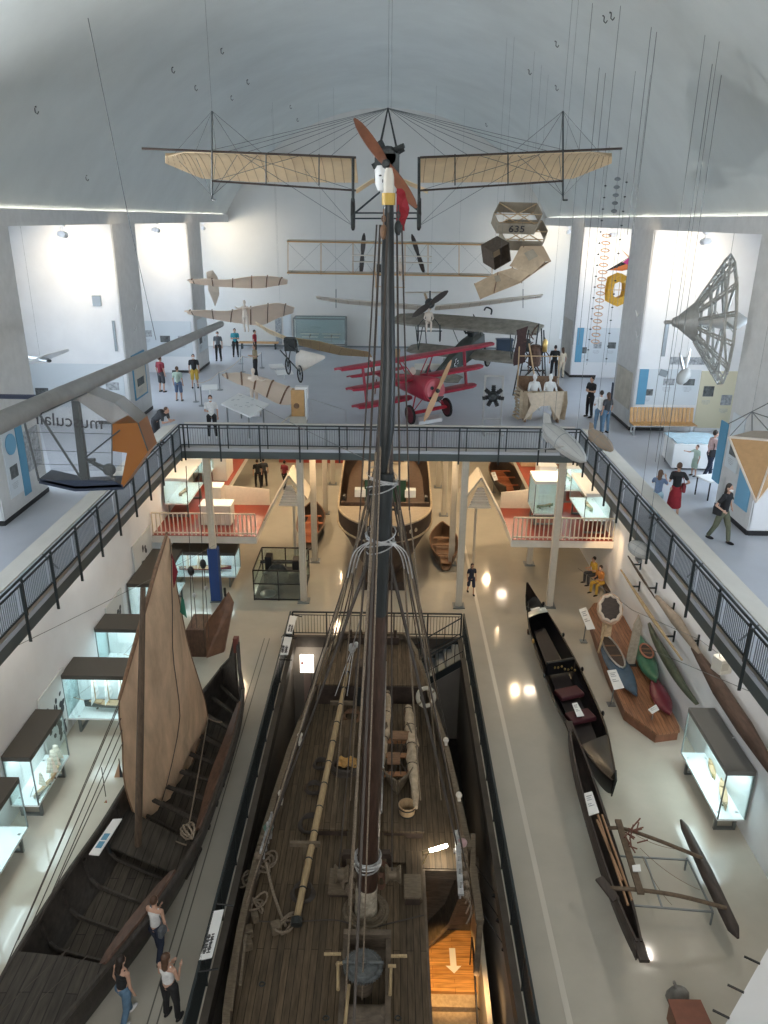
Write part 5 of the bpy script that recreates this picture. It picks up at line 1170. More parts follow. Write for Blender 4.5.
def kayak(P, Q, wd, label, m, cock, rimm, deckm=None, hgt=.32, cat='kayak', ck=(.35, .62), m2=None, lean=0):
 """closed kayak from P to Q with an open cockpit"""
 P, Q = V(P), V(Q); c = (P + Q) / 2; d = Q - P; L = d.length; d.normalize(); a = d.cross(V((0, 0, 1))).normalized(); up = a.cross(d)
 if lean: a = (a * math.cos(lean) + up * math.sin(lean)); up = a.cross(d)
 t = thing('kayak', label, cat, c); n = 20; g = []
 for i in range(n + 1):
  k = i / n; w = wd / 2 * max(.03, (1 - abs(2 * k - 1) ** 2.0)); hh = hgt * (.35 + .65 * (1 - abs(2 * k - 1) ** 2)); rise = .35 * hgt * abs(2 * k - 1) ** 3; row = []
  for j in range(12):
   an = 2 * PI * j / 12; row.append(P - c + d * (L * k) + a * (w * math.cos(an)) + up * (hh / 2 * math.sin(an) + hgt / 2 + rise))
  g.append(row)
 b = MB()
 if m2:
  h = int(n * .5); b.slot(m); b.grid(g[:h + 1], closed=True); b.slot(m2); b.grid(g[h:], closed=True)
 else: b.grid(g, closed=True)
 b.build('hull', m, t, smooth=True)
 if cock:
  k0, k1 = ck; b = MB(); rim = []
  for j in range(20):
   an = 2 * PI * j / 20; k = lerp(k0, k1, .5 + .5 * math.cos(an)); w = wd / 2 * .62; rim.append(P - c + d * (L * k) + a * (w * math.sin(an)) + up * (hgt * 1.0 + .04))
  b.tube(rim, .035, 6, closed=True); b.build('cockpit_rim', rimm, t, smooth=True)
  b = MB(); b.f.append(list(range(20))); b.m.append(0); b.v += [tuple(p) for p in rim]; mid_ = sum(rim, V()) / 20; b.prism([p + (mid_ - p) * .06 - up * .03 for p in rim], up * .02); b.build('cockpit', M['wood_dark'], t)
  b = MB();
  for kk in (.35, .65): cc = P - c + d * (L * lerp(k0, k1, kk)) + up * (hgt + .03); b.bar(cc - a * wd * .28, cc + a * wd * .28, .08, .03)
  b.build('seat_slat', M['wood'], t)
 return t
kayak(G(601, 640, PLT), G(636, 703, PLT), .80, 'blue folding kayak with a long brown open cockpit', mat('blue_kayak_cloth', (.055, .10, .15), .5, var=.2, scale=3), True, M['alu'], ck=(.06, .62))
kayak(G(637, 644, PLT), G(655, 692, PLT), .66, 'short green kayak hull with an orange-rimmed round hole', mat('green_kayak', (.05, .17, .10), .3, var=.3, scale=3), True, mat('orange_rim', (.42, .17, .10), .5), ck=(.30, .60), hgt=.5)
kayak(G(652, 682, PLT), G(669, 722, PLT), .60, 'dark red pointed kayak end below the green one', mat('maroon_kayak', (.14, .02, .035), .35, var=.2), False, M['alu'], hgt=.32)
kayak(GX(642, 626, 9.22), GX(689, 708, 9.22), .52, 'long dark green kayak leaning on its side against the right wall', mat('olive_kayak', (.06, .075, .045), .5, var=.3, scale=3), False, M['alu'], hgt=.3, lean=R(60))
c = G(611, 620, 1.7); t = thing('skin_boat', 'upright cream skin boat with a dark toothed opening at the top of the platform', 'boat', (c.x, c.y, PLT))
hz = G(611, 604, 1.9); H0 = V((hz.x - c.x, hz.y - c.y, 1.35)); b = MB(); g = []
nrm = V((-.10, -.75, .65)).normalized(); ax1 = nrm.cross(V((0, 0, 1))).normalized(); ax2 = ax1.cross(nrm)
for k in range(6):
 r = (.46, .58, .56, .48, .32, .05)[k]; off_ = (-.02, -.06, -.25, -.45, -.58, -.64)[k]; g.append([H0 + nrm * off_ + (ax1 * math.cos(a) * .8 + ax2 * math.sin(a)) * r for a in [j * PI / 8 for j in range(16)]])
b.grid(g, closed=True); b.build('shell', mat('cream_skin', (.55, .36, .24), .6, var=.15, scale=5), t, smooth=True)
b = MB(); rim = [H0 + (ax1 * math.cos(a) * .8 + ax2 * math.sin(a)) * (.44 + .05 * (j % 2)) for j, a in enumerate([k * PI / 10 for k in range(20)])]; b.tube(rim, .05, 6, closed=True); b.build('toothed_rim', mat('pale_rim', (.70, .58, .46), .6), t)
b = MB(); b.prism([H0 + nrm * -.03 + (q - H0) * .96 for q in rim], nrm * .01); b.build('inside', M['wood_dark'], t)
b = MB(); b.bar(H0 - V((0, -.1, .3)), V((.0, .35, 0)), .34, .08); b.bar((-.3, 0, 0), (-.15, 0, 1.1), .06); b.build('keel_plank', M['wood_light'], t)
t = thing('leeboard', 'pale grey tapering plank standing upright on the platform behind the blue kayak', 'board', (G(630, 665, PLT).x, G(630, 665, PLT).y, PLT)); b = MB(); b.prism([(-.16, 0, 0), (.16, 0, 0), (.26, .1, 1.5), (.10, .12, 1.9), (-.03, .1, 1.5)], (0, .05, 0)); b.build('blade', mat('bleached_plank', (.42, .36, .28), .7, var=.2), t); b = MB(); b.box((0, .02, .02), (.4, .25, .04)); b.build('foot', M['steel'], t)
spot('wall_wash', (8.5, G(620, 610, 0).y - .6, 3.8), (9.5, G(620, 600, 0).y + .2, 1.9), 130, (1, .66, .36), 60, .8)
def wallpole(px, label, r, m, cat='pole', name='wall_pole', x=LWR - .28, flat=1.0, br=True):
 P = [GX(u, v, x) for u, v in px]; c = sum(P, V()) / len(P); t = thing(name, label, cat, c)
 b = MB(); b.tube([p - c for p in P], [r * .45] + [r] * (len(P) - 2) + [r * .4], 10)
 b.build('shaft', m, t, smooth=True)
 for k in (.22, .78):
  q = P[0].lerp(P[-1], k) - c; b = MB(); b.bar(q, V((LWR - c.x, q.y, q.z)), .05, .05); b.bar(V((LWR - c.x - .02, q.y, q.z - .2)), V((LWR - c.x - .02, q.y, q.z + .2)), .05, .05); b.build('bracket', M['steel'], t)
 return t
M['rust_brown'] = mat('old_brown_trunk', (.075, .045, .032), .75, var=.4, scale=4, stretch=(3, .5, 3), bump=.4)
wallpole([(621, 570), (650, 615), (682, 660)], 'long thin pale mast fixed to the right wall above the kayaks', .07, M['spar'])
wallpole([(657, 597), (676, 620), (700, 655)], 'grey-brown flat hull hanging on the right wall behind the mast', .17, mat('driftwood', (.26, .21, .16), .7, var=.2, scale=4), cat='boat hull', name='wall_hull')
wallpole([(694, 648), (720, 690), (745, 728), (785, 790)], 'long dark brown dugout hull hanging along the right wall under the gallery', .21, M['rust_brown'], cat='boat hull', name='wall_hull')
wallpole([(628, 556), (640, 575), (655, 598)], 'dark short pole on the far part of the right wall', .05, M['wood_dark'])
c = GX(722, 664, LWR - 1.0); t = thing('hanging_box', 'small white box hanging on thin cords below the right gallery edge', 'box', c); b = MB(); b.box((0, 0, 0), (.34, .34, .40), .3); b.build('case', M['white_warm'], t, bevel=.02)
b = MB();
for (dx, dy) in ((-.1, 0), (.12, .05)): b.tube([(dx, dy, .2), (dx + .03, dy, GB - c.z)], .008, 4)
b.build('cord', M['wire'], t); b = MB(); b.box((0, -.18, .02), (.2, .01, .2), .3); b.build('face', M['beige_board'], t)
r0 = G(714, 836, 0); r1 = G(680, 768, 0)
display_case(r0.x, LWR - .06, r0.y, r1.y, 'long glass case at the right wall with small boat models, beside the outrigger', backx='R', top=mat('case_lid_grey', (.16, .16, .15), .45), light=26)
model_ship((r0.x + .55, r1.y - .8, .57), R(80), .8, 'small yellow raft model at the far end of the right case', mat('raft_yellow', (.50, .36, .12), .6), 1, rig=False)
model_ship((r0.x + .45, r1.y - 1.7, .57), R(70), .6, 'small grey boat model in the middle of the right case', M['steel_mid'], 1, rig=False)
model_ship((r0.x + .45, r0.y + .8, .57), R(75), 1.1, 'slim pale canoe model near the front of the right case', M['wood_light'], 1, rig=False)
b = MB(); b.box((0, 0, 0), (.30, .02, .02)); o = b.build('label_strip', M['paper']); o.location = (r0.x + .8, (r0.y + r1.y) / 2, 2.07); o.rotation_euler = (0, 0, .1); tag(o, 'thin white strip lying on the lid of the right display case', 'strip')
# ---- outrigger canoe
OZ = .75
M['dugout'] = mat('dark_dugout', (.055, .042, .035), .65, var=.4, scale=4, stretch=(3, .6, 3), bump=.3)
M['branch'] = mat('brown_branch', (.12, .085, .055), .8, var=.3, scale=8)
A0, A1 = G(571, 734, OZ), G(638, 948, OZ); out = thing('outrigger_canoe', 'dark dugout canoe with a curved-boom outrigger float on the right floor', 'canoe', ((A0.x + A1.x) / 2, (A0.y + A1.y) / 2, 0))
def op(b, name, m, **k): o = b.build(name, m, **k); o.parent = out; o.matrix_parent_inverse = Matrix.Translation(-out.location); return o
n = 24; g = []
for i in range(n + 1):
 k = i / n; c = A0.lerp(A1, k); w = .20 * (1 - abs(2 * k - 1) ** 3) + .06; z = .12 * (2 * k - 1) ** 2; g.append([c + V((q * w, 0, z + zz)) for q, zz in ((-.75, .08), (-1, -.05), (-.8, -.32), (0, -.46), (.8, -.32), (1, -.05), (.75, .08))])
b = MB(); b.sheet(g, .05); op(b, 'hull', M['dugout'], smooth=True)
for (k, dx) in ((0, 0), (1, 0)):
 c = A0.lerp(A1, k); b = MB(); b.box(c + V((0, -.15 if k else .15, .12)), (.2, .5, .08)); op(b, 'end_block', M['dugout'])
b = MB(); b.bar(G(599, 878, OZ + .2), G(616, 900, OZ + .1), .2, .06); op(b, 'wash_board', M['dugout'])
for (px) in ([(598, 815), (628, 905)], [(602, 815), (632, 900)], [(597, 820), (622, 880)]):
 b = MB(); b.tube([G(*px[0], OZ + .15), G(*px[1], OZ + .15)], .03, 6); op(b, 'pole', mat('bamboo_pole%d' % px[1][0], (.38, .22, .12), .6))
F0, F1 = G(681, 820, .55), G(738, 938, .55); b = MB(); b.tube([F0, F0.lerp(F1, .08), F0.lerp(F1, .5), F0.lerp(F1, .93), F1], [.03, .10, .15, .13, .03], 10); op(b, 'float', M['dugout'], smooth=True)
for px in ([(608, 828, .15), (625, 829, .25), (660, 841, .30), (702, 858, .0)], [(610, 888, .15), (640, 890, .25), (680, 896, .28), (726, 908, .0)]):
 b = MB(); b.tube(curve([G(u, v, OZ + dz) for u, v, dz in px], 5), .045, 8); op(b, 'boom', M['branch'], smooth=True)
b = MB(); b.bar(G(618, 820, OZ + .3), G(641, 894, OZ + .3), .15, .05); op(b, 'cross_plank', M['branch'])
b = MB(); rnd = random.Random(4)
for k in range(14):
 p = G(628 + rnd.random() * 10, 828 + rnd.random() * 26, OZ + .3 + rnd.random() * .15); q = p + V((rnd.random() - .5, rnd.random() - .5, rnd.random() * .3)) * .7; b.tube([p, q], .018, 5)
op(b, 'lashing', mat('reddish_fibre', (.16, .07, .05), .9))
for (a, c_) in (((640, 848), (700, 890)), ((636, 835), (690, 850)), ((642, 856), (672, 905))):
 b = MB(); b.tube(sag(G(*a, OZ + .25), G(*c_, OZ + .05), .12), .008, 4); op(b, 'cord', M['rope'])
t = thing('display_trestle', 'thin grey metal trestle under the outrigger booms and float', 'trestle', (G(650, 880, 0).x, G(650, 880, 0).y, 0)); o_ = t.location.copy()
segs = [((618, 856), (687, 860)), ((628, 905), (713, 912)), ((687, 858), (713, 912)), ((645, 858), (662, 907))]
b = MB()
for a, c_ in segs: b.bar(G(*a, .38) - o_, G(*c_, .38) - o_, .035)
b.build('frame', M['steel_mid'], t)
for u, v in ((618, 856), (628, 905), (687, 858), (713, 912), (588, 815)):
 p = G(u, v, .38) - o_; b = MB(); b.bar(p, V((p.x, p.y, 0)), .035); b.build('leg', M['steel_mid'], t)
board_px([(584, 794), (592, 792), (599, 813), (589, 816)], OZ + .22, 'white info sheet lying across the dugout canoe', legs=False)
board_px([(632, 866), (640, 865), (641, 872), (633, 872)], OZ + .36, 'small white card on the plank between the outrigger booms', legs=False, pic=False)
# ---- bottom right: red brown crate, grey cover and white partition
c0, c1 = G(668, 999, .5), G(700, 998, .5); t = thing('red_crate', 'plain red-brown crate at the bottom right edge of the photo', 'crate', ((c0.x + c1.x) / 2, c0.y - .8, 0)); w = (c1.x - c0.x); b = MB(); b.prism([(-w / 2, .8, .44), (w / 2, .8, .44), (w / 2 + .1, -.8, .44), (-w / 2, -.8, .44)], (0, 0, .06)); b.build('lid', mat('red_brown_crate', (.20, .065, .035), .5, var=.15, scale=4), t); b = MB(); b.box((0, 0, .22), (w - .06, 1.54, .44)); b.build('body', M['teak_side'], t)
c = G(680, 994, .2); b = MB(); b.ball((0, 0, .12), (.22, .16, .18), 12, 8); b.lathe((0, 0, 0), [(.24, 0), (.2, .1)], 12); b.tube([(-.05, 0, .25), (-.12, .05, .42)], .03, 6); o = b.build('stone_lamp', mat('grey_stone', (.22, .21, .19), .8, var=.2), smooth=True); o.location = (c.x, c.y + .05, 0); tag(o, 'small grey round object on the floor behind the red crate', 'object')
e0, e1, e2 = G(768, 948, 2.2), G(722, 1030, 2.2), G(860, 1030, 2.2)
t = thing('white_partition', 'white partition with black clips in the bottom right corner', 'partition', (e1.x, e1.y, 0)); o_ = V((e1.x, e1.y, 0)); b = MB(); far = G(830, 900, 2.2); b.prism([(e1 - o_) - V((0, 0, 2.2)), (e2 - o_) - V((0, 0, 2.2)), (V((LWR - .1, e0.y + .8, 2.2)) - o_) - V((0, 0, 2.2)), (e0 - o_) - V((0, 0, 2.2))], (0, 0, 2.2)); b.build('body', M['white'], t)
for k in (.12, .42, .78): p = e1.lerp(e0, k) - o_; b = MB(); b.bar(p + V((.02, 0, .02)), p + V((-.22, .12, .05)), .03); b.build('clip', M['black'], t)
# ================================================================== BELOW THE END GALLERY
M['post'] = mat('cream_steel_post', (.62, .56, .46), .5, var=.05)
def hpost(u, v, label=None, blue=False, top=GB):
 p = G(u, v, 0); t = thing('support_post', label, 'post', (p.x, p.y, 0), group=None); b = MB()
 b.box((0, 0, top / 2), (.26, .20, top)); b.box((0, -.02, top / 2), (.10, .22, top - .02)); b.build('shaft', M['post'], t)
 b = MB(); b.box((0, 0, .02), (.48, .5, .04)); b.build('base_plate', M['steel_mid'], t)
 if blue: b = MB(); b.box((0, 0, 1.2), (.40, .38, 2.3)); b.build('blue_casing', mat('blue_post_casing', (.02, .06, .22), .5), t)
 return t
hpost(304, 601, 'tall cream post left of the tug stern, nearest the pit'); hpost(315, 561, 'second cream post back, left of the tug'); hpost(325.5, 513, 'third cream post back, left of the tug'); hpost(333, 484, 'farthest cream post left of the tug')
hpost(458.5, 606, 'tall cream post right of the tug stern, nearest the pit'); hpost(451, 564, 'second cream post back, right of the tug'); hpost(443.5, 515, 'third cream post back, right of the tug'); hpost(438, 487, 'farthest cream post right of the tug')
hpost(217, 600, 'cream post with a blue lower casing at the left platform', blue=True); hpost(549, 606, 'cream post standing in front of the right platform')
hpost(529, 564, 'short cream post below the right platform', top=2.25)
MZ = 2.55; MY0, MY1 = 28.75, 44.0
for sg, side, xi in ((-1, 'left', -5.0), (1, 'right', 5.42)):
 xo = (LWR - .02) if sg > 0 else -(LWL - .02); x0, x1 = min(xi, xo), max(xi, xo)
 YK, xk = 32.4, (-7.4 if sg < 0 else 7.2); xa, xb = min(xk, xo), max(xk, xo)
 boxes('floor_platform_' + side, [(x0, x1, MY0, YK, MZ - .02, MZ), (xa, xb, YK, MY1, MZ - .02, MZ)], M['red_floor']); boxes('trim_platform_' + side, [(x0 - .02, x1 + .0, MY0 - .02, YK, MZ - .32, MZ - .02), (xa, xb, YK, MY1, MZ - .32, MZ - .02)], M['white_warm'])
 tp_ = thing('partition_board', 'slanting cream partition board behind the gable on the %s platform' % side, 'partition', (xi, YK, MZ)); b = MB(); b.prism([(0, 0, 0), (xk - xi, 0, 0), (xk - xi, 0, .95), (0, 0, .75)], (0, .06, 0)); b.build('board', M['post'], tp_)
 def whiterail(P, Q, lab):
  P, Q = V(P), V(Q); d = Q - P; L = d.length; t = thing('platform_railing', lab, 'railing', P); b = MB(); b.bar((0, 0, .95), d + V((0, 0, .95)), .07, .05); b.bar((0, 0, .1), d + V((0, 0, .1)), .05, .05); b.build('rail', M['post'], t)
  b = MB(); nn = int(L / .17)
  for k in range(nn + 1): p = d * (k / nn); b.bar(p + V((0, 0, 0)), p + V((0, 0, .95)), .045, .03)
  b.build('balusters', M['post'], t)
 whiterail((x0 + .03, MY0 + .05, MZ), (x1 - .03, MY0 + .05, MZ), 'cream slatted railing at the front of the %s red-floored platform' % side)
 gx = xi + (-.05 if sg > 0 else .05); ii = -sg
 t = thing('stair_gable', 'cream A-shaped gable with slats on the inner edge of the %s platform' % side, 'gable', (xi, 30.6, 0)); P1, P2, P3 = V((0.02 * ii, 0, MZ - .05)), V((ii * 1.15, 0, 4.55)), V((ii * 1.9, 0, MZ + .95));
 b = MB(); b.sheet([[P1, P1 + V((0, 1.5, 0))], [P2, P2 + V((0, 1.5, 0))]], .08); b.build('roof_board', M['post'], t); b = MB(); b.sheet([[P2, P2 + V((0, 1.5, 0))], [P3, P3 + V((0, 1.5, 0))]], .08); b.build('roof_board', M['post'], t)
 b = MB()
 for k in range(8):
  f = .25 + .09 * k; zz = lerp(4.4, MZ + .5, f); hw_ = lerp(0, 1.0, f); b.box((ii * (1.15 + .0), .1, zz), (hw_ * 1.1, .04, .10))
 b.build('slats', M['white_warm'], t); b = MB(); b.box((ii * 1.15, 1.3, (MZ + .9) / 2), (.1, .1, MZ + .9)); b.build('support', M['post'], t)
def plinth(x, y, w, d, h, label, m=None, base=MZ):
 t = thing('plinth', label, 'plinth', (x, y, base)); b = MB(); b.box((0, 0, h / 2), (w, d, h)); b.build('body', m or M['white_warm'], t, bevel=.02); b = MB(); b.box((0, 0, h + .015), (w + .05, d + .05, .03)); b.build('top', M['paper'], t)
plinth(-6.9, 30.3, 1.3, .8, .85, 'white plinth just behind the railing of the left platform'); plinth(-7.95, 36.5, .7, 1.6, 1.6, 'tall cream cabinet on the left platform, farther one'); plinth(-7.2, 31.6, .6, .7, 1.2, 'cream cabinet on the left platform, nearer one')
display_case(-9.2, -8.2, 30.6, 33.4, 'glass case with a model on the left platform by the wall, nearer one', z0=.7, z1=1.7, base=MZ, light=5, top=M['case_white'], backx='L'); display_case(-9.2, -8.2, 35.0, 38.6, 'glass case with a model on the left platform by the wall, farther one', z0=.7, z1=1.7, base=MZ, light=5, top=M['case_white'], backx='L')
model_ship((-8.7, 31.8, MZ + .74), R(80), .9, 'small model hull in the nearer case on the left platform', hull_wood, 1, rig=False); model_ship((-8.7, 36.6, MZ + .74), R(80), 1.0, 'small model hull in the farther case on the left platform', hull_wood, 2, rig=False)
display_case(8.4, 9.45, 29.3, 32.0, 'glass case on the right platform by the wall, nearest the railing', z0=.7, z1=1.7, base=MZ, light=7, top=M['case_white'], backx='R'); display_case(8.4, 9.45, 33.0, 36.2, 'glass case on the right platform by the wall, middle one', z0=.7, z1=1.7, base=MZ, light=7, top=M['case_white'], backx='R'); display_case(8.4, 9.45, 37.2, 41.0, 'glass case on the right platform by the wall, farthest one', z0=.7, z1=1.7, base=MZ, light=7, top=M['case_white'], backx='R')
for (y, rr) in ((30.6, 1.0), (34.6, 1.1), (39, 1.0)): model_ship((8.9, y, MZ + .74), R(95), rr, 'pale green scenery model in the right platform case %s' % {30.6: 'nearest the railing', 34.6: 'in the middle', 39: 'at the far end'}[y], mat('pale_green_model%d' % int(y), (.32, .40, .28), .7), 1, rig=False)
display_case(6.5, 7.7, 30.2, 31.6, 'square glass case on the right platform beside the cream post', z0=.6, z1=1.9, base=MZ, light=0, top=M['case_white']); model_ship((7.1, 30.9, MZ + .64), R(20), .8, 'green model in the square case on the right platform', mat('green_model', (.18, .26, .18), .7), 1, rig=False)
plinth(7.75, 34.4, .8, 1.0, 1.5, 'white block with a screen on the right platform', M['white']); plinth(7.75, 39.5, .8, 1.6, 2.0, 'brown and cream cabinet far on the right platform', M['wood_light'])
for (x, y, lab) in ((-7.9, 34, 'black round stool on the left platform'),): t = thing('stool', lab, 'stool', (x, y, MZ)); b = MB(); b.lathe((0, 0, .42), [(.18, 0), (.2, .03), (.18, .07)], 14); b.build('seat', M['black'], t); b = MB(); b.tube([(0, 0, .0), (0, 0, .42)], .04, 8); b.lathe((0, 0, 0), [(.18, 0), (.16, .02)], 14); b.build('leg', M['black'], t)
for sg in (-1, 1):
 for y in (31, 36, 41): area('platform_light', (sg * 7.2, y, GB - .04), .5, 24, (1.0, .80, .60))
# ---- tug with a round stern
tug = thing('steam_tug', 'dark brown round-sterned tug with a cream deck and green deckhouse under the end gallery', 'ship', (.2, 35, 0)); TZ = 3.15
M['tug'] = mat('tug_hull_brown', (.05, .03, .022), .55, var=.35, scale=3, bump=.2); M['tugrail'] = mat('tug_rail_pale', (.42, .33, .22), .6, var=.2, scale=6); tx = G(384.5, 520, TZ).x
def tp(b, name, m, **k): o = b.build(name, m, **k); o.parent = tug; o.matrix_parent_inverse = Matrix.Translation(-tug.location); return o
def tw(y):
 if y < 31.2: return 2.02 * math.sqrt(max(0.0, 1 - ((31.2 - y) / 2.7) ** 2))
 return 2.02 + .12 * math.sin((y - 31.2) / 5) if y < 38 else 2.1 * max(.04, 1 - ((y - 38) / 6.5) ** 2)
ty = [28.5 + 2.7 * (1 - math.cos(i * PI / 16)) for i in range(8)] + [31.2 + i * 13.2 / 20 for i in range(21)]
g = []
for y in ty:
 w = tw(y); row = []
 for q, z, dy in ((1, TZ + .0, 0), (.98, TZ - .75, .04), (.82, 1.9, .22), (.58, 1.0, .45), (.30, .42, .6)):
  yy = y + dy * max(0, (31.5 - y) / 3) ; row.append(V((tx - w * q, yy, z)))
 g.append(row + [V((2 * tx - p.x, p.y, p.z)) for p in reversed(row)])
b = MB(); b.sheet(g, .07); tp(b, 'hull', M['tug'], smooth=True)
rimL = [V((tx - tw(y), y, TZ)) for y in ty]; rimR = [V((tx + tw(y), y, TZ)) for y in ty]
b = MB(); b.tube(list(reversed(rimL)) + rimR[1:], .05, 8); tp(b, 'bulwark_rail', M['tugrail'], smooth=True)
b = MB(); b.tube([V((tx - tw(y) * .995 - .02, y + .08, TZ - .72)) for y in reversed(ty)] + [V((tx + tw(y) * .995 + .02, y + .08, TZ - .72)) for y in ty[1:]], .07, 8); tp(b, 'rubbing_strake', M['tugrail'], smooth=True)
b = MB(); b.sheet([[V((tx + lerp(-1, 1, k / 6) * (tw(y) - .06), y + .05, TZ - .18)) for k in range(7)] for y in ty[1:] if y < 31.8], .05, nrm=(0, 0, 1)); tp(b, 'deck', mat('cream_deck', (.33, .27, .20), .55, var=.1))
b = MB(); b.sheet([[V((tx + lerp(-1, 1, k / 6) * (tw(y) - .06), y + .05, TZ - 1.0)) for k in range(7)] for y in ty[1:] if y > 31], .05, nrm=(0, 0, 1)); b.box((tx, 31.75, TZ - .6), (3.9, .08, .9)); tp(b, 'well_deck', mat('brown_well_deck', (.14, .085, .055), .6, var=.2))
b = MB(); b.box((tx, 37.2, TZ + .1), (2.2, 2.6, 1.8)); tp(b, 'wheelhouse', M['wood'], bevel=.03)
b = MB(); b.box((tx, 34.3, TZ - .1), (1.9, 2.4, 1.1)); tp(b, 'deckhouse', mat('deckhouse_green', (.025, .075, .045), .5), bevel=.03)
b = MB(); b.box((tx, 34.3, TZ + .5), (2.1, 2.6, .08)); tp(b, 'deckhouse_roof', M['post'])
for sx in (-1, 1): b = MB(); b.box((tx + sx * 1.15, 33.2, TZ - .2), (.5, .4, .35)); tp(b, 'locker', M['case_white']); b = MB(); b.box((tx + sx * .98, 35.8, TZ + .6), (.2, .2, 2.2)); tp(b, 'awning_post', M['post'])
b = MB(); b.tube([(tx, 35.3, TZ), (tx, 35.3, TZ + 1.9)], .28, 16); tp(b, 'funnel', M['black'], smooth=True)
b = MB(); b.tube([(tx - .5, 30.2, TZ - .1), (tx - .5, 30.2, TZ + .25)], .08, 8); b.tube([(tx + .5, 30.2, TZ - .1), (tx + .5, 30.2, TZ + .25)], .08, 8); b.box((tx, 30.2, TZ + .1), (1.2, .08, .08)); tp(b, 'towing_bitts', M['iron'])
for sx in (-1, 1): b = MB(); b.box((tx + sx * 1.8, 31.6, TZ + .12), (.12, .3, .18)); tp(b, 'fairlead', M['black'])
b = MB()
for k in range(8):
 a = lerp(-.25, .75, k / 7); yy = 31.2 - 2.7 * math.cos(a * .9); p = V((tx + 2.06 * math.sin(a * .9), yy, TZ - .36)); b.ball(p, (.07, .05, .09), 8, 5)
tp(b, 'stern_scroll', M['tugrail'])
b = MB(); b.box((tx, 29.9, .2), (1.9, 1.6, .4)); b.box((tx, 38, .15), (1.2, 8, .3)); tp(b, 'cradle', M['wood_dark'])
b = MB(); b.prism([(tx - .04, 28.75, .45), (tx - .04, 29.3, .45), (tx - .04, 29.2, 2.0), (tx - .04, 28.7, 2.0)], (.08, 0, 0)); tp(b, 'rudder', M['tug'])
# ---- machine in its glass enclosure
m0, m1 = G(254.5, 600, 0), G(312, 601, 0); mh = 1.35; t = thing('engine_enclosure', 'black-framed glass enclosure with a black machine left of the pit end', 'enclosure', (m0.x, m0.y, 0)); w = m1.x - m0.x - .35; d = 2.3
b = MB()
for z in (.05, .75, mh):
 for (a, c_) in (((0, 0), (w, 0)), ((w, 0), (w, d)), ((w, d), (0, d)), ((0, d), (0, 0))): b.bar((*a, z), (*c_, z), .045)
for x in (0, w / 2, w):
 for y in (0, d): b.bar((x, y, 0), (x, y, mh), .045)
b.build('frame', M['black'], t)
for (cx_, cy_, sx, sy) in ((w / 2, 0, w, .01), (w / 2, d, w, .01), (0, d / 2, .01, d), (w, d / 2, .01, d)): b = MB(); b.box((cx_, cy_, mh / 2), (sx, sy, mh - .1)); b.build('glass_pane', M['glass'], t)
b = MB(); b.box((w / 2, d / 2, .03), (w, d, .05)); b.build('base', mat('dark_base', (.09, .08, .07), .6), t)
t = thing('old_machine', 'black machine with a flywheel inside the glass enclosure', 'machine', (m0.x + w / 2, m0.y + d / 2, .06)); t.scale = (1.15, 1.3, 1.35); b = MB(); b.box((0, .1, .35), (1.3, .6, .35)); b.box((-.5, .2, .7), (.25, .4, .6)); b.box((.5, .2, .65), (.25, .4, .5)); b.build('body', M['black'], t, bevel=.03)
b = MB(); b.lathe((-.1, -.35, .55), [(.34, 0), (.38, .02), (.38, .1), (.34, .12)], 20, axis=(0, 1, 0)); b.build('flywheel', M['iron'], t, smooth=True); b = MB(); b.tube([(-.8, .1, .8), (.8, .1, .8)], .05, 8); b.tube([(.2, -.2, .5), (.75, -.2, .62)], .05, 8); b.build('shaft', M['iron'], t)
b = MB(); b.lathe((0, 0, 0), [(.34, 0), (.33, .04)], 20); o = b.build('round_plate', M['alu']); o.location = (m0.x + .5, m0.y + .45, .06); tag(o, 'flat round pale plate on the floor of the glass enclosure', 'plate')
# ---- rowing boats under the gallery
def rowboat(P, Q, wd, label, outer, inner, z=.0, H=.6):
 P, Q = V(P), V(Q); c = (P + Q) / 2; d = (Q - P); L = d.length; t = thing('rowing_boat', label, 'boat', (c.x, c.y, z), math.atan2(d.y, d.x) - PI / 2)
 b, g = boat_shell(L, wd, H, stern=.45, th=.04); b.build('hull', outer, t, smooth=True)
 b = MB(); b.sheet([[row[3] * 1.0 + V((0, 0, .08)), row[5] + V((0, 0, .1)), row[6] + V((0, 0, .08))] for row in g[2:-2]], .02, nrm=(0, 0, 1)); b.build('floor_boards', inner, t)
 for k in (5, 9, 12): r = g[k]; b = MB(); b.bar(r[1] - V((0, 0, .03)), r[-2] - V((0, 0, .03)), .22, .03); b.build('thwart', inner, t)
 for e in (0, -1): b = MB(); b.tube([r[e] for r in g], .035, 6); b.build('gunwale', M['wood'], t)
 for k in (4, 12): b = MB(); b.box((0, (k / 16 - .5) * L, .03), (wd * .5, .12, .12)); b.build('chock', M['wood_dark'], t)
orange_in = mat('orange_inner', (.38, .12, .05), .5, var=.2, scale=4)
rowboat(G(308, 545, .3), G(314, 508, .3), 1.35, 'small rowing boat with an orange-red inside behind the left cream posts', M['wood_dark'], orange_in)
rowboat(G(446, 566, .3), G(442, 530, .3), 1.3, 'narrow brown rowing boat behind the right cream posts', mat('brown_boat', (.13, .08, .05), .5), M['wood'])
rowboat(G(512, 498, .3), G(497, 466, .3), 1.7, 'dark rowing boat with orange planks under the gallery beside the right platform', M['wood_dark'], orange_in, H=.8)
board_px([(491, 473), (495, 472), (498, 480), (494, 481)], 1.0, 'small white board beside the dark rowing boat under the gallery')
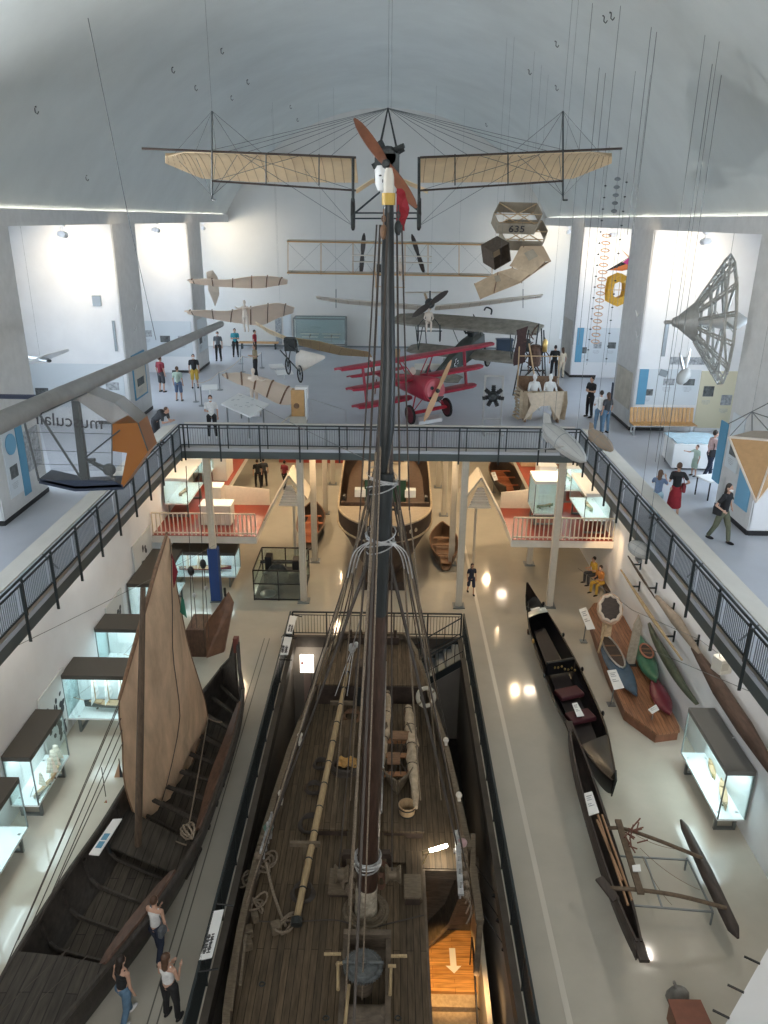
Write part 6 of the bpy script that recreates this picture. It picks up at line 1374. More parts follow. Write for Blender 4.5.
t = thing('low_display', 'long low white display with a ship model behind the walking visitors', 'display', (-4.4, 47.5, 0)); b = MB(); b.box((0, 0, .45), (5.0, 1.1, .12)); b.build('table_top', M['case_white'], t); b = MB(); b.box((0, 0, .2), (4.6, .9, .4)); b.build('base', hull_red, t); b = MB(); b.box((0, 0, 1.0), (5.0, 1.1, .96)); b.build('glass_hood', M['glass'], t)
model_ship((-4.2, 47.5, .54), R(3), 3.4, 'long grey ship model in the low white display', M['panel_grey'], 1, rig=False)
# ================================================================== SUSPENDED AIRCRAFT AND MODELS
def vz(x): return CZ + math.sqrt(max(0, (RAD - .02) ** 2 - min(abs(x), CH) ** 2)) if abs(x) < CH else LEDGE0 + .04
def hang(t, pts, r=.003, name='suspension_wire'):
 """wires from points given in the thing's own frame straight up to the vault"""
 bpy.context.view_layer.update(); Mw = t.matrix_world; Mi = Mw.inverted()
 for p in pts:
  w = Mw @ V(p); b = MB(); b.tube([V(p), Mi @ V((w.x, w.y, vz(w.x) - .06))], r, 4); b.build(name, M['wire'], t)
def wingpanel(le, te, t, m, name='wing', th=.03, camber=.06, ribs=0, rib_m=None, n=6, ribth=.012):
 le = [V(p) for p in le]; te = [V(p) for p in te]; g = []
 for a, c in zip(le, te): g.append([a.lerp(c, k / n) + V((0, 0, camber * math.sin(PI * (k / n) ** .7))) for k in range(n + 1)])
 b = MB(); b.sheet(g, th); o = b.build(name, m, t, smooth=True)
 if ribs:
  b = MB(); L = len(le) - 1
  for k in range(ribs):
   f = (k + .5) / ribs * L; i = min(int(f), L - 1); fr = f - i; row = [g[i][j].lerp(g[i + 1][j], fr) - V((0, 0, th * .4)) for j in range(n + 1)]; b.tube(row, ribth, 4)
  q = b.build('ribs', rib_m or M['wood'], o)
 return o, g
def propeller(t, c, d, L, m, axis=(0, -1, 0), wd=.16, name='propeller', two=True):
 """d: direction of the blade"""
 ax = V(axis).normalized(); d = V(d).normalized(); s_ = ax.cross(d).normalized(); b = MB(); g = []
 for k in range(15):
  f = k / 14 * 2 - 1; w = wd * (.35 + .65 * math.sin(PI * min(1, abs(f) * .95 + .08)) ** .6) * (1 if abs(f) < .97 else .5); tw = .5 * (1 - abs(f) * .6) * (1 if f > 0 else -1)
  e = s_ * math.cos(tw) + ax * math.sin(tw); p = V(c) + d * (f * L / 2); g.append([p - e * w / 2, p, p + e * w / 2])
 b.sheet(g, .03); o = b.build(name, m, t, smooth=True); b = MB(); b.lathe(V(c) - ax * .03, [(.08, 0), (.09, .05), (.05, .12)], 12, axis=ax); b.build('hub', M['iron'], o); return o
def wheel(t, c, r, name='wheel', axis=(1, 0, 0), spokes=True, tire=.035, disc=None, w=.05):
 ax = V(axis).normalized(); a = ax.orthogonal().normalized(); e = ax.cross(a); b = MB(); b.tube([V(c) + (a * math.cos(k * PI / 10) + e * math.sin(k * PI / 10)) * r for k in range(20)], tire, 6, closed=True); o = b.build(name, M['rubber'], t, smooth=True)
 b = MB()
 if disc: b.lathe(V(c) - ax * w / 2, [(r * .93, 0), (r * .1, -.02), (r * .1, w + .02), (r * .93, w)], 20, axis=ax); b.build('wheel_disc', disc, o)
 else:
  for k in range(10): b.tube([V(c), V(c) + (a * math.cos(k * PI / 5) + e * math.sin(k * PI / 5)) * r], .006, 4)
  b.lathe(V(c) - ax * .05, [(.03, 0), (.03, .1)], 8, axis=ax); b.build('spokes', M['iron'], o)
def dummy(t, c, s=1.0, m=None, pose='sit', rz=0, name='dummy_pilot'):
 """plain white display figure as one continuous body"""
 m = m or M['dummy']; Rz = Euler((0, 0, rz)).to_matrix(); c = V(c); b = MB()
 def Z(x, y, z): return c + Rz @ V((x, y, z)) * s
 cap(b, Z(0, 0, 0), Z(0, 0, .42), .13 * s, .15 * s, 12); cap(b, Z(-.15, 0, .45), Z(.15, 0, .45), .075 * s, .075 * s)
 cap(b, Z(0, 0, .5), Z(0, -.01, .62), .055 * s, .05 * s); b.ball(Z(0, -.02, .72), (.085 * s, .10 * s, .125 * s), 12, 10); b.ball(Z(0, -.12, .71), (.018 * s, .03 * s, .03 * s), 8, 6)
 for sg in (-1, 1):
  arm = {'sit': ((sg * .24, -.10, .2), (sg * .16, -.35, .15)), 'hang': ((sg * .35, -.12, .40), (sg * .45, -.3, .5)), 'stand': ((sg * .32, -.02, .3), (sg * .55, -.05, .38))}[pose]
  cap(b, Z(sg * .18, 0, .42), Z(*arm[0]), .052 * s, .042 * s); cap(b, Z(*arm[0]), Z(*arm[1]), .042 * s, .03 * s); b.ball(Z(*arm[1]), (.035 * s, .05 * s, .03 * s), 8, 6)
  leg = {'sit': ((sg * .12, -.42, .02), (sg * .12, -.5, -.4)), 'hang': ((sg * .10, .1, -.42), (sg * .10, .3, -.82)), 'stand': ((sg * .1, 0, -.42), (sg * .1, .02, -.85))}[pose]
  cap(b, Z(sg * .09, 0, 0), Z(*leg[0]), .09 * s, .065 * s); cap(b, Z(*leg[0]), Z(*leg[1]), .06 * s, .045 * s); b.ball(V(Z(*leg[1])) + Rz @ V((0, -.07, -.03)) * s, (.045 * s, .11 * s, .04 * s), 8, 6)
 o = b.build(name, m, t, smooth=True); remesh(o, .02, 2); return o
M['dummy'] = mat('plaster_figure', (.72, .62, .52), .7, var=.05)
M['ecru'] = translucent(mat('ecru_wing_cloth', (.86, .72, .52), .85, var=.08, scale=2), .5)
M['peach'] = translucent(mat('glider_cotton', (.95, .83, .71), .85, var=.03, scale=2), .5); translucent(M['linen_white'], .4)
M['propwood'] = mat('propeller_wood', (.22, .08, .04), .35, var=.2, scale=5); M['propdark'] = mat('propeller_dark', (.05, .04, .035), .35)
# ---- 1. high monoplane in front of the mast top
def L2(c): return lambda u, v, Y: GY(u, v, Y) - c
c = GY(388, 158, 17.0); t = thing('monoplane', 'wire-braced cream monoplane hanging highest, right behind the mast top', 'aircraft', c); q = L2(c)
for sg, tipx, lx in ((-1, 157, (355, 300, 240, 185, 157)), (1, 620, (421, 480, 540, 590, 620))):
 Lp = []; Tp = []
 for k, u in enumerate(lx):
  f = k / 4; le = q(u, lerp(157.5, 150.5, f), 17.0 + .05 * k); te = le + V((0, (1.45, 1.5, 1.55, 1.35, .55)[k], (-.40, -.42, -.45, -.42, -.2)[k]));
  if k == 4: le += V((-sg * .10, .25, -.10))
  Lp.append(le); Tp.append(te)
 wingpanel(Lp, Tp, t, M['ecru'], th=.025, camber=.10, ribs=22, rib_m=M['wood_light'], ribth=.010)
 b = MB(); a = q(388 + sg * 32, 157.5, 17.0); e = q(142 if sg < 0 else 622, 148.5, 17.2); b.tube([a, e], .025, 6); lo = q(388 + sg * 32, 190.5, 17.0); le_ = q(212 if sg < 0 else 563, 181, 17.1); b.tube([lo, le_], .022, 6); b.build('spar', M['wood_dark'], t)
 ux = 212 if sg < 0 else 563; kt, km, kb = q(ux, 111, 17.1), q(ux, 152, 17.1), q(ux, 196, 17.1); b = MB(); b.tube([kt, kb, kb + V((sg * .0, -.05, -.08)), kb + V((.08, -.1, -.08))], .018, 6); b.build('king_post', M['steel'], t)
 for u in ((266, 319) if sg < 0 else (455, 508)): b = MB(); b.tube([q(u, 154, 17.05), q(u, 185.5, 17.05)], .014, 6); b.build('strut', M['steel'], t)
 u0 = 353 if sg < 0 else 419; b = MB(); b.tube([q(u0, 157, 17.0), q(u0, 213, 17.0)], .03, 8); b.tube([q(u0, 205, 17.0), q(u0 + (0), 228, 16.8)], .045, 8); b.build('gear_leg', M['iron'], t)
 wheel(t, q(u0, 214, 17.2), .30)
 b = MB()
 for k in range(7): b.tube([q(388, 108, 17.3), Lp[0].lerp(Lp[-1], (k + 1) / 8) + V((0, .2, .05))], .005, 4)
 for k in range(5): b.tube([kt, km + V((sg * (k - 2) * .5, .2 * k, 0))], .005, 4); b.tube([kb, km + V((sg * (k - 2) * .5, .2 * k, 0))], .005, 4)
 b.tube([lo, Lp[2]], .005, 4); b.tube([le_, Lp[1]], .005, 4); b.tube([q(u0, 226, 17), Lp[2]], .005, 4); b.tube([q(u0, 226, 17), Lp[1] + V((0, .8, -.2))], .005, 4); b.build('bracing_wire', M['wire'], t)
b = MB()
for sg in (-1, 1):
 for dy in (0, .9): b.tube([q(388, 108, 17.3), q(388 + sg * 11, 157, 17.0) + V((0, dy, 0))], .016, 6)
b.build('pylon', M['iron'], t)
b = MB(); b.tube([q(353, 213, 17.0), q(419, 213, 17.0)], .018, 6); b.tube([q(353, 218.5, 17.2), q(419, 218.5, 17.2)], .018, 6)
for sg in (-1, 1): b.tube([q(388 + sg * 33, 213, 17.0), q(388 + sg * 8, 192, 17.0)], .022, 6)
b.build('axle', M['steel'], t)
b = MB(); e = q(388, 157, 16.9); b.lathe(e + V((0, .05, 0)), [(.16, 0), (.22, .08), (.22, .42), (.15, .5)], 14, axis=(0, 1, 0));
for k in range(4): a = k * PI / 2 + .5; b.tube([e + V((0, .2, 0)), e + V((.36 * math.cos(a), .2, .36 * math.sin(a)))], .055, 8)
b.tube([e + V((0, .2, .1)), e + V((.32, .1, .22))], .05, 8); b.build('engine', M['iron'], t)
b = MB(); b.box(e + V((-.02, .5, -.18)), (.5, .9, .5)); b.build('fuselage_frame', M['steel'], t)
b = MB(); b.lathe(e + V((-.10, .0, -.62)), [(.10, 0), (.15, .10), (.17, .38), (.12, .46)], 14); b.build('oil_tank', M['paper'], t, smooth=True)
b = MB();
for (x, z) in ((-.15, -.35), (-.05, -.35)): b.ball(e + V((x, -.16, z)), (.03, .01, .018), 8, 5)
b.box(e + V((-.10, -.16, -.45)), (.02, .012, .06)); b.build('tank_marks', M['ink'], t)
pc = q(386, 164, 16.72); propeller(t, pc, q(358, 124, 16.7) - pc, 2.05, M['propwood'], wd=.22)
Lt = [q(355, 190, 19.8), q(372, 179, 19.8), q(404, 179, 19.8), q(429, 190, 19.8)]; wingpanel(Lt, [p + V((0, .8, -.05)) for p in Lt], t, M['ecru'], name='tailplane', th=.02, camber=.02)
b = MB(); b.tube([e + V((-.2, .6, -.1)), q(388, 184, 20.2)], .02, 5); b.tube([e + V((.2, .6, -.1)), q(388, 184, 20.2)], .02, 5); b.tube([e + V((0, .6, -.4)), q(388, 186, 20.2)], .02, 5); b.build('tail_boom', M['bench_wood'], t)
hang(t, [q(388, 108, 17.3) + V((0, 0, 0)), q(388, 108, 17.3) + V((.06, .8, -.05)), q(212, 111, 17.1), q(563, 111, 17.1)])
# ---- 2. biplane flyer at the far end
c = GY(390, 258, 46); t = thing('flyer_biplane', 'open pale biplane with two dark pusher propellers hanging near the end wall', 'aircraft', c); q = L2(c)
for v0, v1, nm in ((241.5, 245, 'upper_wing'), (273, 276.5, 'lower_wing')):
 le = [q(lerp(287, 494, k / 8), lerp(v0, v1, k / 8), 45) for k in range(9)]; te = [p + V((0, 1.8, -.02)) for p in le]; wingpanel(le, te, t, M['linen_white'], name=nm, th=.05, camber=.08, ribs=24, rib_m=M['wood_light'])
 b = MB(); b.tube(le, .04, 5); b.build('leading_edge', M['bench_wood'], t)
b = MB()
for k, u in enumerate((288, 321, 353, 375, 405, 428, 459, 492)):
 f = (u - 287) / 207
 for y in (45, 46.6): b.tube([q(u, lerp(242, 245.5, f), y), q(u, lerp(273, 276.5, f), y)], .022, 5)
b.build('struts', M['bench_wood'], t)
b = MB()
for u0, u1 in ((288, 321), (321, 353), (353, 375), (405, 428), (428, 459), (459, 492)): b.tube([q(u0, 243, 45), q(u1, 275, 45)], .006, 4); b.tube([q(u1, 243, 45), q(u0, 275, 45)], .006, 4)
b.build('bracing_wire', M['wire'], t)
for v in (255.5, 262): wingpanel([q(352, v, 42.3), q(432, v + 1.5, 42.3)], [q(352, v, 42.3) + V((0, .7, 0)), q(432, v + 1.5, 42.3) + V((0, .7, 0))], t, M['linen_white'], name='elevator', th=.03, camber=.02)
for u in (376, 404):
 b = MB(); b.tube([q(u, 286, 42.5), q(u, 288, 46), q(u, 276, 48)], .03, 6); b.tube([q(u, 286, 42.5), q(u - 2, 256, 42.3)], .02, 5); b.build('skid', M['bench_wood'], t)
for u, dd in ((362.5, (.08, 0, 1)), (418, (-.36, 0, 1))): propeller(t, q(u, 254, 46.8), dd, 2.3, M['propdark'], axis=(0, 1, 0), wd=.28)
b = MB(); b.box(q(382, 270, 45.8), (.6, .8, .6)); b.build('engine', M['iron'], t); dummy(t, q(400, 272, 45.4), .9)
b = MB(); b.tube([q(375, 286.5, 43), q(405, 287.5, 43)], .02, 5); b.build('skid_bar', M['bench_wood'], t)
hang(t, [q(321, 242, 45.5), q(459, 244, 45.5)])
# ---- 3. long thin white monoplane
c = GY(430, 306, 42); t = thing('white_monoplane', 'slim long-winged white monoplane with a dark propeller and a pale dummy pilot', 'aircraft', c); q = L2(c)
for pts in (((316, 297.5), (345, 300), (385, 303), (424, 306)), ((436, 306), (470, 303), (505, 299), (543, 295.5))):
 le = [q(u, v, 42) for u, v in pts]; ch = (.5, 1.3, 1.5, 1.5) if pts[0][0] < 400 else (1.5, 1.5, 1.3, .5); te = [p + V((0, w, -.25 * w)) for p, w in zip(le, ch)]; wingpanel(le, te, t, M['linen_white'], th=.04, camber=.08, ribs=10, rib_m=M['wood_light'])
for u in (336, 523): b = MB(); b.tube([q(u, 289, 42.4), q(u, 308, 42.4)], .02, 5); b.build('king_post', M['steel'], t)
propeller(t, q(430, 304, 41.5), (.75, 0, .55), 2.3, M['propdark'], wd=.34); b = MB(); b.lathe(q(430, 304, 41.6), [(.2, 0), (.26, .1), (.26, .5)], 12, axis=(0, 1, 0)); b.tube([q(430, 300, 41.8), q(430, 291, 41.8)], .05, 6); b.build('engine', M['iron'], t)
dummy(t, q(428.5, 322, 41.8), 1.0); b = MB()
for u in (418, 440): b.tube([q(u, 325, 41.8), q(u, 338, 41.8)], .04, 6); b.tube([q(u, 326, 41.8), q(429, 312, 42)], .02, 5)
b.tube([q(416, 331, 41.8), q(442, 331, 41.8)], .03, 5); b.build('undercarriage', M['steel'], t)
for u in (418, 440): wheel(t, q(u, 336, 41.9), .28, disc=M['black'])
wingpanel([q(405, 293, 47.5), q(445, 293, 47.5)], [q(408, 293, 48.3), q(442, 293, 48.3)], t, M['linen_white'], name='tailplane', th=.03); b = MB(); b.tube([q(430, 309, 42.5), q(425, 294, 47.8)], .08, 6); b.build('tail_boom', M['wood_light'], t)
hang(t, [q(430, 300, 41.8), q(336, 289, 42.4), q(523, 289, 42.4)])
p = P6(428, 372); t = thing('stand_box', 'cream box stand under the pale dummy of the slim monoplane', 'stand', (GY(428, 342, 41).x, 41, GZ)); b = MB(); b.box((0, 0, .75), (1.35, .5, .25)); b.build('top', M['white_warm'], t)
for x in (-.55, .55): b = MB(); b.box((x, 0, .33), (.08, .4, .62)); b.build('leg', M['steel'], t)
# ---- 4/5/6 bat-winged gliders
def bat(Yc, lpts, tpts, label, ribs=6, tail=None, dpos=None, dpose='hang', drz=0, dz=1.0, m=None, hangp=True, dy=1.0):
 c = GY(*lpts[len(lpts) // 2], Yc); t = thing('bat_glider', label, 'glider', c); qq = L2(c)
 le = [qq(*p, Yc) for p in lpts]; te = [qq(*p, Yc + dy) for p in tpts]
 le = curve(le, 3); te = curve(te, 3); o, g = wingpanel(le, te, t, m or M['peach'], th=.02, camber=.10, n=5)
 for k in range(ribs):
  i = int((k + .5) / ribs * (len(le) - 1)); b = MB(); b.tube([p + V((0, 0, .02)) for p in g[i]], .042, 5); q_ = b.build('willow_rib', M['wood'], o)
 if tail: b = MB(); P = [qq(u, v, Y) for u, v, Y in tail]; b.prism(P, (.03, 0, 0)); b.build('tail_fin', M['linen_white'], t)
 if dpos: dummy(t, qq(*dpos), dz, pose=dpose, rz=drz)
 if hangp: hang(t, [le[-4]])
 return t
bat(41.2, [(187, 281), (205, 279), (226, 280), (246, 277), (262, 276), (278, 277), (288, 281)], [(190, 283), (207, 285.5), (226, 287), (246, 288), (262, 288), (274, 286), (287, 284)], 'upper bat-winged glider with a white tail fin near the left pillars', tail=[(206, 272, 41.9), (212, 270, 42.0), (217, 277, 42.3), (219, 294, 42.6), (215, 306, 42.8), (208, 290, 42.1)])
bat(40, [(184, 312), (205, 310), (226, 311), (245, 308), (262, 305), (280, 303), (295, 308)], [(188, 314), (208, 318), (224, 321), (245, 324), (262, 325), (278, 318), (293, 313)], 'lower bat-winged glider with a hanging dummy pilot on the left', dpos=(245, 316, 40.3), dpose='hang', dz=.95, dy=1.8)
bat(33.2, [(222, 376), (236, 372.5), (252, 375), (268, 379), (284, 385), (298, 390), (305, 394)], [(224, 377), (238, 384), (250, 388), (262, 395), (276, 403), (288, 405), (302, 400)], 'bat-winged glider low over the gallery floor with a white figure standing in it', dpos=None, hangp=False, dy=-.9)
_pf = GY(255, 397, 33.0); t = thing('white_figure', 'white plaster figure standing inside the low bat-winged glider', 'figure', (_pf.x, 32.8, GZ)); MB().box((0, 0, .15), (.5, .5, .3)).build('pedestal', M['paper'], t); dummy(t, (0, 0, 1.2), 1.05, pose='stand', rz=.3, name='figure')
# ---- 7. early motor plane with bicycle wheels
c = GY(292, 352, 36.5); t = thing('bicycle_plane', 'old tan motor plane on bicycle wheels standing left of the glass vitrine', 'aircraft', c); q = L2(c)
wingpanel([q(255, 322, 37.5), q(268, 329, 37), q(286, 337, 36.5)], [q(257, 325, 38), q(270, 334, 37.8), q(286, 340, 37.6)], t, M['ecru'], th=.03, camber=.05, ribs=4)
wingpanel([q(296, 338, 36.5), q(318, 341, 36.2), q(345, 348, 35.9), q(368, 352, 35.7)], [q(299, 345, 37.6), q(318, 350, 37.6), q(340, 355, 37.2), q(372, 357, 36.4)], t, mat('ochre_wing', (.42, .30, .16), .8, var=.1), th=.03, camber=.05, ribs=7)
b = MB(); g = []
for k in range(7):
 f = k / 6; cc = q(lerp(296, 325, f), lerp(362, 357, f), lerp(36.3, 34.6, f)); r = lerp(.62, .06, f) if k else .35; g.append([cc + V((0, r * .55 * math.cos(a), r * math.sin(a))) for a in [j * PI / 6 for j in range(12)]])
b.grid(g, closed=True); b.build('tail_cone', M['linen_white'], t, smooth=True)
for uv, Y in (((288, 366), 36.2), ((300, 374), 35.8)): wheel(t, q(*uv, Y), .38, axis=(.9, .4, 0))
b = MB();
for (a, e) in (((284, 340, 36.5), (288, 366, 36.2)), ((292, 338, 36.5), (288, 366, 36.2)), ((296, 340, 36.5), (300, 374, 35.8)), ((284, 342, 36.5), (299, 352, 36.0)), ((280, 350, 36.5), (300, 372, 35.8)), ((290, 338, 37.5), (300, 360, 36.4))): b.tube([q(*a), q(*e)], .03, 6)
b.box(q(290, 344, 36.6), (.5, .5, .6)); b.build('frame', M['iron'], t)
for (u, v, w_, lab) in ((277, 368, .8, 'small white plate on the floor left of the bicycle plane'), (284.5, 374.5, .9, 'second white plate on the floor before the bicycle plane')): p = P6(u, v + 5); o = MB().box((0, 0, .38), (w_, .5, .03), Euler((R(18), 0, .4))).box((0, 0, .18), (.05, .05, .36)).build('floor_sign', M['paper']); o.location = p; tag(o, lab, 'sign')
# ---- 8. red triplane
M['dr_red'] = mat('crimson_fabric', (.36, .022, .045), .45, var=.12, scale=2); M['dr_red2'] = mat('bright_red_tips', (.50, .03, .05), .45)
p0 = P6(420, 418); t = thing('red_triplane', 'crimson triplane with a two-blade tan propeller standing on the end gallery', 'aircraft', p0, rot=(R(-5), R(-4.5), R(28))); t.scale = (1.1, 1.1, 1.1)
def wing_simple(t, x0, x1, y0, y1, z, m, name='wing', th=.09, tip=.25, ribs=0, rib_m=None, tilt=0):
 le = []; te = []
 for k in range(9):
  f = k / 8; x = lerp(x0, x1, f); e = max(0, 1 - min(f, 1 - f) * 6); le.append(V((x, y0 + tip * e * e * .8, z + tilt * x))); te.append(V((x, y1 - tip * e * e * .4, z + tilt * x - .02)))
 return wingpanel(le, te, t, m, name, th, .05, ribs, rib_m)
for z, hw, y in ((2.45, 3.35, -.25), (1.62, 2.9, -.05), (.88, 2.65, .15)):
 if z > 2: wing_simple(t, -hw, hw, y - .5, y + .5, z, M['dr_red'], 'upper_wing')
 else: wing_simple(t, -hw, -.34, y - .5, y + .5, z, M['dr_red']); wing_simple(t, .34, hw, y - .5, y + .5, z, M['dr_red'])
for sg in (-1, 1): b = MB(); b.box((sg * 2.25, 0, 1.68), (.04, .16, 1.6)); b.build('interplane_strut', M['dr_red'], t); b = MB(); b.bar((sg * .3, -.3, 1.7), (sg * .7, -.2, 2.42), .05, .03); b.bar((sg * .3, .2, 1.7), (sg * .7, .1, 2.42), .05, .03); b.build('cabane_strut', M['dr_red'], t)
b = MB(); g = []
for y, r, zc2, sx in ((-1.35, .40, 1.25, 1), (-1.28, .47, 1.25, 1), (-.85, .48, 1.25, 1), (0, .42, 1.28, .9), (1.0, .34, 1.32, .8), (2.4, .20, 1.4, .6), (3.8, .07, 1.5, .4)): g.append([V((r * sx * math.cos(a), y, zc2 + r * math.sin(a))) for a in [j * PI / 10 for j in range(20)]])
b.grid(g, closed=True); b.f.append(list(range(20))); b.m.append(0); b.build('fuselage', M['dr_red'], t, smooth=True)
b = MB(); b.lathe((0, -1.42, 1.25), [(.38, 0), (.42, .04), (.44, .1)], 22, axis=(0, 1, 0)); b.build('cowling', mat('cowling_pink_red', (.52, .10, .12), .4), t, smooth=True)
b = MB()
for a in (R(35), R(145)): b.lathe((.2 * math.cos(a), -1.45, 1.25 + .2 * math.sin(a)), [(.07, 0), (.07, .04)], 12, axis=(0, 1, 0))
b.prism([(.40 * math.cos(R(a)), -1.45, 1.22 + .40 * math.sin(R(a))) for a in range(-155, -20, 15)], (0, .04, 0)); b.build('cowling_opening', M['black'], t)
propeller(t, (0, -1.55, 1.25), (.55, 0, .83), 2.5, mat('pale_prop', (.60, .36, .20), .35), wd=.22)
b = MB(); g = [V((0, y, z)) for y, z in ((3.5, 1.35), (3.9, 1.3), (4.25, 1.5), (4.25, 1.95), (3.95, 2.2), (3.65, 2.0))]; b.prism([p - V((.02, 0, 0)) for p in g], (.04, 0, 0)); b.build('rudder', M['paper'], t)
b = MB(); b.box((.03, 3.95, 1.75), (.02, .10, .5)); b.box((.03, 3.95, 1.75), (.02, .5, .10)); b.box((-.03, 3.95, 1.75), (.02, .10, .5)); b.box((-.03, 3.95, 1.75), (.02, .5, .10)); b.build('cross_mark', M['ink'], t)
wing_simple(t, -1.3, 1.3, 3.1, 3.9, 1.52, M['dr_red'], 'tailplane', .05)
for sg in (-1, 1): wheel(t, (sg * .82, -.75, .38), .33, tire=.055, disc=mat('dark_red_disc%d' % sg, (.10, .01, .015), .5), w=.08); b = MB(); b.bar((sg * .75, -.75, .42), (sg * .3, -1.0, 1.0), .05, .03); b.bar((sg * .75, -.75, .42), (sg * .3, -.35, 1.0), .05, .03); b.build('gear_strut', M['dr_red'], t)
wing_simple(t, -.72, .72, -.95, -.55, .42, M['dr_red2'], 'axle_wing', .07, tip=.02)
b = MB(); b.ball((0, .25, 1.85), (.12, .13, .16), 10, 8); b.build('pilot_head', M['dummy'], t); b = MB(); b.tube([(0, 3.6, 1.2), (0, 3.9, .55)], .03, 6); b.build('tail_skid', M['wood'], t)
for px, lab in (([(418, 421), (441, 417), (442, 421.5), (419, 425.5)], 'long white block lying on the floor in front of the red triplane'),): P = [G(u, v, GZ + .02) for u, v in px]; o = MB().prism(P, (0, 0, .16)).build('floor_block', M['paper']); tag(o, lab, 'block')
# ---- 9. grey camouflaged biplane
M['camo'] = mat('camouflage_grey_wing', (.27, .25, .21), .7, var=.28, scale=2.4); M['camo2'] = mat('dark_green_fuselage', (.055, .065, .055), .55, var=.2, scale=2)
p0 = GY(470, 372, 43.0); t = thing('grey_biplane', 'grey-brown camouflaged biplane with a dark fuselage behind the red triplane', 'aircraft', (p0.x - .1, 43.0, GZ + .22), rot=(R(-15), 0, R(150)))
wing_simple(t, -4.3, 4.3, -.85, .85, 2.75, M['camo'], 'upper_wing', .12, tip=.5, ribs=26, rib_m=M['camo2']);
for sg in (-1, 1): wing_simple(t, sg * .45 if sg > 0 else -3.5, 3.5 if sg > 0 else -.45, -.45, .8, 1.1, M['camo'], 'lower_wing', .10, tip=.4, ribs=12, rib_m=M['camo2'])
b = MB(); g = []
for y, wx, z0_, z1_ in ((-1.7, .30, .85, 1.5), (-1.5, .42, .75, 1.7), (0, .43, .72, 1.8), (1.0, .40, .78, 1.75), (2.6, .25, 1.0, 1.6), (4.6, .06, 1.3, 1.5)): g.append([V((sx * wx, y, zz)) for sx, zz in ((-1, z0_ + .1), (-.7, z0_), (.7, z0_), (1, z0_ + .1), (1, z1_ - .15), (.6, z1_), (-.6, z1_), (-1, z1_ - .15))])
b.grid(g, closed=True); b.f.append(list(range(8))); b.m.append(0); b.build('fuselage', M['camo2'], t, smooth=True)
for sg in (-1, 1):
 b = MB(); b.box((sg * .36, 2.1, 1.35), (.015, .50, .16)); b.box((sg * .36, 2.1, 1.35), (.015, .16, .50)); b.build('cross_outline', M['paper'], t); b = MB(); b.box((sg * .37, 2.1, 1.35), (.02, .42, .09)); b.box((sg * .37, 2.1, 1.35), (.02, .09, .42)); b.build('cross_mark', M['ink'], t)
 b = MB(); b.bar((sg * 2.8, -.5, 1.1), (sg * 2.8, -.6, 2.72), .05, .03); b.bar((sg * 2.8, .5, 1.1), (sg * 2.8, .5, 2.72), .05, .03); b.bar((sg * 2.8, .5, 1.15), (sg * 2.8, -.6, 2.7), .05, .03); b.build('interplane_strut', M['camo2'], t)
 b = MB(); b.bar((sg * .4, -1, 1.7), (sg * .7, -.5, 2.7), .05, .03); b.bar((sg * .4, .2, 1.7), (sg * .7, .3, 2.7), .05, .03); b.build('cabane_strut', M['camo2'], t)
 wheel(t, (sg * .85, -.8, .40), .36, tire=.06, disc=M['camo'], w=.08); b = MB(); b.bar((sg * .8, -.8, .42), (sg * .35, -1.1, .9), .05, .03); b.bar((sg * .8, -.8, .42), (sg * .35, -.4, .9), .05, .03); b.build('gear_strut', M['camo2'], t)
wing_simple(t, -1.6, 1.6, 3.7, 4.6, 1.5, M['camo'], 'tailplane', .05); b = MB(); b.prism([(-.02, 4.1, 1.4), (-.02, 4.9, 1.35), (-.02, 5.0, 2.0), (-.02, 4.5, 2.25)], (.04, 0, 0)); b.build('rudder', M['camo2'], t)
propeller(t, (0, -1.85, 1.3), (.3, 0, 1), 2.6, M['propdark']); b = MB(); b.box((0, -.9, 1.85), (.3, .8, .3)); b.tube([(.25, -1.2, 1.9), (.25, -.5, 1.95), (.3, -.3, 2.3)], .05, 6); b.build('engine', M['iron'], t)
b = MB(); b.tube(curve([(-1.0, -1.2, 2.85), (-1.0, -1.3, 3.1), (-.7, -1.3, 3.2), (-.6, -1.2, 3.05)], 4), .05, 6); b.build('exhaust_pipe', M['iron'], t)
# ---- 10. engine on a stand, radial
p0 = P6(491, 431); t = thing('radial_engine', 'small black radial engine on a tall pale stand beside the red triplane', 'engine', (p0.x, p0.y, GZ)); c = V((0, 0, 1.45)); b = MB(); b.lathe(c + V((0, -.2, 0)), [(.12, 0), (.2, .1), (.2, .35), (.1, .4)], 14, axis=(0, 1, 0)); b.build('crankcase', M['iron'], t, smooth=True)
for k in range(7): a = k * 2 * PI / 7 + PI / 2; d = V((math.cos(a), 0, math.sin(a))); b = MB(); b.lathe(c + d * .16, [(.07, 0), (.10, .04), (.075, .08), (.10, .12), (.075, .16), (.10, .20), (.075, .24), (.09, .28)], 10, axis=d); b.build('cylinder', M['black'], t)
for sg in (-1, 1):
 b = MB(); b.box((sg * .36, 0, 1.15), (.07, .08, 2.3)); b.box((sg * .36, -.25, .05), (.08, 1.3, .08)); b.build('stand_leg', M['alu'], t)
b = MB(); b.box((0, 0, 2.27), (.72, .07, .06)); b.box((0, 0, .5), (.72, .05, .05)); b.box((0, -.6, .06), (.72, .05, .05)); b.build('stand_bar', M['alu'], t)
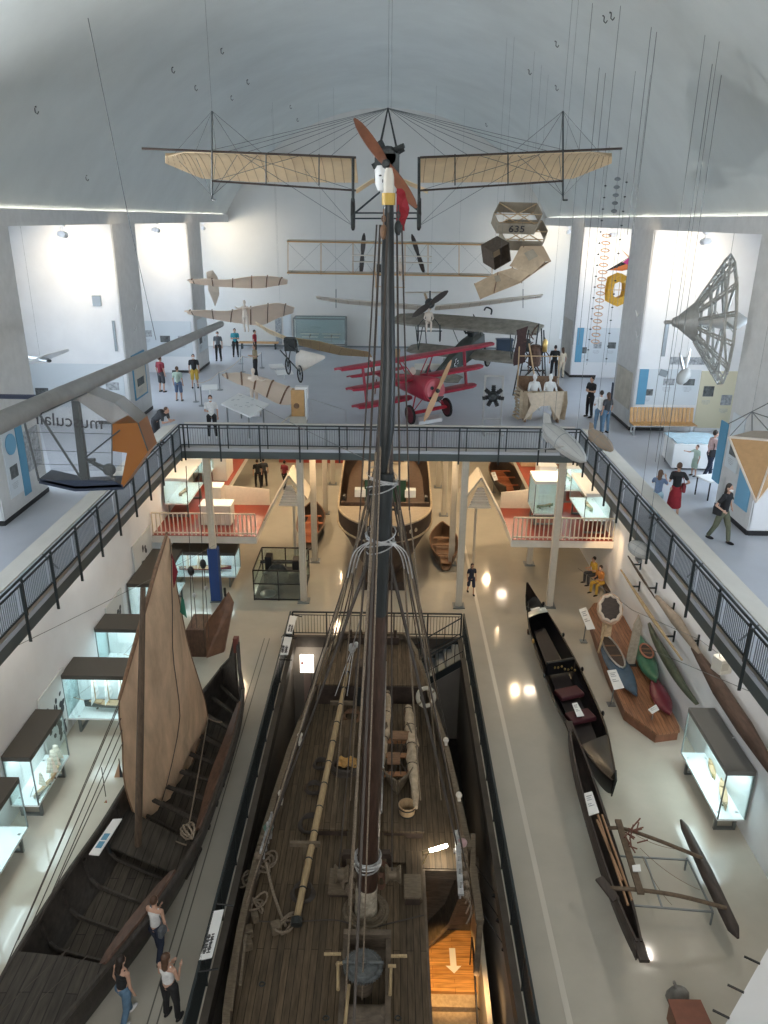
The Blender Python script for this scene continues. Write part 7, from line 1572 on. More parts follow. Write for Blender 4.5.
# ---- 11. tall brown machine and the airship car with two white figures
p0 = P6(535, 402); t = thing('steam_machine', 'tall brown machine of rods with a dark leather panel behind the two white figures', 'machine', (p0.x - .1, p0.y + .6, GZ)); rnd = random.Random(11)
b = MB();
for (a, e) in (((-.75, 0, 0), (-.35, 0, 3.3)), ((.75, 0, 0), (.35, 0, 3.3)), ((-.75, .8, 0), (-.35, .6, 3.3)), ((.75, .8, 0), (.35, .6, 3.3)), ((-.6, 0, 1.4), (.6, 0, 1.4)), ((-.5, 0, 2.4), (.5, 0, 2.4)), ((-.7, 0, .6), (.5, 0, 2.4)), ((.7, 0, .6), (-.5, 0, 2.4)), ((0, 0, 2.0), (.1, 0, 3.6))): b.tube([a, e], .035, 6)
b.build('frame', M['iron'], t)
b = MB(); g = [[V((-.95 + .06 * math.sin(j), -.1 - .05 * i, 3.3 - j * .28 - .05 * i)), V((-.45 + .04 * math.cos(j * 2), -.15, 3.5 - j * .28))] for j in range(7) for i in (0,)]; b.sheet(g, .04); b.build('leather_panel', mat('dark_brown_leather', (.055, .026, .024), .6, var=.3), t, smooth=True)
b = MB()
for k in range(22): a = V((rnd.uniform(-.4, .5), rnd.uniform(-.2, .5), rnd.uniform(1.3, 3.2))); b.tube([a, a + V((rnd.uniform(-.4, .4), rnd.uniform(-.2, .2), rnd.uniform(-.5, .5)))], .03, 5)
b.lathe((.05, .1, 1.6), [(.25, 0), (.3, .1), (.3, .9), (.2, 1.0)], 14); b.build('rods', mat('rusty_rods', (.12, .07, .05), .6, .3, var=.4), t)
for x in (-.35, .45): b = MB(); b.lathe((x, -.1, 2.3), [(.09, 0), (.12, .05), (.12, .5), (.05, .6)], 12); b.build('cylinder', M['brass'] if x > 0 else M['iron'], t, smooth=True)
p0 = P6(541, 422); ax_ = thing('airship_car', 'old airship gondola with ragged beige canvas around two white figures', 'gondola', (p0.x, p0.y + .3, GZ)); t = ax_
b = MB(); b.box((0, .45, .9), (1.7, 1.5, .06)); b.box((-.85, .45, 1.1), (.05, 1.5, .5)); b.box((.85, .45, 1.1), (.05, 1.5, .5)); b.box((0, 1.2, 1.3), (1.7, .05, .8)); b.build('body', mat('car_brown', (.20, .12, .07), .7, var=.3), t)
M['beige_canvas'] = mat('beige_canvas', (.46, .37, .26), .9, var=.2, scale=4, bump=.4)
b = MB(); g = []
for k in range(13):
 f = k / 12; x = lerp(-1.0, 1.0, f); g.append([V((x, -.35 + .12 * math.sin(k * 2.3), 1.35)), V((x * 1.02, -.45 + .14 * math.sin(k * 2.9), .9)), V((x * .95, -.40 + .15 * math.sin(k * 1.9), lerp(.15, .8, abs(2 * f - 1) < .45)))])
b.sheet(g, .03); b.build('canvas_apron', M['beige_canvas'], t, smooth=True)
b = MB(); b.prism([(-.75, -.62, 1.30), (.80, -.62, 1.42), (.70, -.66, .15), (.25, -.62, .80), (-.15, -.62, .75), (-.85, -.66, .10), (-.55, -.62, .8)], (0, .03, 0)); b.build('star_canvas', mat('pale_canvas', (.60, .50, .38), .85, var=.1), t)
b = MB()
for k in range(9): z = .15 + .15 * k; b.tube([(-1.0 + .05 * math.sin(k), -.4 + .1 * (k % 2), z), (-1.12 - .06 * math.cos(k), 0, z + .06), (-1.0, .4, z)], .05, 5)
b.build('wicker_bundle', M['beige_canvas'], t)
for x in (-.7, .7): b = MB(); b.box((x, .2, .45), (.08, 1.2, .9)); b.build('support', M['wood'], t)
b = MB(); b.tube([(-.2, .2, 1.3), (-.5, 1.2, 3.1)], .04, 6); b.tube([(-.9, 1.0, .9), (-.95, 1.0, 3.0)], .03, 6); b.tube([(.9, 1.0, .9), (.8, 1.0, 2.6)], .03, 6); b.tube([(-.95, 1, 2.6), (.85, 1, 2.6)], .025, 6); b.build('pole', M['wood_light'], t)
for x, nm in ((-.32, 'left white plaster figure sitting in the airship gondola'), (.36, 'right white plaster figure sitting in the airship gondola')): f = thing('plaster_figure', nm, 'figure', (p0.x + x, p0.y + .5, GZ + .98)); dummy(f, (0, 0, .08), 1.12, M['paper'], 'sit', .1, 'figure')
# ---- 12. kites
M['kite'] = mat('khaki_kite_cloth', (.32, .27, .20), .85, var=.12, scale=3); M['kite_tan'] = mat('tan_kite_cloth', (.50, .37, .24), .85, var=.15, scale=3)
def ringkite(c, hexpts, depth, m, label, letters=None):
 t = thing('box_kite', label, 'kite', c); P = [V(p) for p in hexpts]; d = V(depth); k = len(P); b = MB(); b.sheet([[p, p + d] for p in P + [P[0]]], .02); b.build('cloth_band', m, t)
 b = MB()
 for i in range(k // 2): b.tube([P[i] + d * .1, P[i + k // 2] + d * .1], .02, 5); b.tube([P[i] + d * .9, P[i + k // 2] + d * .9], .02, 5)
 b.build('spreader', M['wood_light'], t); return t
for (cu, cv, Y, lab, dv) in ((516, 218, 30, 'upper hexagonal khaki box kite with big dark figures on its side', 0), (522, 235, 30.6, 'lower hexagonal khaki box kite just under the lettered one', 0)):
 c = GY(cu, cv, Y); w = .88; hx = [V((w * x, y * .85 + z * 0, z)) for x, y, z in ((-1, 0, 0), (-.8, -.62, -.02), (.75, -.62, -.05), (1, 0, 0), (.8, .62, .05), (-.75, .62, .08))]
 t = ringkite(c, [p + V((0, 0, -.24)) for p in hx], (.05, -.02, .46), M['kite'], lab); t.rotation_euler = (R(38), 0, R(3 if dv else -2))
 if cv == 218: text_mesh('635', .40, M['ink'], t, loc=(.0, -.60, -.02), rot=(R(90), 0, 0), depth=.006)
 hang(t, [(.5, 0, .3)])
c = GY(496, 253, 29); t = thing('box_kite', 'small dark brown cube kite left of the khaki kites', 'kite', c, rot=(R(20), R(-25), R(25)))
b = MB(); s_ = .36; sq = [V((-s_, 0, -s_)), V((s_, 0, -s_)), V((s_, 0, s_)), V((-s_, 0, s_))]; b.sheet([[p - V((0, .35, 0)), p + V((0, .35, 0))] for p in sq + [sq[0]]], .02); b.build('cloth_band', mat('dark_khaki', (.10, .075, .055), .8, var=.2), t); b = MB(); b.box((0, .25, 0), (.66, .01, .66)); b.build('back_cloth', M['kite_tan'], t); hang(t, [(0, 0, .36)])
c = GY(512, 275, 29); t = thing('winged_box_kite', 'large tan winged box kite below the hexagonal kites', 'kite', c); q = L2(c)
Pm = [(474, 284, 28.6), (500, 270, 28.2), (529, 274, 29), (480, 300, 29.2)]
def quad(b, pts, th=.02): P = [q(*p) for p in pts]; b.sheet([[P[0], P[1]], [P[3], P[2]]], th)
b = MB(); quad(b, [(474, 284, 28.6), (498, 272, 28.4), (520, 282, 28.9), (480, 299, 29.2)]); quad(b, [(498, 272, 28.4), (512, 268, 28.6), (531, 273, 29.0), (520, 282, 28.9)]); quad(b, [(510, 266, 28.6), (521, 246, 28.6), (545, 261, 29.3), (531, 275, 29.0)]); b.build('lower_cloth', M['kite_tan'], t)
b = MB(); quad(b, [(510, 266, 29.4), (522, 246, 29.6), (543, 246, 30.1), (551, 261, 30.0)]); quad(b, [(480, 299, 29.2), (520, 283, 28.9), (551, 261, 29.4), (535, 266, 30)]); b.build('side_cloth', mat('light_tan_cloth', (.52, .38, .25), .85), t)
b = MB(); quad(b, [(494, 276, 28.2), (499, 275, 28.2), (501, 281, 28.2), (496, 282, 28.2)], .01); quad(b, [(524, 253, 28.4), (533, 249, 28.4), (538, 256, 28.4), (529, 261, 28.4)], .01); b.build('dark_patch', M['kite'], t)
b = MB()
for (a, e) in (((474, 284, 28.6), (545, 262, 29.3)), ((480, 299, 29.2), (551, 261, 29.4)), ((498, 272, 28.4), (494, 293, 29)), ((512, 267, 28.6), (522, 283, 29)), ((510, 266, 28.6), (524, 246, 29))): b.tube([q(*a), q(*e)], .02, 5)
b.build('spar', M['wood'], t); hang(t, [q(521, 246, 28.8), q(500, 271, 28.4)])
for pts, Y, col, lab in (([(606, 270), (640, 258), (637, 252), (625, 263)], 34.8, (.55, .03, .18), 'magenta and black delta kite in the right bay'), ([(607, 271), (622, 266), (636, 264), (634, 272)], 35.2, (.60, .20, .03), 'orange and red delta kite in the right bay'), ([(611, 280), (616, 279), (626, 277), (622, 288)], 35.6, (.62, .42, .05), 'yellow box kite hanging in the right bay')):
 pass
c = GY(622, 264, 35.5); t = thing('delta_kite', 'black-edged orange and magenta delta kite hanging in the right bay', 'kite', c); q = L2(c)
for nm, col, ps in (('magenta_cloth', (.55, .03, .20), [(622, 263, 35.5), (640, 250, 35.7), (642, 268, 35.9), (630, 268, 35.6)]), ('orange_cloth', (.62, .16, .03), [(609, 270, 35.2), (626, 264, 35.4), (634, 268, 35.6), (622, 271, 35.4)]), ('black_cloth', (.02, .02, .02), [(606, 271, 35.1), (622, 262, 35.3), (626, 264, 35.35), (609, 270, 35.15)]), ('peach_cloth', (.65, .38, .22), [(622, 250, 35.4), (630, 257, 35.5), (638, 252, 35.7), (632, 262, 35.6)])):
 b = MB(); P = [q(*p) for p in ps]; b.sheet([[P[0], P[1]], [P[3], P[2]]], .02); b.build(nm, mat(nm, col, .8), t)
b = MB(); b.tube([q(606, 271, 35.1), q(642, 250, 35.7)], .015, 5); b.build('spar', M['wood'], t); hang(t, [q(630, 257, 35.5)])
c = GY(619, 290, 35.0); t = thing('yellow_kite', 'yellow star-shaped box kite with a white centre hanging in the right bay', 'kite', c); ring = [V((.62 * math.cos(a) * (1 if i % 2 else .8), .0, .62 * math.sin(a) * 1.15)) for i, a in enumerate([k * PI / 4 for k in range(8)])]; b = MB(); b.sheet([[p * 1.0, p * .52, p * .52 + V((0, .5, 0)), p + V((0, .5, 0))] for p in ring + [ring[0]]], .02); b.build('cloth_cells', mat('yellow_cloth', (.70, .40, .05), .8, var=.15), t)
b = MB(); b.prism([(.15, -.05, .35), (.6, -.05, .75), (1.0, -.05, .35), (.55, -.05, .0)], (0, .02, 0)); b.build('cloth_square', mat('yellow_pale', (.75, .55, .2), .8), t); b = MB(); b.prism([(.25, .1, .85), (.9, .1, 1.05), (.7, .1, .7)], (0, .02, 0)); b.build('blue_cloth', mat('blue_cloth', (.04, .08, .25), .8), t); b = MB(); b.tube([ring[0], ring[4]], .015, 5); b.tube([ring[2], ring[6]], .015, 5); b.build('spar', M['wood_light'], t); hang(t, [(0, .2, .6)])
for (u0, v0, v1, n_, r_, lab, m_) in ((616, 175, 215, 5, .085, 'cord with grey discs hanging before the right bay, upper group', 'steel_mid'), (606, 180, 365, 17, .035, 'cord with small dark balls left of the tan rings', 'steel'), (629, 160, 365, 15, .035, 'cord with small dark balls right of the tan rings', 'steel')):
 Y = 31.5 if n_ > 6 else 30.5; P, Q = GY(u0 + (2 if n_ < 6 else 0), v0, Y), GY(u0 - (14 if u0 < 610 else (0 if n_ < 6 else 22)), v1, Y); Q = V((P.x, P.y, Q.z)); t = thing('bead_cord', lab, 'mobile', P); b = MB(); b.tube([(0, 0, 0), Q - P], .006, 4); b.tube([(0, 0, 0), (0, 0, vz(P.x) - P.z - .1)], .006, 4); b.build('cord', M['wire'], t)
 for k in range(n_): b = MB(); b.ball((Q - P) * ((k + .5) / n_), (r_ * 1.4, r_, r_ * .8), 8, 6); b.build('disc' if n_ < 6 else 'ball', M[m_], t, smooth=True)
P = GY(607, 232, 33); t = thing('ring_garland', 'string of tan rings hanging down to the panels of the right bay', 'mobile', P); tz = GY(600, 345, 33).z; n_ = 16
b = MB(); b.tube([(0, 0, 0), (0, 0, tz - P.z)], .008, 4); b.tube([(0, 0, 0), (0, 0, LEDGE0 - P.z)], .008, 4); b.build('cord', M['wire'], t)
for k in range(n_): cc = V((0, 0, (tz - P.z) * (k + .5) / n_)); b = MB(); b.tube([cc + V((.17 * math.cos(a), .1 * math.sin(a), .06 * math.sin(a))) for a in [j * PI / 6 for j in range(12)]], .022, 5, closed=True); b.build('ring', mat('tan_ring', (.62, .38, .24), .6) if k == 0 else bpy.data.materials['tan_ring'], t)
# ---- 13. airship nose frame
c = GY(676, 322, 23.6); t = thing('nose_frame', 'huge metal lattice nose cone of an airship hanging in the right bay', 'airship frame', c); q = L2(c)
Rc = GY(724, 321, 23.3) - c; ax = Rc.normalized(); up = V((0, 0, 1)); up = (up - ax * up.dot(ax)).normalized(); sd = ax.cross(up); Lr = Rc.length; RR = 1.88
sd = (sd * 1.0)
M['duralumin'] = mat('duralumin_lattice', (.40, .40, .37), .5, .3, var=.2, scale=6)
def cp(a, f, r): return ax * (Lr * f) + (up * math.cos(a) + sd * math.sin(a)) * r
prof = lambda f: RR * (f ** .9) if f < 1 else RR
b = MB(); b.lathe((0, 0, 0), [(.02, -.35), (.06, -.32), (.06, -.12), (.12, -.1), (.18, .05), (.62, Lr * .42), (.60, Lr * .42)], 24, axis=ax, caps=False); b.build('nose_cap', mat('grey_sheet_cone', (.33, .33, .31), .5, .3, var=.1), t, smooth=True)
b = MB(); b.lathe((0, 0, 0), [(.05, Lr * .4), (.22, Lr * .9), (.24, Lr * 1.3), (.05, Lr * 1.5)], 16, axis=ax); b.build('inner_spindle', mat('silver_spindle', (.5, .5, .48), .5, .2), t, smooth=True)
NR = 14
for k in range(NR):
 a0 = 2 * PI * k / NR; b = MB()
 for da in (-.045, .045):
  b.tube([cp(a0 + da, .40, .60), cp(a0 + da * .7, 1.0, RR)], .024, 4)
 b.tube([cp(a0, .42, .48), cp(a0, 1.0, RR - .22)], .022, 4)
 for j in range(12):
  f0, f1 = .4 + .6 * j / 12, .4 + .6 * (j + 1) / 12; r0, r1 = lerp(.6, RR, (f0 - .4) / .6), lerp(.6, RR, (f1 - .4) / .6); s2 = 1 if j % 2 else -1
  b.tube([cp(a0 + s2 * .045, f0, r0), cp(a0 - s2 * .045, f1, r1)], .012, 4); b.tube([cp(a0 + s2 * .045, f0, r0), cp(a0, f1, r1 - .18)], .012, 4)
 b.build('lattice_girder', M['duralumin'], t)
for f, r in ((.62, 1.05), (.84, 1.56), (1.0, RR)):
 b = MB(); ring = [cp(2 * PI * k / NR, f, r) for k in range(NR)]; ring2 = [cp(2 * PI * k / NR, f, r - .20) for k in range(NR)]; b.tube(ring, .03, 5, closed=True); b.tube(ring2, .022, 5, closed=True)
 for k in range(NR * 2): b.tube([ring[(k // 2) % NR], ring2[((k + 1) // 2) % NR]], .012, 4)
 b.build('ring_girder', M['duralumin'], t)
b = MB()
for k in range(8): a0 = 2 * PI * k / 8; b.tube([cp(a0, 1.0, RR), cp(a0, 1.0, .22)], .04, 5); b.tube([cp(a0 + .08, 1.0, RR), cp(a0, 1.0, .22)], .015, 4)
b.build('spoke_girder', M['duralumin'], t)
hang(t, [cp(0, 1.0, RR)], r=.006)
# ---- 14. airship models near the railing
def airship(P, Q, r, label, m, fins=True, gond=True, c2=None):
 P, Q = V(P), V(Q); c = (P + Q) / 2; d = Q - P; L = d.length; d.normalize(); t = thing('model_airship', label, 'airship model', c); b = MB(); b.lathe(-d * L / 2, [(r * x, L * y) for x, y in ((.03, 0), (.35, .04), (.68, .13), (.93, .28), (1, .45), (.97, .62), (.78, .80), (.45, .93), (.03, 1))], 20, axis=d, caps=False); b.build('envelope', m, t, smooth=True)
 b = MB(); b.lathe(-d * L * .02, [(r * 1.003, 0), (r * 1.003, L * .01)], 20, axis=d)
 a = d.orthogonal().normalized(); e = d.cross(a)
 for k in range(8): v_ = a * math.cos(k * PI / 4) + e * math.sin(k * PI / 4); b.tube([d * (L * (y - .5)) + v_ * (r * x * 1.002) for x, y in ((.35, .04), (.68, .13), (.93, .28), (1, .45), (.97, .62), (.78, .80), (.45, .93))], .006, 4)
 b.build('seam', M['steel_mid'], t)
 if fins: b = MB(); [b.prism([-d * L * .49, -d * L * .30 + v_ * r * .8, -d * L * .36 + v_ * r * 1.5, -d * L * .50 + v_ * r * 1.3], d.cross(v_).normalized() * .015) for v_ in (V((0, 0, 1)), V((0, 0, -1)))]; b.build('tail_fin', m, t)
 if gond: b = MB(); b.box(V((0, 0, -r - .06)), (.1, .3, .1)); b.tube([(0, 0, -r), (0, 0, -r - .04)], .03, 5); b.build('gondola', M['steel_mid'], t)
 hang(t, [d * L * .25 + V((0, 0, r * .9)), -d * L * .25 + V((0, 0, r * .9))], r=.006); return t
airship(GY(543, 424, 22.6), GY(586, 462, 20.8), .30, 'large grey-white airship model hanging at the right corner of the gallery railing', mat('grey_envelope', (.42, .42, .40), .55, var=.05))
airship(GY(589, 430, 24.5), GY(613, 451, 23.2), .21, 'smaller tan airship model behind the grey-white one', mat('tan_envelope', (.34, .26, .19), .6, var=.06))
airship(GY(629, 543, 19.5), GY(651, 557, 18.9), .22, 'small stubby grey airship model below the right gallery railing', mat('pale_envelope', (.46, .45, .42), .6), fins=False)
t = thing('airship_model_boom', 'thin pale rods of a model crossing in front of the gallery corner', 'rod', GY(560, 440, 21));
c = t.location.copy(); b = MB(); b.tube(sag(GY(505, 452, 21.5) - c, GY(565, 446, 21) - c, .03), .012, 5); b.build('rod', M['alu'], t); hang(t, [GY(540, 449, 21.2) - c])
# ---- 15. human-powered aircraft on the left
M['film'] = glass_mat('clear_film', (.97, .97, .97), .07, .3); M['amber_film'] = mat('amber_film', (.34, .13, .03), .3, alpha=.9); M['grey_frame'] = mat('dark_grey_frame', (.07, .08, .085), .5)
P = GY(-12, 428, 12.0); Q = GY(221, 324, 25.5); c = (P + Q) / 2; t = thing('tail_tube', 'long grey ribbed tube crossing the upper left of the hall', 'aircraft part', c); b = MB(); n_ = 60; b.tube([P.lerp(Q, k / n_) - c for k in range(n_ + 1)], [lerp(.185, .105, k / n_) * (1 + .012 * (k % 2)) for k in range(n_ + 1)], 14); b.build('tube', mat('grey_tube', (.30, .30, .29), .5, var=.1, scale=3), t, smooth=True); b = MB(); b.lathe(Q - c - (Q - P).normalized() * .1, [(.09, 0), (.06, .2)], 12, axis=(Q - P)); b.build('end_cap', M['ecru'], t);
Yg = 13.4; c = GY(88, 440, Yg); t = thing('pedal_plane_cabin', 'see-through pointed cabin of a pedal plane with amber nose and mirrored lettering', 'aircraft', c); q = L2(c)
O = dict(A=(24, 421), B=(87, 393), C=(114, 403), D=(138, 423), E=(148, 451), F=(123, 487), G_=(75, 489), H=(39, 481))
Of = {k: q(u, v, Yg) for k, (u, v) in O.items()}; Ob = {k: p + V((0, .55, 0)) for k, p in Of.items()}
f1, f2 = q(112, 424, Yg), q(112, 480, Yg); g1, g2 = q(72, 401, Yg), q(85, 480, Yg)
b = MB(); b.prism([Of['A'], g1, g2, Of['H']], (0, .008, 0)); b.prism([g1, Of['B'], Of['C'], f1, f2, g2], (0, .008, 0)); b.prism([p + V((0, .55, 0)) for p in (Of['A'], g1, g2, Of['H'])], (0, .008, 0)); b.prism([p + V((0, .55, 0)) for p in (g1, Of['B'], Of['C'], f1, f2, g2)], (0, .008, 0)); b.build('clear_film', M['film'], t)
h1 = q(127, 453, Yg); b = MB(); b.prism([f1, Of['C'].lerp(Of['D'], .6), Of['D'], Of['E'], h1, q(112, 451, Yg)], (0, .012, 0)); b.prism([Of['E'], Of['F'], q(121, 484, Yg), h1], (0, .012, 0)); b.sheet([[Of['D'], Ob['D']], [Of['E'], Ob['E']], [Of['F'], Ob['F']]], .012); b.build('amber_panel', M['amber_film'], t)
b = MB(); b.sheet([[Of['B'], Ob['B']], [Of['C'], Ob['C']], [Of['D'], Ob['D']]], .012); b.prism([g1, Of['B'], Of['C'], Of['D'], f1, q(78, 401, Yg)], (0, .010, 0)); b.build('grey_top', mat('smoky_film', (.35, .33, .31), .5, alpha=.6), t)
b = MB(); b.sheet([[Of['H'], Ob['H']], [Of['G_'] , Ob['G_']], [Of['F'], Ob['F']]], .10); b.prism([Of['H'], Of['G_'], Of['F'], q(115, 481, Yg), q(80, 480, Yg)], (0, .02, 0)); b.build('keel', mat('dark_blue_keel', (.03, .045, .08), .5), t)
b = MB();
for a, e, w_ in ((Of['A'], Of['H'], .022), (Of['A'], Of['B'], .012), (Of['D'], Of['E'], .012), (f1, f2, .012), (q(40, 415, Yg), q(82, 480, Yg), .022), (q(84, 458, Yg), q(115, 478, Yg), .018), (q(85, 458, Yg), q(120, 430, Yg), .016), (q(28, 432, Yg), q(112, 434, Yg), .005), (q(33, 450, Yg), q(112, 453, Yg), .005), (q(36, 464, Yg), q(125, 466, Yg), .005)): b.tube([a, e], w_, 6);
b.build('frame_rod', M['grey_frame'], t)
b = MB(); b.prism([q(71, 400, Yg), q(77, 398, Yg), q(88, 480, Yg), q(80, 480, Yg)], (0, .12, 0)); b.build('mast_strut', M['grey_frame'], t)
b = MB(); cc = q(104, 474, Yg) + V((0, .28, 0)); b.lathe(cc, [(.10, 0), (.12, .03), (.10, .06)], 16, axis=(.3, -1, .2)); b.tube([cc, cc + V((-.25, 0, .12)), cc + V((-.42, 0, .16))], .03, 6); b.box(cc + V((-.36, 0, .17)), (.2, .15, .05)); b.build('pedal_drive', M['grey_frame'], t)
text_mesh('musculair', .33, mat('grey_lettering', (.06, .06, .065), .6), t, loc=q(68, 421, Yg) + V((0, -.012, 0)), rot=(R(90), R(4), 0), depth=.003, flip=True)
b = MB(); P1, P2 = q(-30, 396, Yg + .3), q(36, 397, Yg + .3); b.tube([P1, P2], .045, 8); b.build('wing_stub', mat('blue_black_spar', (.04, .05, .09), .4), t, smooth=True)
# ---- 16. inverted pyramid craft at the right edge
Yp = 16.5; c = GY(752, 455, Yp); t = thing('pyramid_kite', 'tan inverted pyramid kite frame at the right photo edge', 'kite', c); q = L2(c)
A_, B_, C_, D_ = q(729, 437, Yp), q(778, 441, Yp - .2), q(812, 432, Yp + .9), q(752, 431, Yp + 1.2); Z_ = q(756, 502, Yp + .4)
b = MB(); b.sheet([[A_, B_], [Z_ + V((-.01, 0, 0)), Z_ + V((.01, 0, 0))]], .02); b.sheet([[B_, C_], [Z_ + V((-.01, 0, 0)), Z_ + V((.01, 0, 0))]], .02); b.build('tan_cloth', mat('ochre_cloth', (.46, .27, .12), .8, var=.08), t)
b = MB(); b.sheet([[A_, D_], [Z_ + V((-.01, .02, 0)), Z_ + V((.01, .02, 0))]], .02); b.sheet([[D_, C_], [Z_ + V((-.01, .02, 0)), Z_ + V((.01, .02, 0))]], .02); b.sheet([[A_, B_], [D_, C_]], .02); b.build('pale_cloth', mat('grey_cloth', (.40, .34, .27), .85, var=.08), t)
b = MB()
for a, e in ((A_, Z_), (B_, Z_), (C_, Z_), (D_, Z_), (A_, B_), (B_, C_)): b.tube([a, e], .028, 6)
b.build('edge_tape', M['linen_white'], t); b = MB(); tp_ = q(752, 412, Yp + .3)
for a in (A_, B_, C_, D_): b.tube([a, tp_], .012, 4)
b.tube([q(728, 424, Yp), q(790, 392, Yp)], .012, 4); b.build('bridle', M['wire'], t); hang(t, [tp_])
# ---- 17. small things: white model plane at the left, propeller blade on the right, paper birds
c = GY(40, 357, 24); t = thing('model_plane', 'small white model plane hanging in the first left bay', 'model plane', c); q = L2(c)
wingpanel([q(28, 362, 23.6), q(45, 355, 24), q(68, 349, 24.5)], [q(30, 364, 24.2), q(47, 360, 24.6), q(69, 351, 25)], t, M['paper'], th=.02, camber=.02); wingpanel([q(6, 352, 24.4), q(18, 355, 24.2)], [q(8, 354, 24.9), q(20, 358, 24.7)], t, M['paper'], name='tailplane', th=.02, camber=.01); b = MB(); b.tube([q(12, 354, 24.5), q(48, 360, 24.0)], [.03, .07], 8); b.build('fuselage', M['alu'], t, smooth=True); b = MB(); b.ball(q(49, 361, 24.0), (.08, .1, .05), 8, 6); b.build('nose', M['grey_frame'], t); hang(t, [q(40, 357, 24.2)])
c = GY(684, 373, 27); t = thing('airship_gondola_model', 'small grey three-bladed model part hanging under the lattice nose cone', 'model', c); q = L2(c)
b = MB(); b.ball((0, 0, -.12), (.22, .18, .32), 12, 8, Euler((0, .5, 0)).to_matrix()); b.build('pod', mat('grey_pod', (.40, .40, .38), .5), t, smooth=True)
for (a, l_) in ((-.35, .75), (.12, .85)): b = MB(); b.tube([(0, 0, 0), (math.sin(a) * l_ * .5, 0, math.cos(a) * l_ * .5), (math.sin(a) * l_, 0, math.cos(a) * l_)], [.03, .07, .02], 8); b.build('blade', M['alu'], t, smooth=True)
hang(t, [(0, 0, .1)])
for k, (u, v, Y, x) in enumerate(((135, 310, 31, -W - .05), (135.5, 330, 31, -W - .05), (637, 316, 31, 0), (637, 337, 31, 0))):
 p = GX(u, v, -W + .08 if k < 2 else W - .08); t = thing('paper_bird', 'small white model bird on the inner face of the second %s pillar, %s one' % ('left' if k < 2 else 'right', 'upper' if k % 2 == 0 else 'lower'), 'model', p, group='small white birds on the pillars'); b = MB(); b.prism([(0, -.25, .15), (0, 0, 0), (0, .28, .2), (0, .02, -.06)], (.02, 0, 0)); b.build('wings', M['paper'], t); b = MB(); b.tube([(0, 0, 0), (-.06 if k < 2 else .06, 0, 0)], .01, 4); b.build('pin', M['wire'], t)
# ================================================================== GALLERY FURNITURE, PANELS AND LIGHTS
def poster(face, a0, a1, z0, z1, label, m, kind='Y', frame=None, pics=0, strip=None, group=None, seed=1):
 """board on a wall. kind Y: on a wall plane y=face facing the camera; kind X: on a wall plane x=face"""
 w = abs(a1 - a0); ca = (a0 + a1) / 2; h = z1 - z0
 if kind == 'Y': t = thing('wall_poster', label, 'panel', (ca, face - .02, z0), group=group)
 else: t = thing('wall_poster', label, 'panel', (face, ca, z0), R(90) if face > 0 else R(-90), group=group)
 if kind == 'X': t.rotation_euler = (0, 0, R(-90) if face > 0 else R(90))
 b = MB(); b.box((0, 0, h / 2), (w, .03, h)); b.build('board', m, t)
 if frame: b = MB(); [b.box(cc, dd) for cc, dd in (((-w / 2, 0, h / 2), (.07, .05, h)), ((w / 2, 0, h / 2), (.07, .05, h)), ((0, 0, 0), (w + .07, .05, .07)), ((0, 0, h), (w + .07, .05, .07)))]; b.build('frame', frame, t)
 rnd = random.Random(seed)
 for k in range(pics):
  x = lerp(-w / 2, w / 2, (k + .5) / pics) ; pw = w / pics * .55; b = MB(); zz = h * rnd.choice((.35, .5, .65)); b.box((x, -.02, zz), (pw, .012, h * .18)); b.build('photograph', M['greyprint'] if k % 2 else M['darkprint'], t)
  b = MB()
  for j in range(4): b.box((x - pw * .1, -.018, zz - h * .16 - j * .05), (pw * (.8 if j < 3 else .5), .006, .012))
  b.build('text_lines', M['greyprint'], t)
 if strip: b = MB(); b.box((strip[0] * w / 2 - strip[0] * .18, -.022, h / 2), (.36, .012, h)); b.build('blue_strip', M['blueboard'], t)
 return t
M['darkprint'] = mat('dark_photo_print', (.10, .11, .11), .6, var=.7, scale=6); M['pale_panel'] = mat('pale_blue_panel', (.62, .67, .70), .5); M['yellow_panel'] = mat('pale_yellow_panel', (.66, .62, .45), .5); M['skyblue'] = mat('sky_blue_board', (.16, .38, .56), .5)
poster(31.0, 10.45, 12.9, 7.7, 9.15, 'pale board with a blue end strip on the second right pillar above the slatted bench', M['pale_panel'], pics=3, strip=(-1,), seed=3)
poster(31.0, 12.95, 14.5, 6.75, 9.1, 'yellowish board with dark photographs at the far corner of the second right pillar', M['yellow_panel'], pics=2, seed=5)
poster(42.4, 10.5, 14.4, 7.45, 9.3, 'wide pale board with a blue end strip on the third right pillar', M['pale_panel'], pics=5, strip=(-1,), seed=8)
poster(31.0, 11.6, 13.0, 9.35, 9.65, 'narrow grey picture strip above the second right pillar board', M['greyprint'])
poster(W - .06, 21.9, 22.4, 7.35, 9.2, 'teal vertical banner with pale lettering on the first right pillar', M['blueboard'], 'X', pics=0)
poster(W - .06, 19.9, 20.7, 7.2, 9.0, 'sky blue board on the first right pillar next to the pyramid kite', M['skyblue'], 'X')
poster(W - .06, 20.9, 21.7, 8.0, 9.6, 'grey text board on the first right pillar between the blue ones', M['pale_panel'], 'X', pics=1)
poster(W - .06, 31.3, 33.5, 7.4, 8.9, 'faint framed map drawing on the inner side of the second right pillar', mat('map_print', (.50, .47, .40), .7, var=.2, scale=2), 'X')
poster(W - .06, 42.8, 45.0, 7.6, 9.6, 'faint grey drawing on the inner side of the third right pillar', mat('map_print2', (.52, .50, .46), .7, var=.12, scale=2), 'X')
poster(-W + .06, 31.6, 33.2, 7.5, 9.3, 'framed poster with a blue border on the inner side of the second left pillar', M['beige_board'], 'X', frame=M['blueboard'], pics=1)
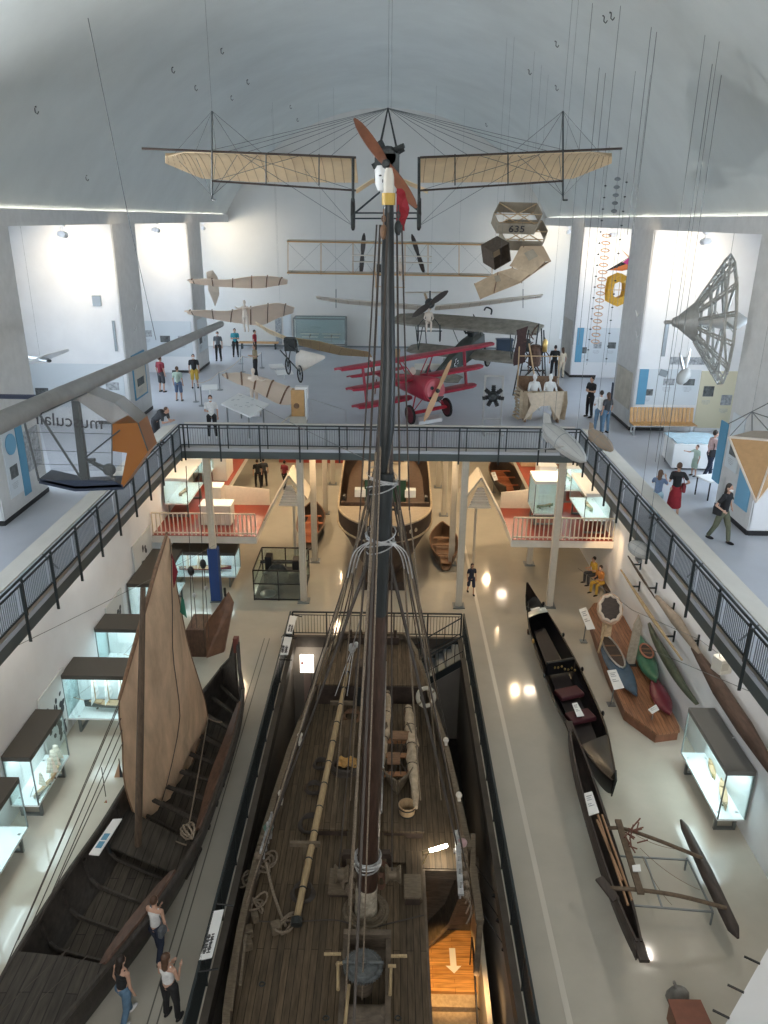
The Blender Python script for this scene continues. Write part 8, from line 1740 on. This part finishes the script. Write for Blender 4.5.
poster(-W + .06, 20.2, 21.0, 7.2, 9.2, 'grey board with a round blue globe on the first left pillar', M['pale_panel'], 'X', pics=1)
poster(-W + .06, 21.05, 21.45, 7.0, 9.4, 'teal vertical banner on the first left pillar', M['blueboard'], 'X')
poster(-W + .06, 21.5, 22.4, 7.6, 8.8, 'grey picture board next to the teal banner on the first left pillar', M['greyprint'], 'X')
b = MB(); b.lathe((0, 0, 0), [(.30, 0), (.30, .02)], 20, axis=(1, 0, 0)); o = b.build('globe_picture', M['skyblue']); o.location = (-W + .10, 20.6, 8.7); tag(o, 'round blue globe picture on the first left pillar', 'picture')
poster(31.0, -14.4, -10.5, 7.3, 9.1, 'wide pale board with drawings on the second left pillar behind the pedal plane', M['pale_panel'], pics=4, seed=2)
poster(42.4, -14.4, -10.5, 7.5, 9.4, 'wide pale board with aircraft drawings on the third left pillar', M['pale_panel'], pics=4, seed=9)
poster(-W + .06, 42.9, 45.0, 7.6, 9.4, 'grey text board on the inner side of the third left pillar', M['pale_panel'], 'X', pics=2, seed=4)
for (x, z0, z1, w_, lab, m_) in ((-10.95 - .0, 11.05, 11.45, .34, 'small grey vent high on the white face of the second left pillar', 'steel_mid'), (-10.75, 8.9, 10.1, .10, 'thin grey upright slot on the white face of the second left pillar', 'steel_mid')):
 o = MB().box((0, 0, (z1 - z0) / 2), (w_, .04, z1 - z0)).build('wall_plate', M[m_]); o.location = (GY(97 if w_ > .2 else 111, 301, 31).x, 30.97, GY(97, 306, 31).z if w_ > .2 else GY(111, 351, 31).z); tag(o, lab, 'plate')
o = MB().box((0, 0, .6), (.14, .04, 1.3)).build('wall_plate', M['steel_mid']); o.location = (GY(663, 354, 31).x, 30.97, GY(663, 355, 31).z); tag(o, 'thin grey upright slot on the white face of the second right pillar', 'plate')
o = MB().box((0, 0, .12), (.34, .04, .26), Euler((0, .3, 0))).build('wall_plate', M['steel_mid']); o.location = (GY(663, 374, 31).x, 30.97, GY(663, 376, 31).z); tag(o, 'small tilted grey plate below the slot on the second right pillar', 'plate')
p = P6(320, 352); t = thing('glass_vitrine', 'wide steel-framed glass vitrine with small model planes at the end wall', 'vitrine', (p.x, Y1 - 1.3, GZ)); w, d, h = 3.3, 1.4, 2.1
b = MB()
for x in (-w / 2, w / 2):
 for y in (-d / 2, d / 2): b.bar((x, y, 0), (x, y, h if y > 0 else h - .05), .07)
for z in (.5, h):
 for a, e in (((-w / 2, -d / 2), (w / 2, -d / 2)), ((w / 2, -d / 2), (w / 2, d / 2)), ((w / 2, d / 2), (-w / 2, d / 2)), ((-w / 2, d / 2), (-w / 2, -d / 2))): b.bar((*a, z), (*e, z), .07)
b.build('frame', M['case_frame'], t)
b = MB(); b.box((0, 0, .53), (w, d, .05)); b.build('shelf', M['panel_grey'], t); b = MB(); b.box((0, d / 2 - .03, 1.3), (w, .03, 1.5)); b.build('back_panel', mat('grey_back', (.35, .38, .37), .6), t)
b = MB(); b.box((0, -d / 2, 1.3), (w, .01, 1.5)); b.build('glass_pane', M['glass'], t); b = MB(); b.box((0, 0, h), (w, d, .01)); b.build('glass_top', M['glass'], t)
for k, (x, lab) in enumerate(((-.7, 'small cream model biplane in the left half of the vitrine'), (.7, 'small cream model plane in the right half of the vitrine'))):
 m_ = thing('model_plane', lab, 'model plane', (p.x + x, Y1 - 1.3, GZ + .75)); wingpanel([(-.6, -.1, .3), (.6, -.1, .3)], [(-.6, .15, .3), (.6, .15, .3)], m_, M['peach'], th=.02, camber=.02); wingpanel([(-.5, -.1, .1), (.5, -.1, .1)], [(-.5, .15, .1), (.5, .15, .1)], m_, M['peach'], th=.02, camber=.02); b = MB(); b.tube([(0, -.25, .15), (0, .5, .2)], .04, 6); b.tube([(0, 0, -.19), (0, 0, .3)], .01, 4); b.build('fuselage', M['wood'], m_)
for (u0, u1, v0, lab, m_) in ((275, 281, 318, 'narrow grey board on the end wall left of the vitrine', 'greyprint'), (283, 291, 314, 'pale door-like board on the end wall beside the vitrine', 'pale_panel'), (378, 386, 316, 'pale narrow board on the end wall behind the mast', 'pale_panel')):
 a, e = GY(u0, v0, Y1 - .03), GY(u1, v0, Y1 - .03); poster(Y1 - .02, a.x, e.x, GZ + .12, a.z, lab, M[m_])
p = P6(392, 358); o = MB().box((0, 0, .32), (.55, .5, .64)).box((0, 0, .66), (.6, .55, .05)).build('cardboard_box', M['wood_light']); o.location = (p.x + .2, p.y - 1, GZ); tag(o, 'small brown box on the floor beside the mast before the grey biplane', 'box')
a = GY(573, 333, 47); t = thing('green_screen', 'framed green and white picture at the passage right of the far pillar', 'picture', (a.x, 47, GZ)); b = MB(); b.box((0, 0, 2.0), (1.6, .06, 1.1)); b.build('board', M['paper'], t); b = MB(); b.box((-.1, -.04, 2.05), (.8, .02, .6)); b.build('green_image', mat('green_image', (.12, .42, .28), .6, var=.3), t); b = MB(); b.box((0, 0, .75), (.08, .08, 1.5)); b.box((0, 0, .02), (.6, .4, .04)); b.build('stand', M['steel_mid'], t)
p = P6(508, 350); o = MB().box((0, 0, .42), (1.0, .5, .84), None).box((0, 0, .9), (1.1, .6, .1)).build('blue_cabinet', mat('slate_blue', (.03, .05, .08), .5)); o.location = (GY(505, 345, 50).x, 50.3, GZ); tag(o, 'dark slate blue cabinet by the end wall behind the grey biplane', 'cabinet')
p = P6(250, 353); t = thing('far_bench', 'low brown bench by the end wall on the left', 'bench', (p.x + .3, Y1 - 1.0, GZ)); b = MB(); b.box((0, 0, .42), (2.6, .5, .08)); b.build('seat', M['bench_wood'], t)
for x in (-1.1, 1.1): b = MB(); b.box((x, 0, .2), (.08, .4, .4)); b.build('leg', M['steel'], t)
pa, pb = P6(638, 436), P6(684, 433); t = thing('slatted_bench', 'long oak slatted bench with backrest at the second right pillar', 'bench', ((pa.x + pb.x) / 2, 30.35, GZ)); w = 2.6
for k in range(17): b = MB(); x = lerp(-w / 2, w / 2, (k + .5) / 17); b.box((x, .32, .75), (w / 17 * .82, .035, .60), Euler((R(-10), 0, 0))); b.build('back_slat', M['bench_wood'], t)
for k in range(17): b = MB(); x = lerp(-w / 2, w / 2, (k + .5) / 17); b.box((x, 0, .45), (w / 17 * .82, .56, .04)); b.build('seat_slat', M['bench_wood'], t)
b = MB(); b.box((0, -.22, .41), (w, .05, .05)); b.box((0, .22, .41), (w, .05, .05)); b.build('seat_rail', M['alu'], t)
for x in (-w / 2 + .1, w / 2 - .1): b = MB(); b.box((x, -.2, .2), (.05, .05, .4)); b.box((x, .2, .2), (.05, .05, .4)); b.box((x, 0, .04), (.05, .5, .05)); b.build('leg', M['alu'], t)
q0, q1 = P6(671, 470), P6(717, 473); t = thing('display_table', 'white box table with a pale blue relief on top on the right gallery', 'table', (q0.x, q0.y, GZ)); w = q1.x - q0.x + .3
b = MB(); b.prism([(0, 0, .08), (w, -.1, .08), (w, 1.5, .08), (.2, 1.6, .08)], (0, 0, .85)); b.build('body', M['paper'], t); b = MB(); g = [[V((lerp(.1, w - .06, i / 10), lerp(.05, 1.45, j / 6), .96 + .05 * noise.noise(V((i * .7, j * .8, 0))))) for j in range(7)] for i in range(11)]; b.sheet(g, .03, nrm=(0, 0, 1)); b.build('relief', mat('pale_blue_relief', (.42, .58, .66), .4, var=.15, scale=6), t, smooth=True); b = MB(); b.box((w / 2 + .05, .7, .04), (w * .85, 1.2, .08)); b.build('plinth', M['black'], t)
q0 = P6(703, 500); t = thing('low_table', 'small white low table with black frame legs behind the woman in olive trousers', 'table', (q0.x + .45, q0.y + .35, GZ)); b = MB(); b.box((0, 0, .62), (1.0, .7, .04), .3); b.build('top', M['paper'], t)
for sx in (-1, 1):
 for sy in (-1, 1): b = MB(); d_ = Euler((0, 0, .3)).to_matrix() @ V((sx * .45, sy * .3, 0)); b.bar(d_, d_ + V((0, 0, .6)), .035); b.build('leg', M['black'], t)
a = P6(613, 403); o = MB().prism([(0, 0, 0), (.35, -.5, 0), (.35, -.5, .75), (0, 0, .95)], (.06, 0, 0)).box((.2, -.25, .02), (.5, .7, .04)).build('dark_sign', mat('dark_blue_sign', (.03, .05, .08), .4)); o.location = (a.x - .1, a.y + .2, GZ); tag(o, 'dark blue slanted board on the floor by the second right pillar', 'board')
q0 = [G(u, v, GZ + .95) for u, v in ((221, 405), (239, 394), (269, 405), (250, 418))]; c = sum(q0, V()) / 4; t = thing('map_table', 'white slanted map table near the railing left of the house model', 'table', (c.x, c.y, GZ)); b = MB(); b.prism([p - t.location for p in q0], (0, 0, .05)); b.build('top', M['paper'], t); rnd = random.Random(2)
b = MB()
for k in range(12): p = q0[0].lerp(q0[1], rnd.uniform(.1, .9)).lerp(q0[3].lerp(q0[2], rnd.uniform(.1, .9)), rnd.uniform(.1, .9)) - t.location; b.box(p + V((0, 0, .055)), (.12, .05, .006), .4)
b.build('printing', M['greyprint'], t)
for k in range(4): p = (q0[k] - t.location).lerp(V((0, 0, .95)), .25); b = MB(); b.bar(p, V((p.x, p.y, 0)), .06); b.build('leg', M['steel_mid'], t)
p = P6(298, 424); t = thing('house_model', 'brown and white cardboard house model behind the railing', 'model', (p.x, p.y + .35, GZ)); b = MB(); b.box((0, 0, .85), (.55, .5, 1.1)); b.build('brown_walls', M['bench_wood'], t)
b = MB(); b.box((.15, .12, 1.25), (.55, .4, .5)); b.box((.34, 0, .8), (.08, .52, 1.3)); b.build('white_walls', M['paper'], t); b = MB(); b.lathe((-.05, -.26, .75), [(.12, 0), (.12, .02)], 14, axis=(0, 1, 0)); b.build('arch_door', M['wood'], t); b = MB(); b.box((0, 0, .15), (.7, .6, .3)); b.prism([(-.35, -.25, .3), (-.75, -.5, 0), (-.7, -.5, 0), (-.3, -.2, .3)], (0, .4, 0)); b.build('base', M['beige_board'], t)
p = P6(211, 408); o = MB().box((0, 0, .95), (.7, .5, .03), Euler((R(15), 0, .2))).box((0, 0, .47), (.06, .06, .94)).box((0, 0, .02), (.4, .3, .04)).build('lectern_sign', M['paper']); o.location = p; tag(o, 'small white lectern board left of the map table', 'sign')
bpx = [(196, 402), (202, 406), (220, 390), (243, 372), (241, 364), (262, 368)]
for k, (u, v) in enumerate(bpx):
 p = P6(u, v); t = thing('barrier_post', 'low thin rope barrier post on the left gallery, ' + ('nearest the railing', 'second from the railing', 'between the two boys and the glider', 'beside the low glider', 'far one behind the low glider', 'farthest right')[k], 'barrier post', p, group='rope barrier posts')
 b = MB(); b.tube([(0, 0, 0), (0, 0, .9)], .025, 6); b.build('pole', M['steel_mid'], t); b = MB(); b.lathe((0, 0, 0), [(.16, 0), (.14, .03)], 12); b.build('foot', M['steel_mid'], t)
for (a, e, lab) in (((196, 402), (220, 390), 'pale rope barrier left of the map table'), ((220, 390), (243, 372), 'pale rope barrier beside the low glider'), ((243, 372), (262, 368), 'pale rope barrier behind the low glider')): P, Q = P6(*a) + V((0, 0, .88)), P6(*e) + V((0, 0, .88)); b = MB(); b.tube(sag(P, Q, .15), .018, 5); tag(b.build('barrier_rope', M['linen_white']), lab, 'rope')
for (u0, v0, u1, v1, lab) in ((311, 404, 344, 404, 'thin steel hoop barrier behind the railing left of the mast'), ):
 P, Q = P6(u0, v0 + 8), P6(u1 + 2, v1 + 20); b = MB(); b.tube([P, P + V((0, 0, .6)), V((Q.x, Q.y, GZ + .6)), Q], .018, 5); tag(b.build('hoop_barrier', M['alu']), lab, 'barrier')
# ---- long wires crossing the hall
def wire(pts, label, r=.006): b = MB(); b.tube(pts, r, 4); return tag(b.build('steel_cable', M['wire']), label, 'cable')
wire([GY(88, 18, 19.5), GY(130, 225, 22), GY(156, 340, 23)], 'thin cable running from the left vault down to the grey tube', .01)
wire(sag(GY(0, 654, 14), GY(215, 545, 26), .05), 'thin cable crossing the lower left wall towards the blue post', .008)
wire(sag(GY(256, 405, 24), GY(372, 462, 13.2), .02), 'thin cable slanting to the mast from the upper left', .008)
wire([GY(652, 650, 17), GY(770, 700, 14)], 'thin cable below the right gallery railing', .008)
wire([GY(578, 568, 22), GY(632, 610, 20), GY(700, 640, 18), GY(768, 690, 15)], 'thin pale cable running along the right wall from the seated people', .008)
for (u, v0, Y, x1, v1, lab) in ((604, 20, 26, 582, 345, 'left one of a long pair of cables hanging before the right bay'), (611, 18, 26, 590, 345, 'right one of a long pair of cables hanging before the right bay'), (722, -4, 20, 688, 480, 'left cable of the pair in front of the lattice nose cone'), (733, -4, 20, 700, 480, 'right cable of the pair in front of the lattice nose cone'), (655, -4, 21, 640, 235, 'cable right of the mobile, upper right'), (661, -4, 21, 646, 235, 'second cable right of the mobile, upper right')):
 a = GY(u, v0, Y); zt = min(a.z, vz(a.x) - .1); e = GY(u, v1, Y); wire([V((a.x, Y, zt)), V((a.x, Y, max(e.z, GZ + 2)))], lab, .008)
# ---- small hooks in the vault
for k, (u, v) in enumerate(((221, 51), (195, 88), (247, 82), (231, 98), (290, 107), (172, 70), (35, 110), (86, 178), (556, 44), (486, 125), (556, 88), (529, 72), (297, 120), (604, 19), (611, 16))):
 d = ray(u, v); tt = 4.0
 while True:
  p = CAM + d * tt
  if p.y > Y1 or (abs(p.x) < CH and p.z > vz(p.x) - .12) or tt > 60: break
  tt += .04
 if p.y > Y1 - .5: continue
 b = MB(); b.lathe((0, 0, .06), [(.05, 0), (.05, .03)], 8); b.tube([(0, 0, .06), (0, 0, -.05), (.05, 0, -.09), (.09, 0, -.03)], .014, 5); o = b.build('ceiling_hook', M['iron']); o.location = p; tag(o, 'small dark hook fixed in the white vault', 'hook', 'hooks in the vault')
# ---- spotlight clusters under the ledges, shining on the pillars
M['lampwhite'] = mat('white_lamp_housing', (.8, .8, .8), .4)
SP = [(-1, 27.8, 31.0, 'second left'), (-1, 39.0, 42.4, 'third left'), (-1, 16.6, 19.7, 'first left'), (1, 27.4, 31.0, 'second right'), (1, 39.0, 42.4, 'third right'), (1, 16.8, 19.7, 'first right')]
for sg, y, py, nm in SP:
 for k in (0, 1):
  yy = y + k * .55; t = thing('track_spotlight', 'white spotlight under the ledge before the %s pillar, %s one' % (nm, 'nearer' if k == 0 else 'farther'), 'spotlight', (sg * (W + .55 + .3 * k), yy, LEDGE0), group='track spotlights')
  b = MB(); b.box((0, 0, -.04), (.14, .14, .08)); b.tube([(0, 0, -.05), (0, 0, -.25)], .02, 6); b.build('mount', M['lampwhite'], t); b = MB(); b.lathe((0, .0, -.33), [(.07, -.12), (.11, -.10), (.11, .14), (.09, .16)], 12, axis=(.15 * -sg, 1, -.1)); b.build('lamp_head', M['lampwhite'], t, smooth=True)
  b = MB(); b.lathe((0, .0, -.33), [(.085, .150), (.085, .165)], 12, axis=(.15 * -sg, 1, -.1)); b.build('lamp_face', M['lamp'], t)
 spot('pillar_wash', (sg * (W + 1.0), y + .9, LEDGE0 - .35), (sg * (W + 1.6), py, LEDGE0 - 1.6), 230, (1, .82, .58), 100, 1.0, .15)
 spot('pillar_edge_wash', (sg * (W - 1.2), y + 1.2, LEDGE0 - .2), (sg * W, py + 1.2, LEDGE0 - 1.2), 80, (1, .80, .55), 90, 1.0, .15)
for sg in (-1, 1):
 spot('end_wash', (sg * (W + .3), 48.6, LEDGE0 - .2), (sg * (W - .8), Y1, LEDGE0 - .8), 260, (1, .85, .62), 110, 1.0, .2)
 t = thing('track_spotlight', 'white spotlight at the %s corner of the end wall' % ('left' if sg < 0 else 'right'), 'spotlight', (sg * (W + .5), 48.4, LEDGE0), group='track spotlights'); b = MB(); b.box((0, 0, -.04), (.14, .14, .08)); b.tube([(0, 0, -.05), (0, 0, -.25)], .02, 6); b.build('mount', M['lampwhite'], t); b = MB(); b.lathe((0, 0, -.33), [(.07, -.12), (.11, -.10), (.11, .14)], 12, axis=(0, 1, -.1)); b.build('lamp_head', M['lampwhite'], t)
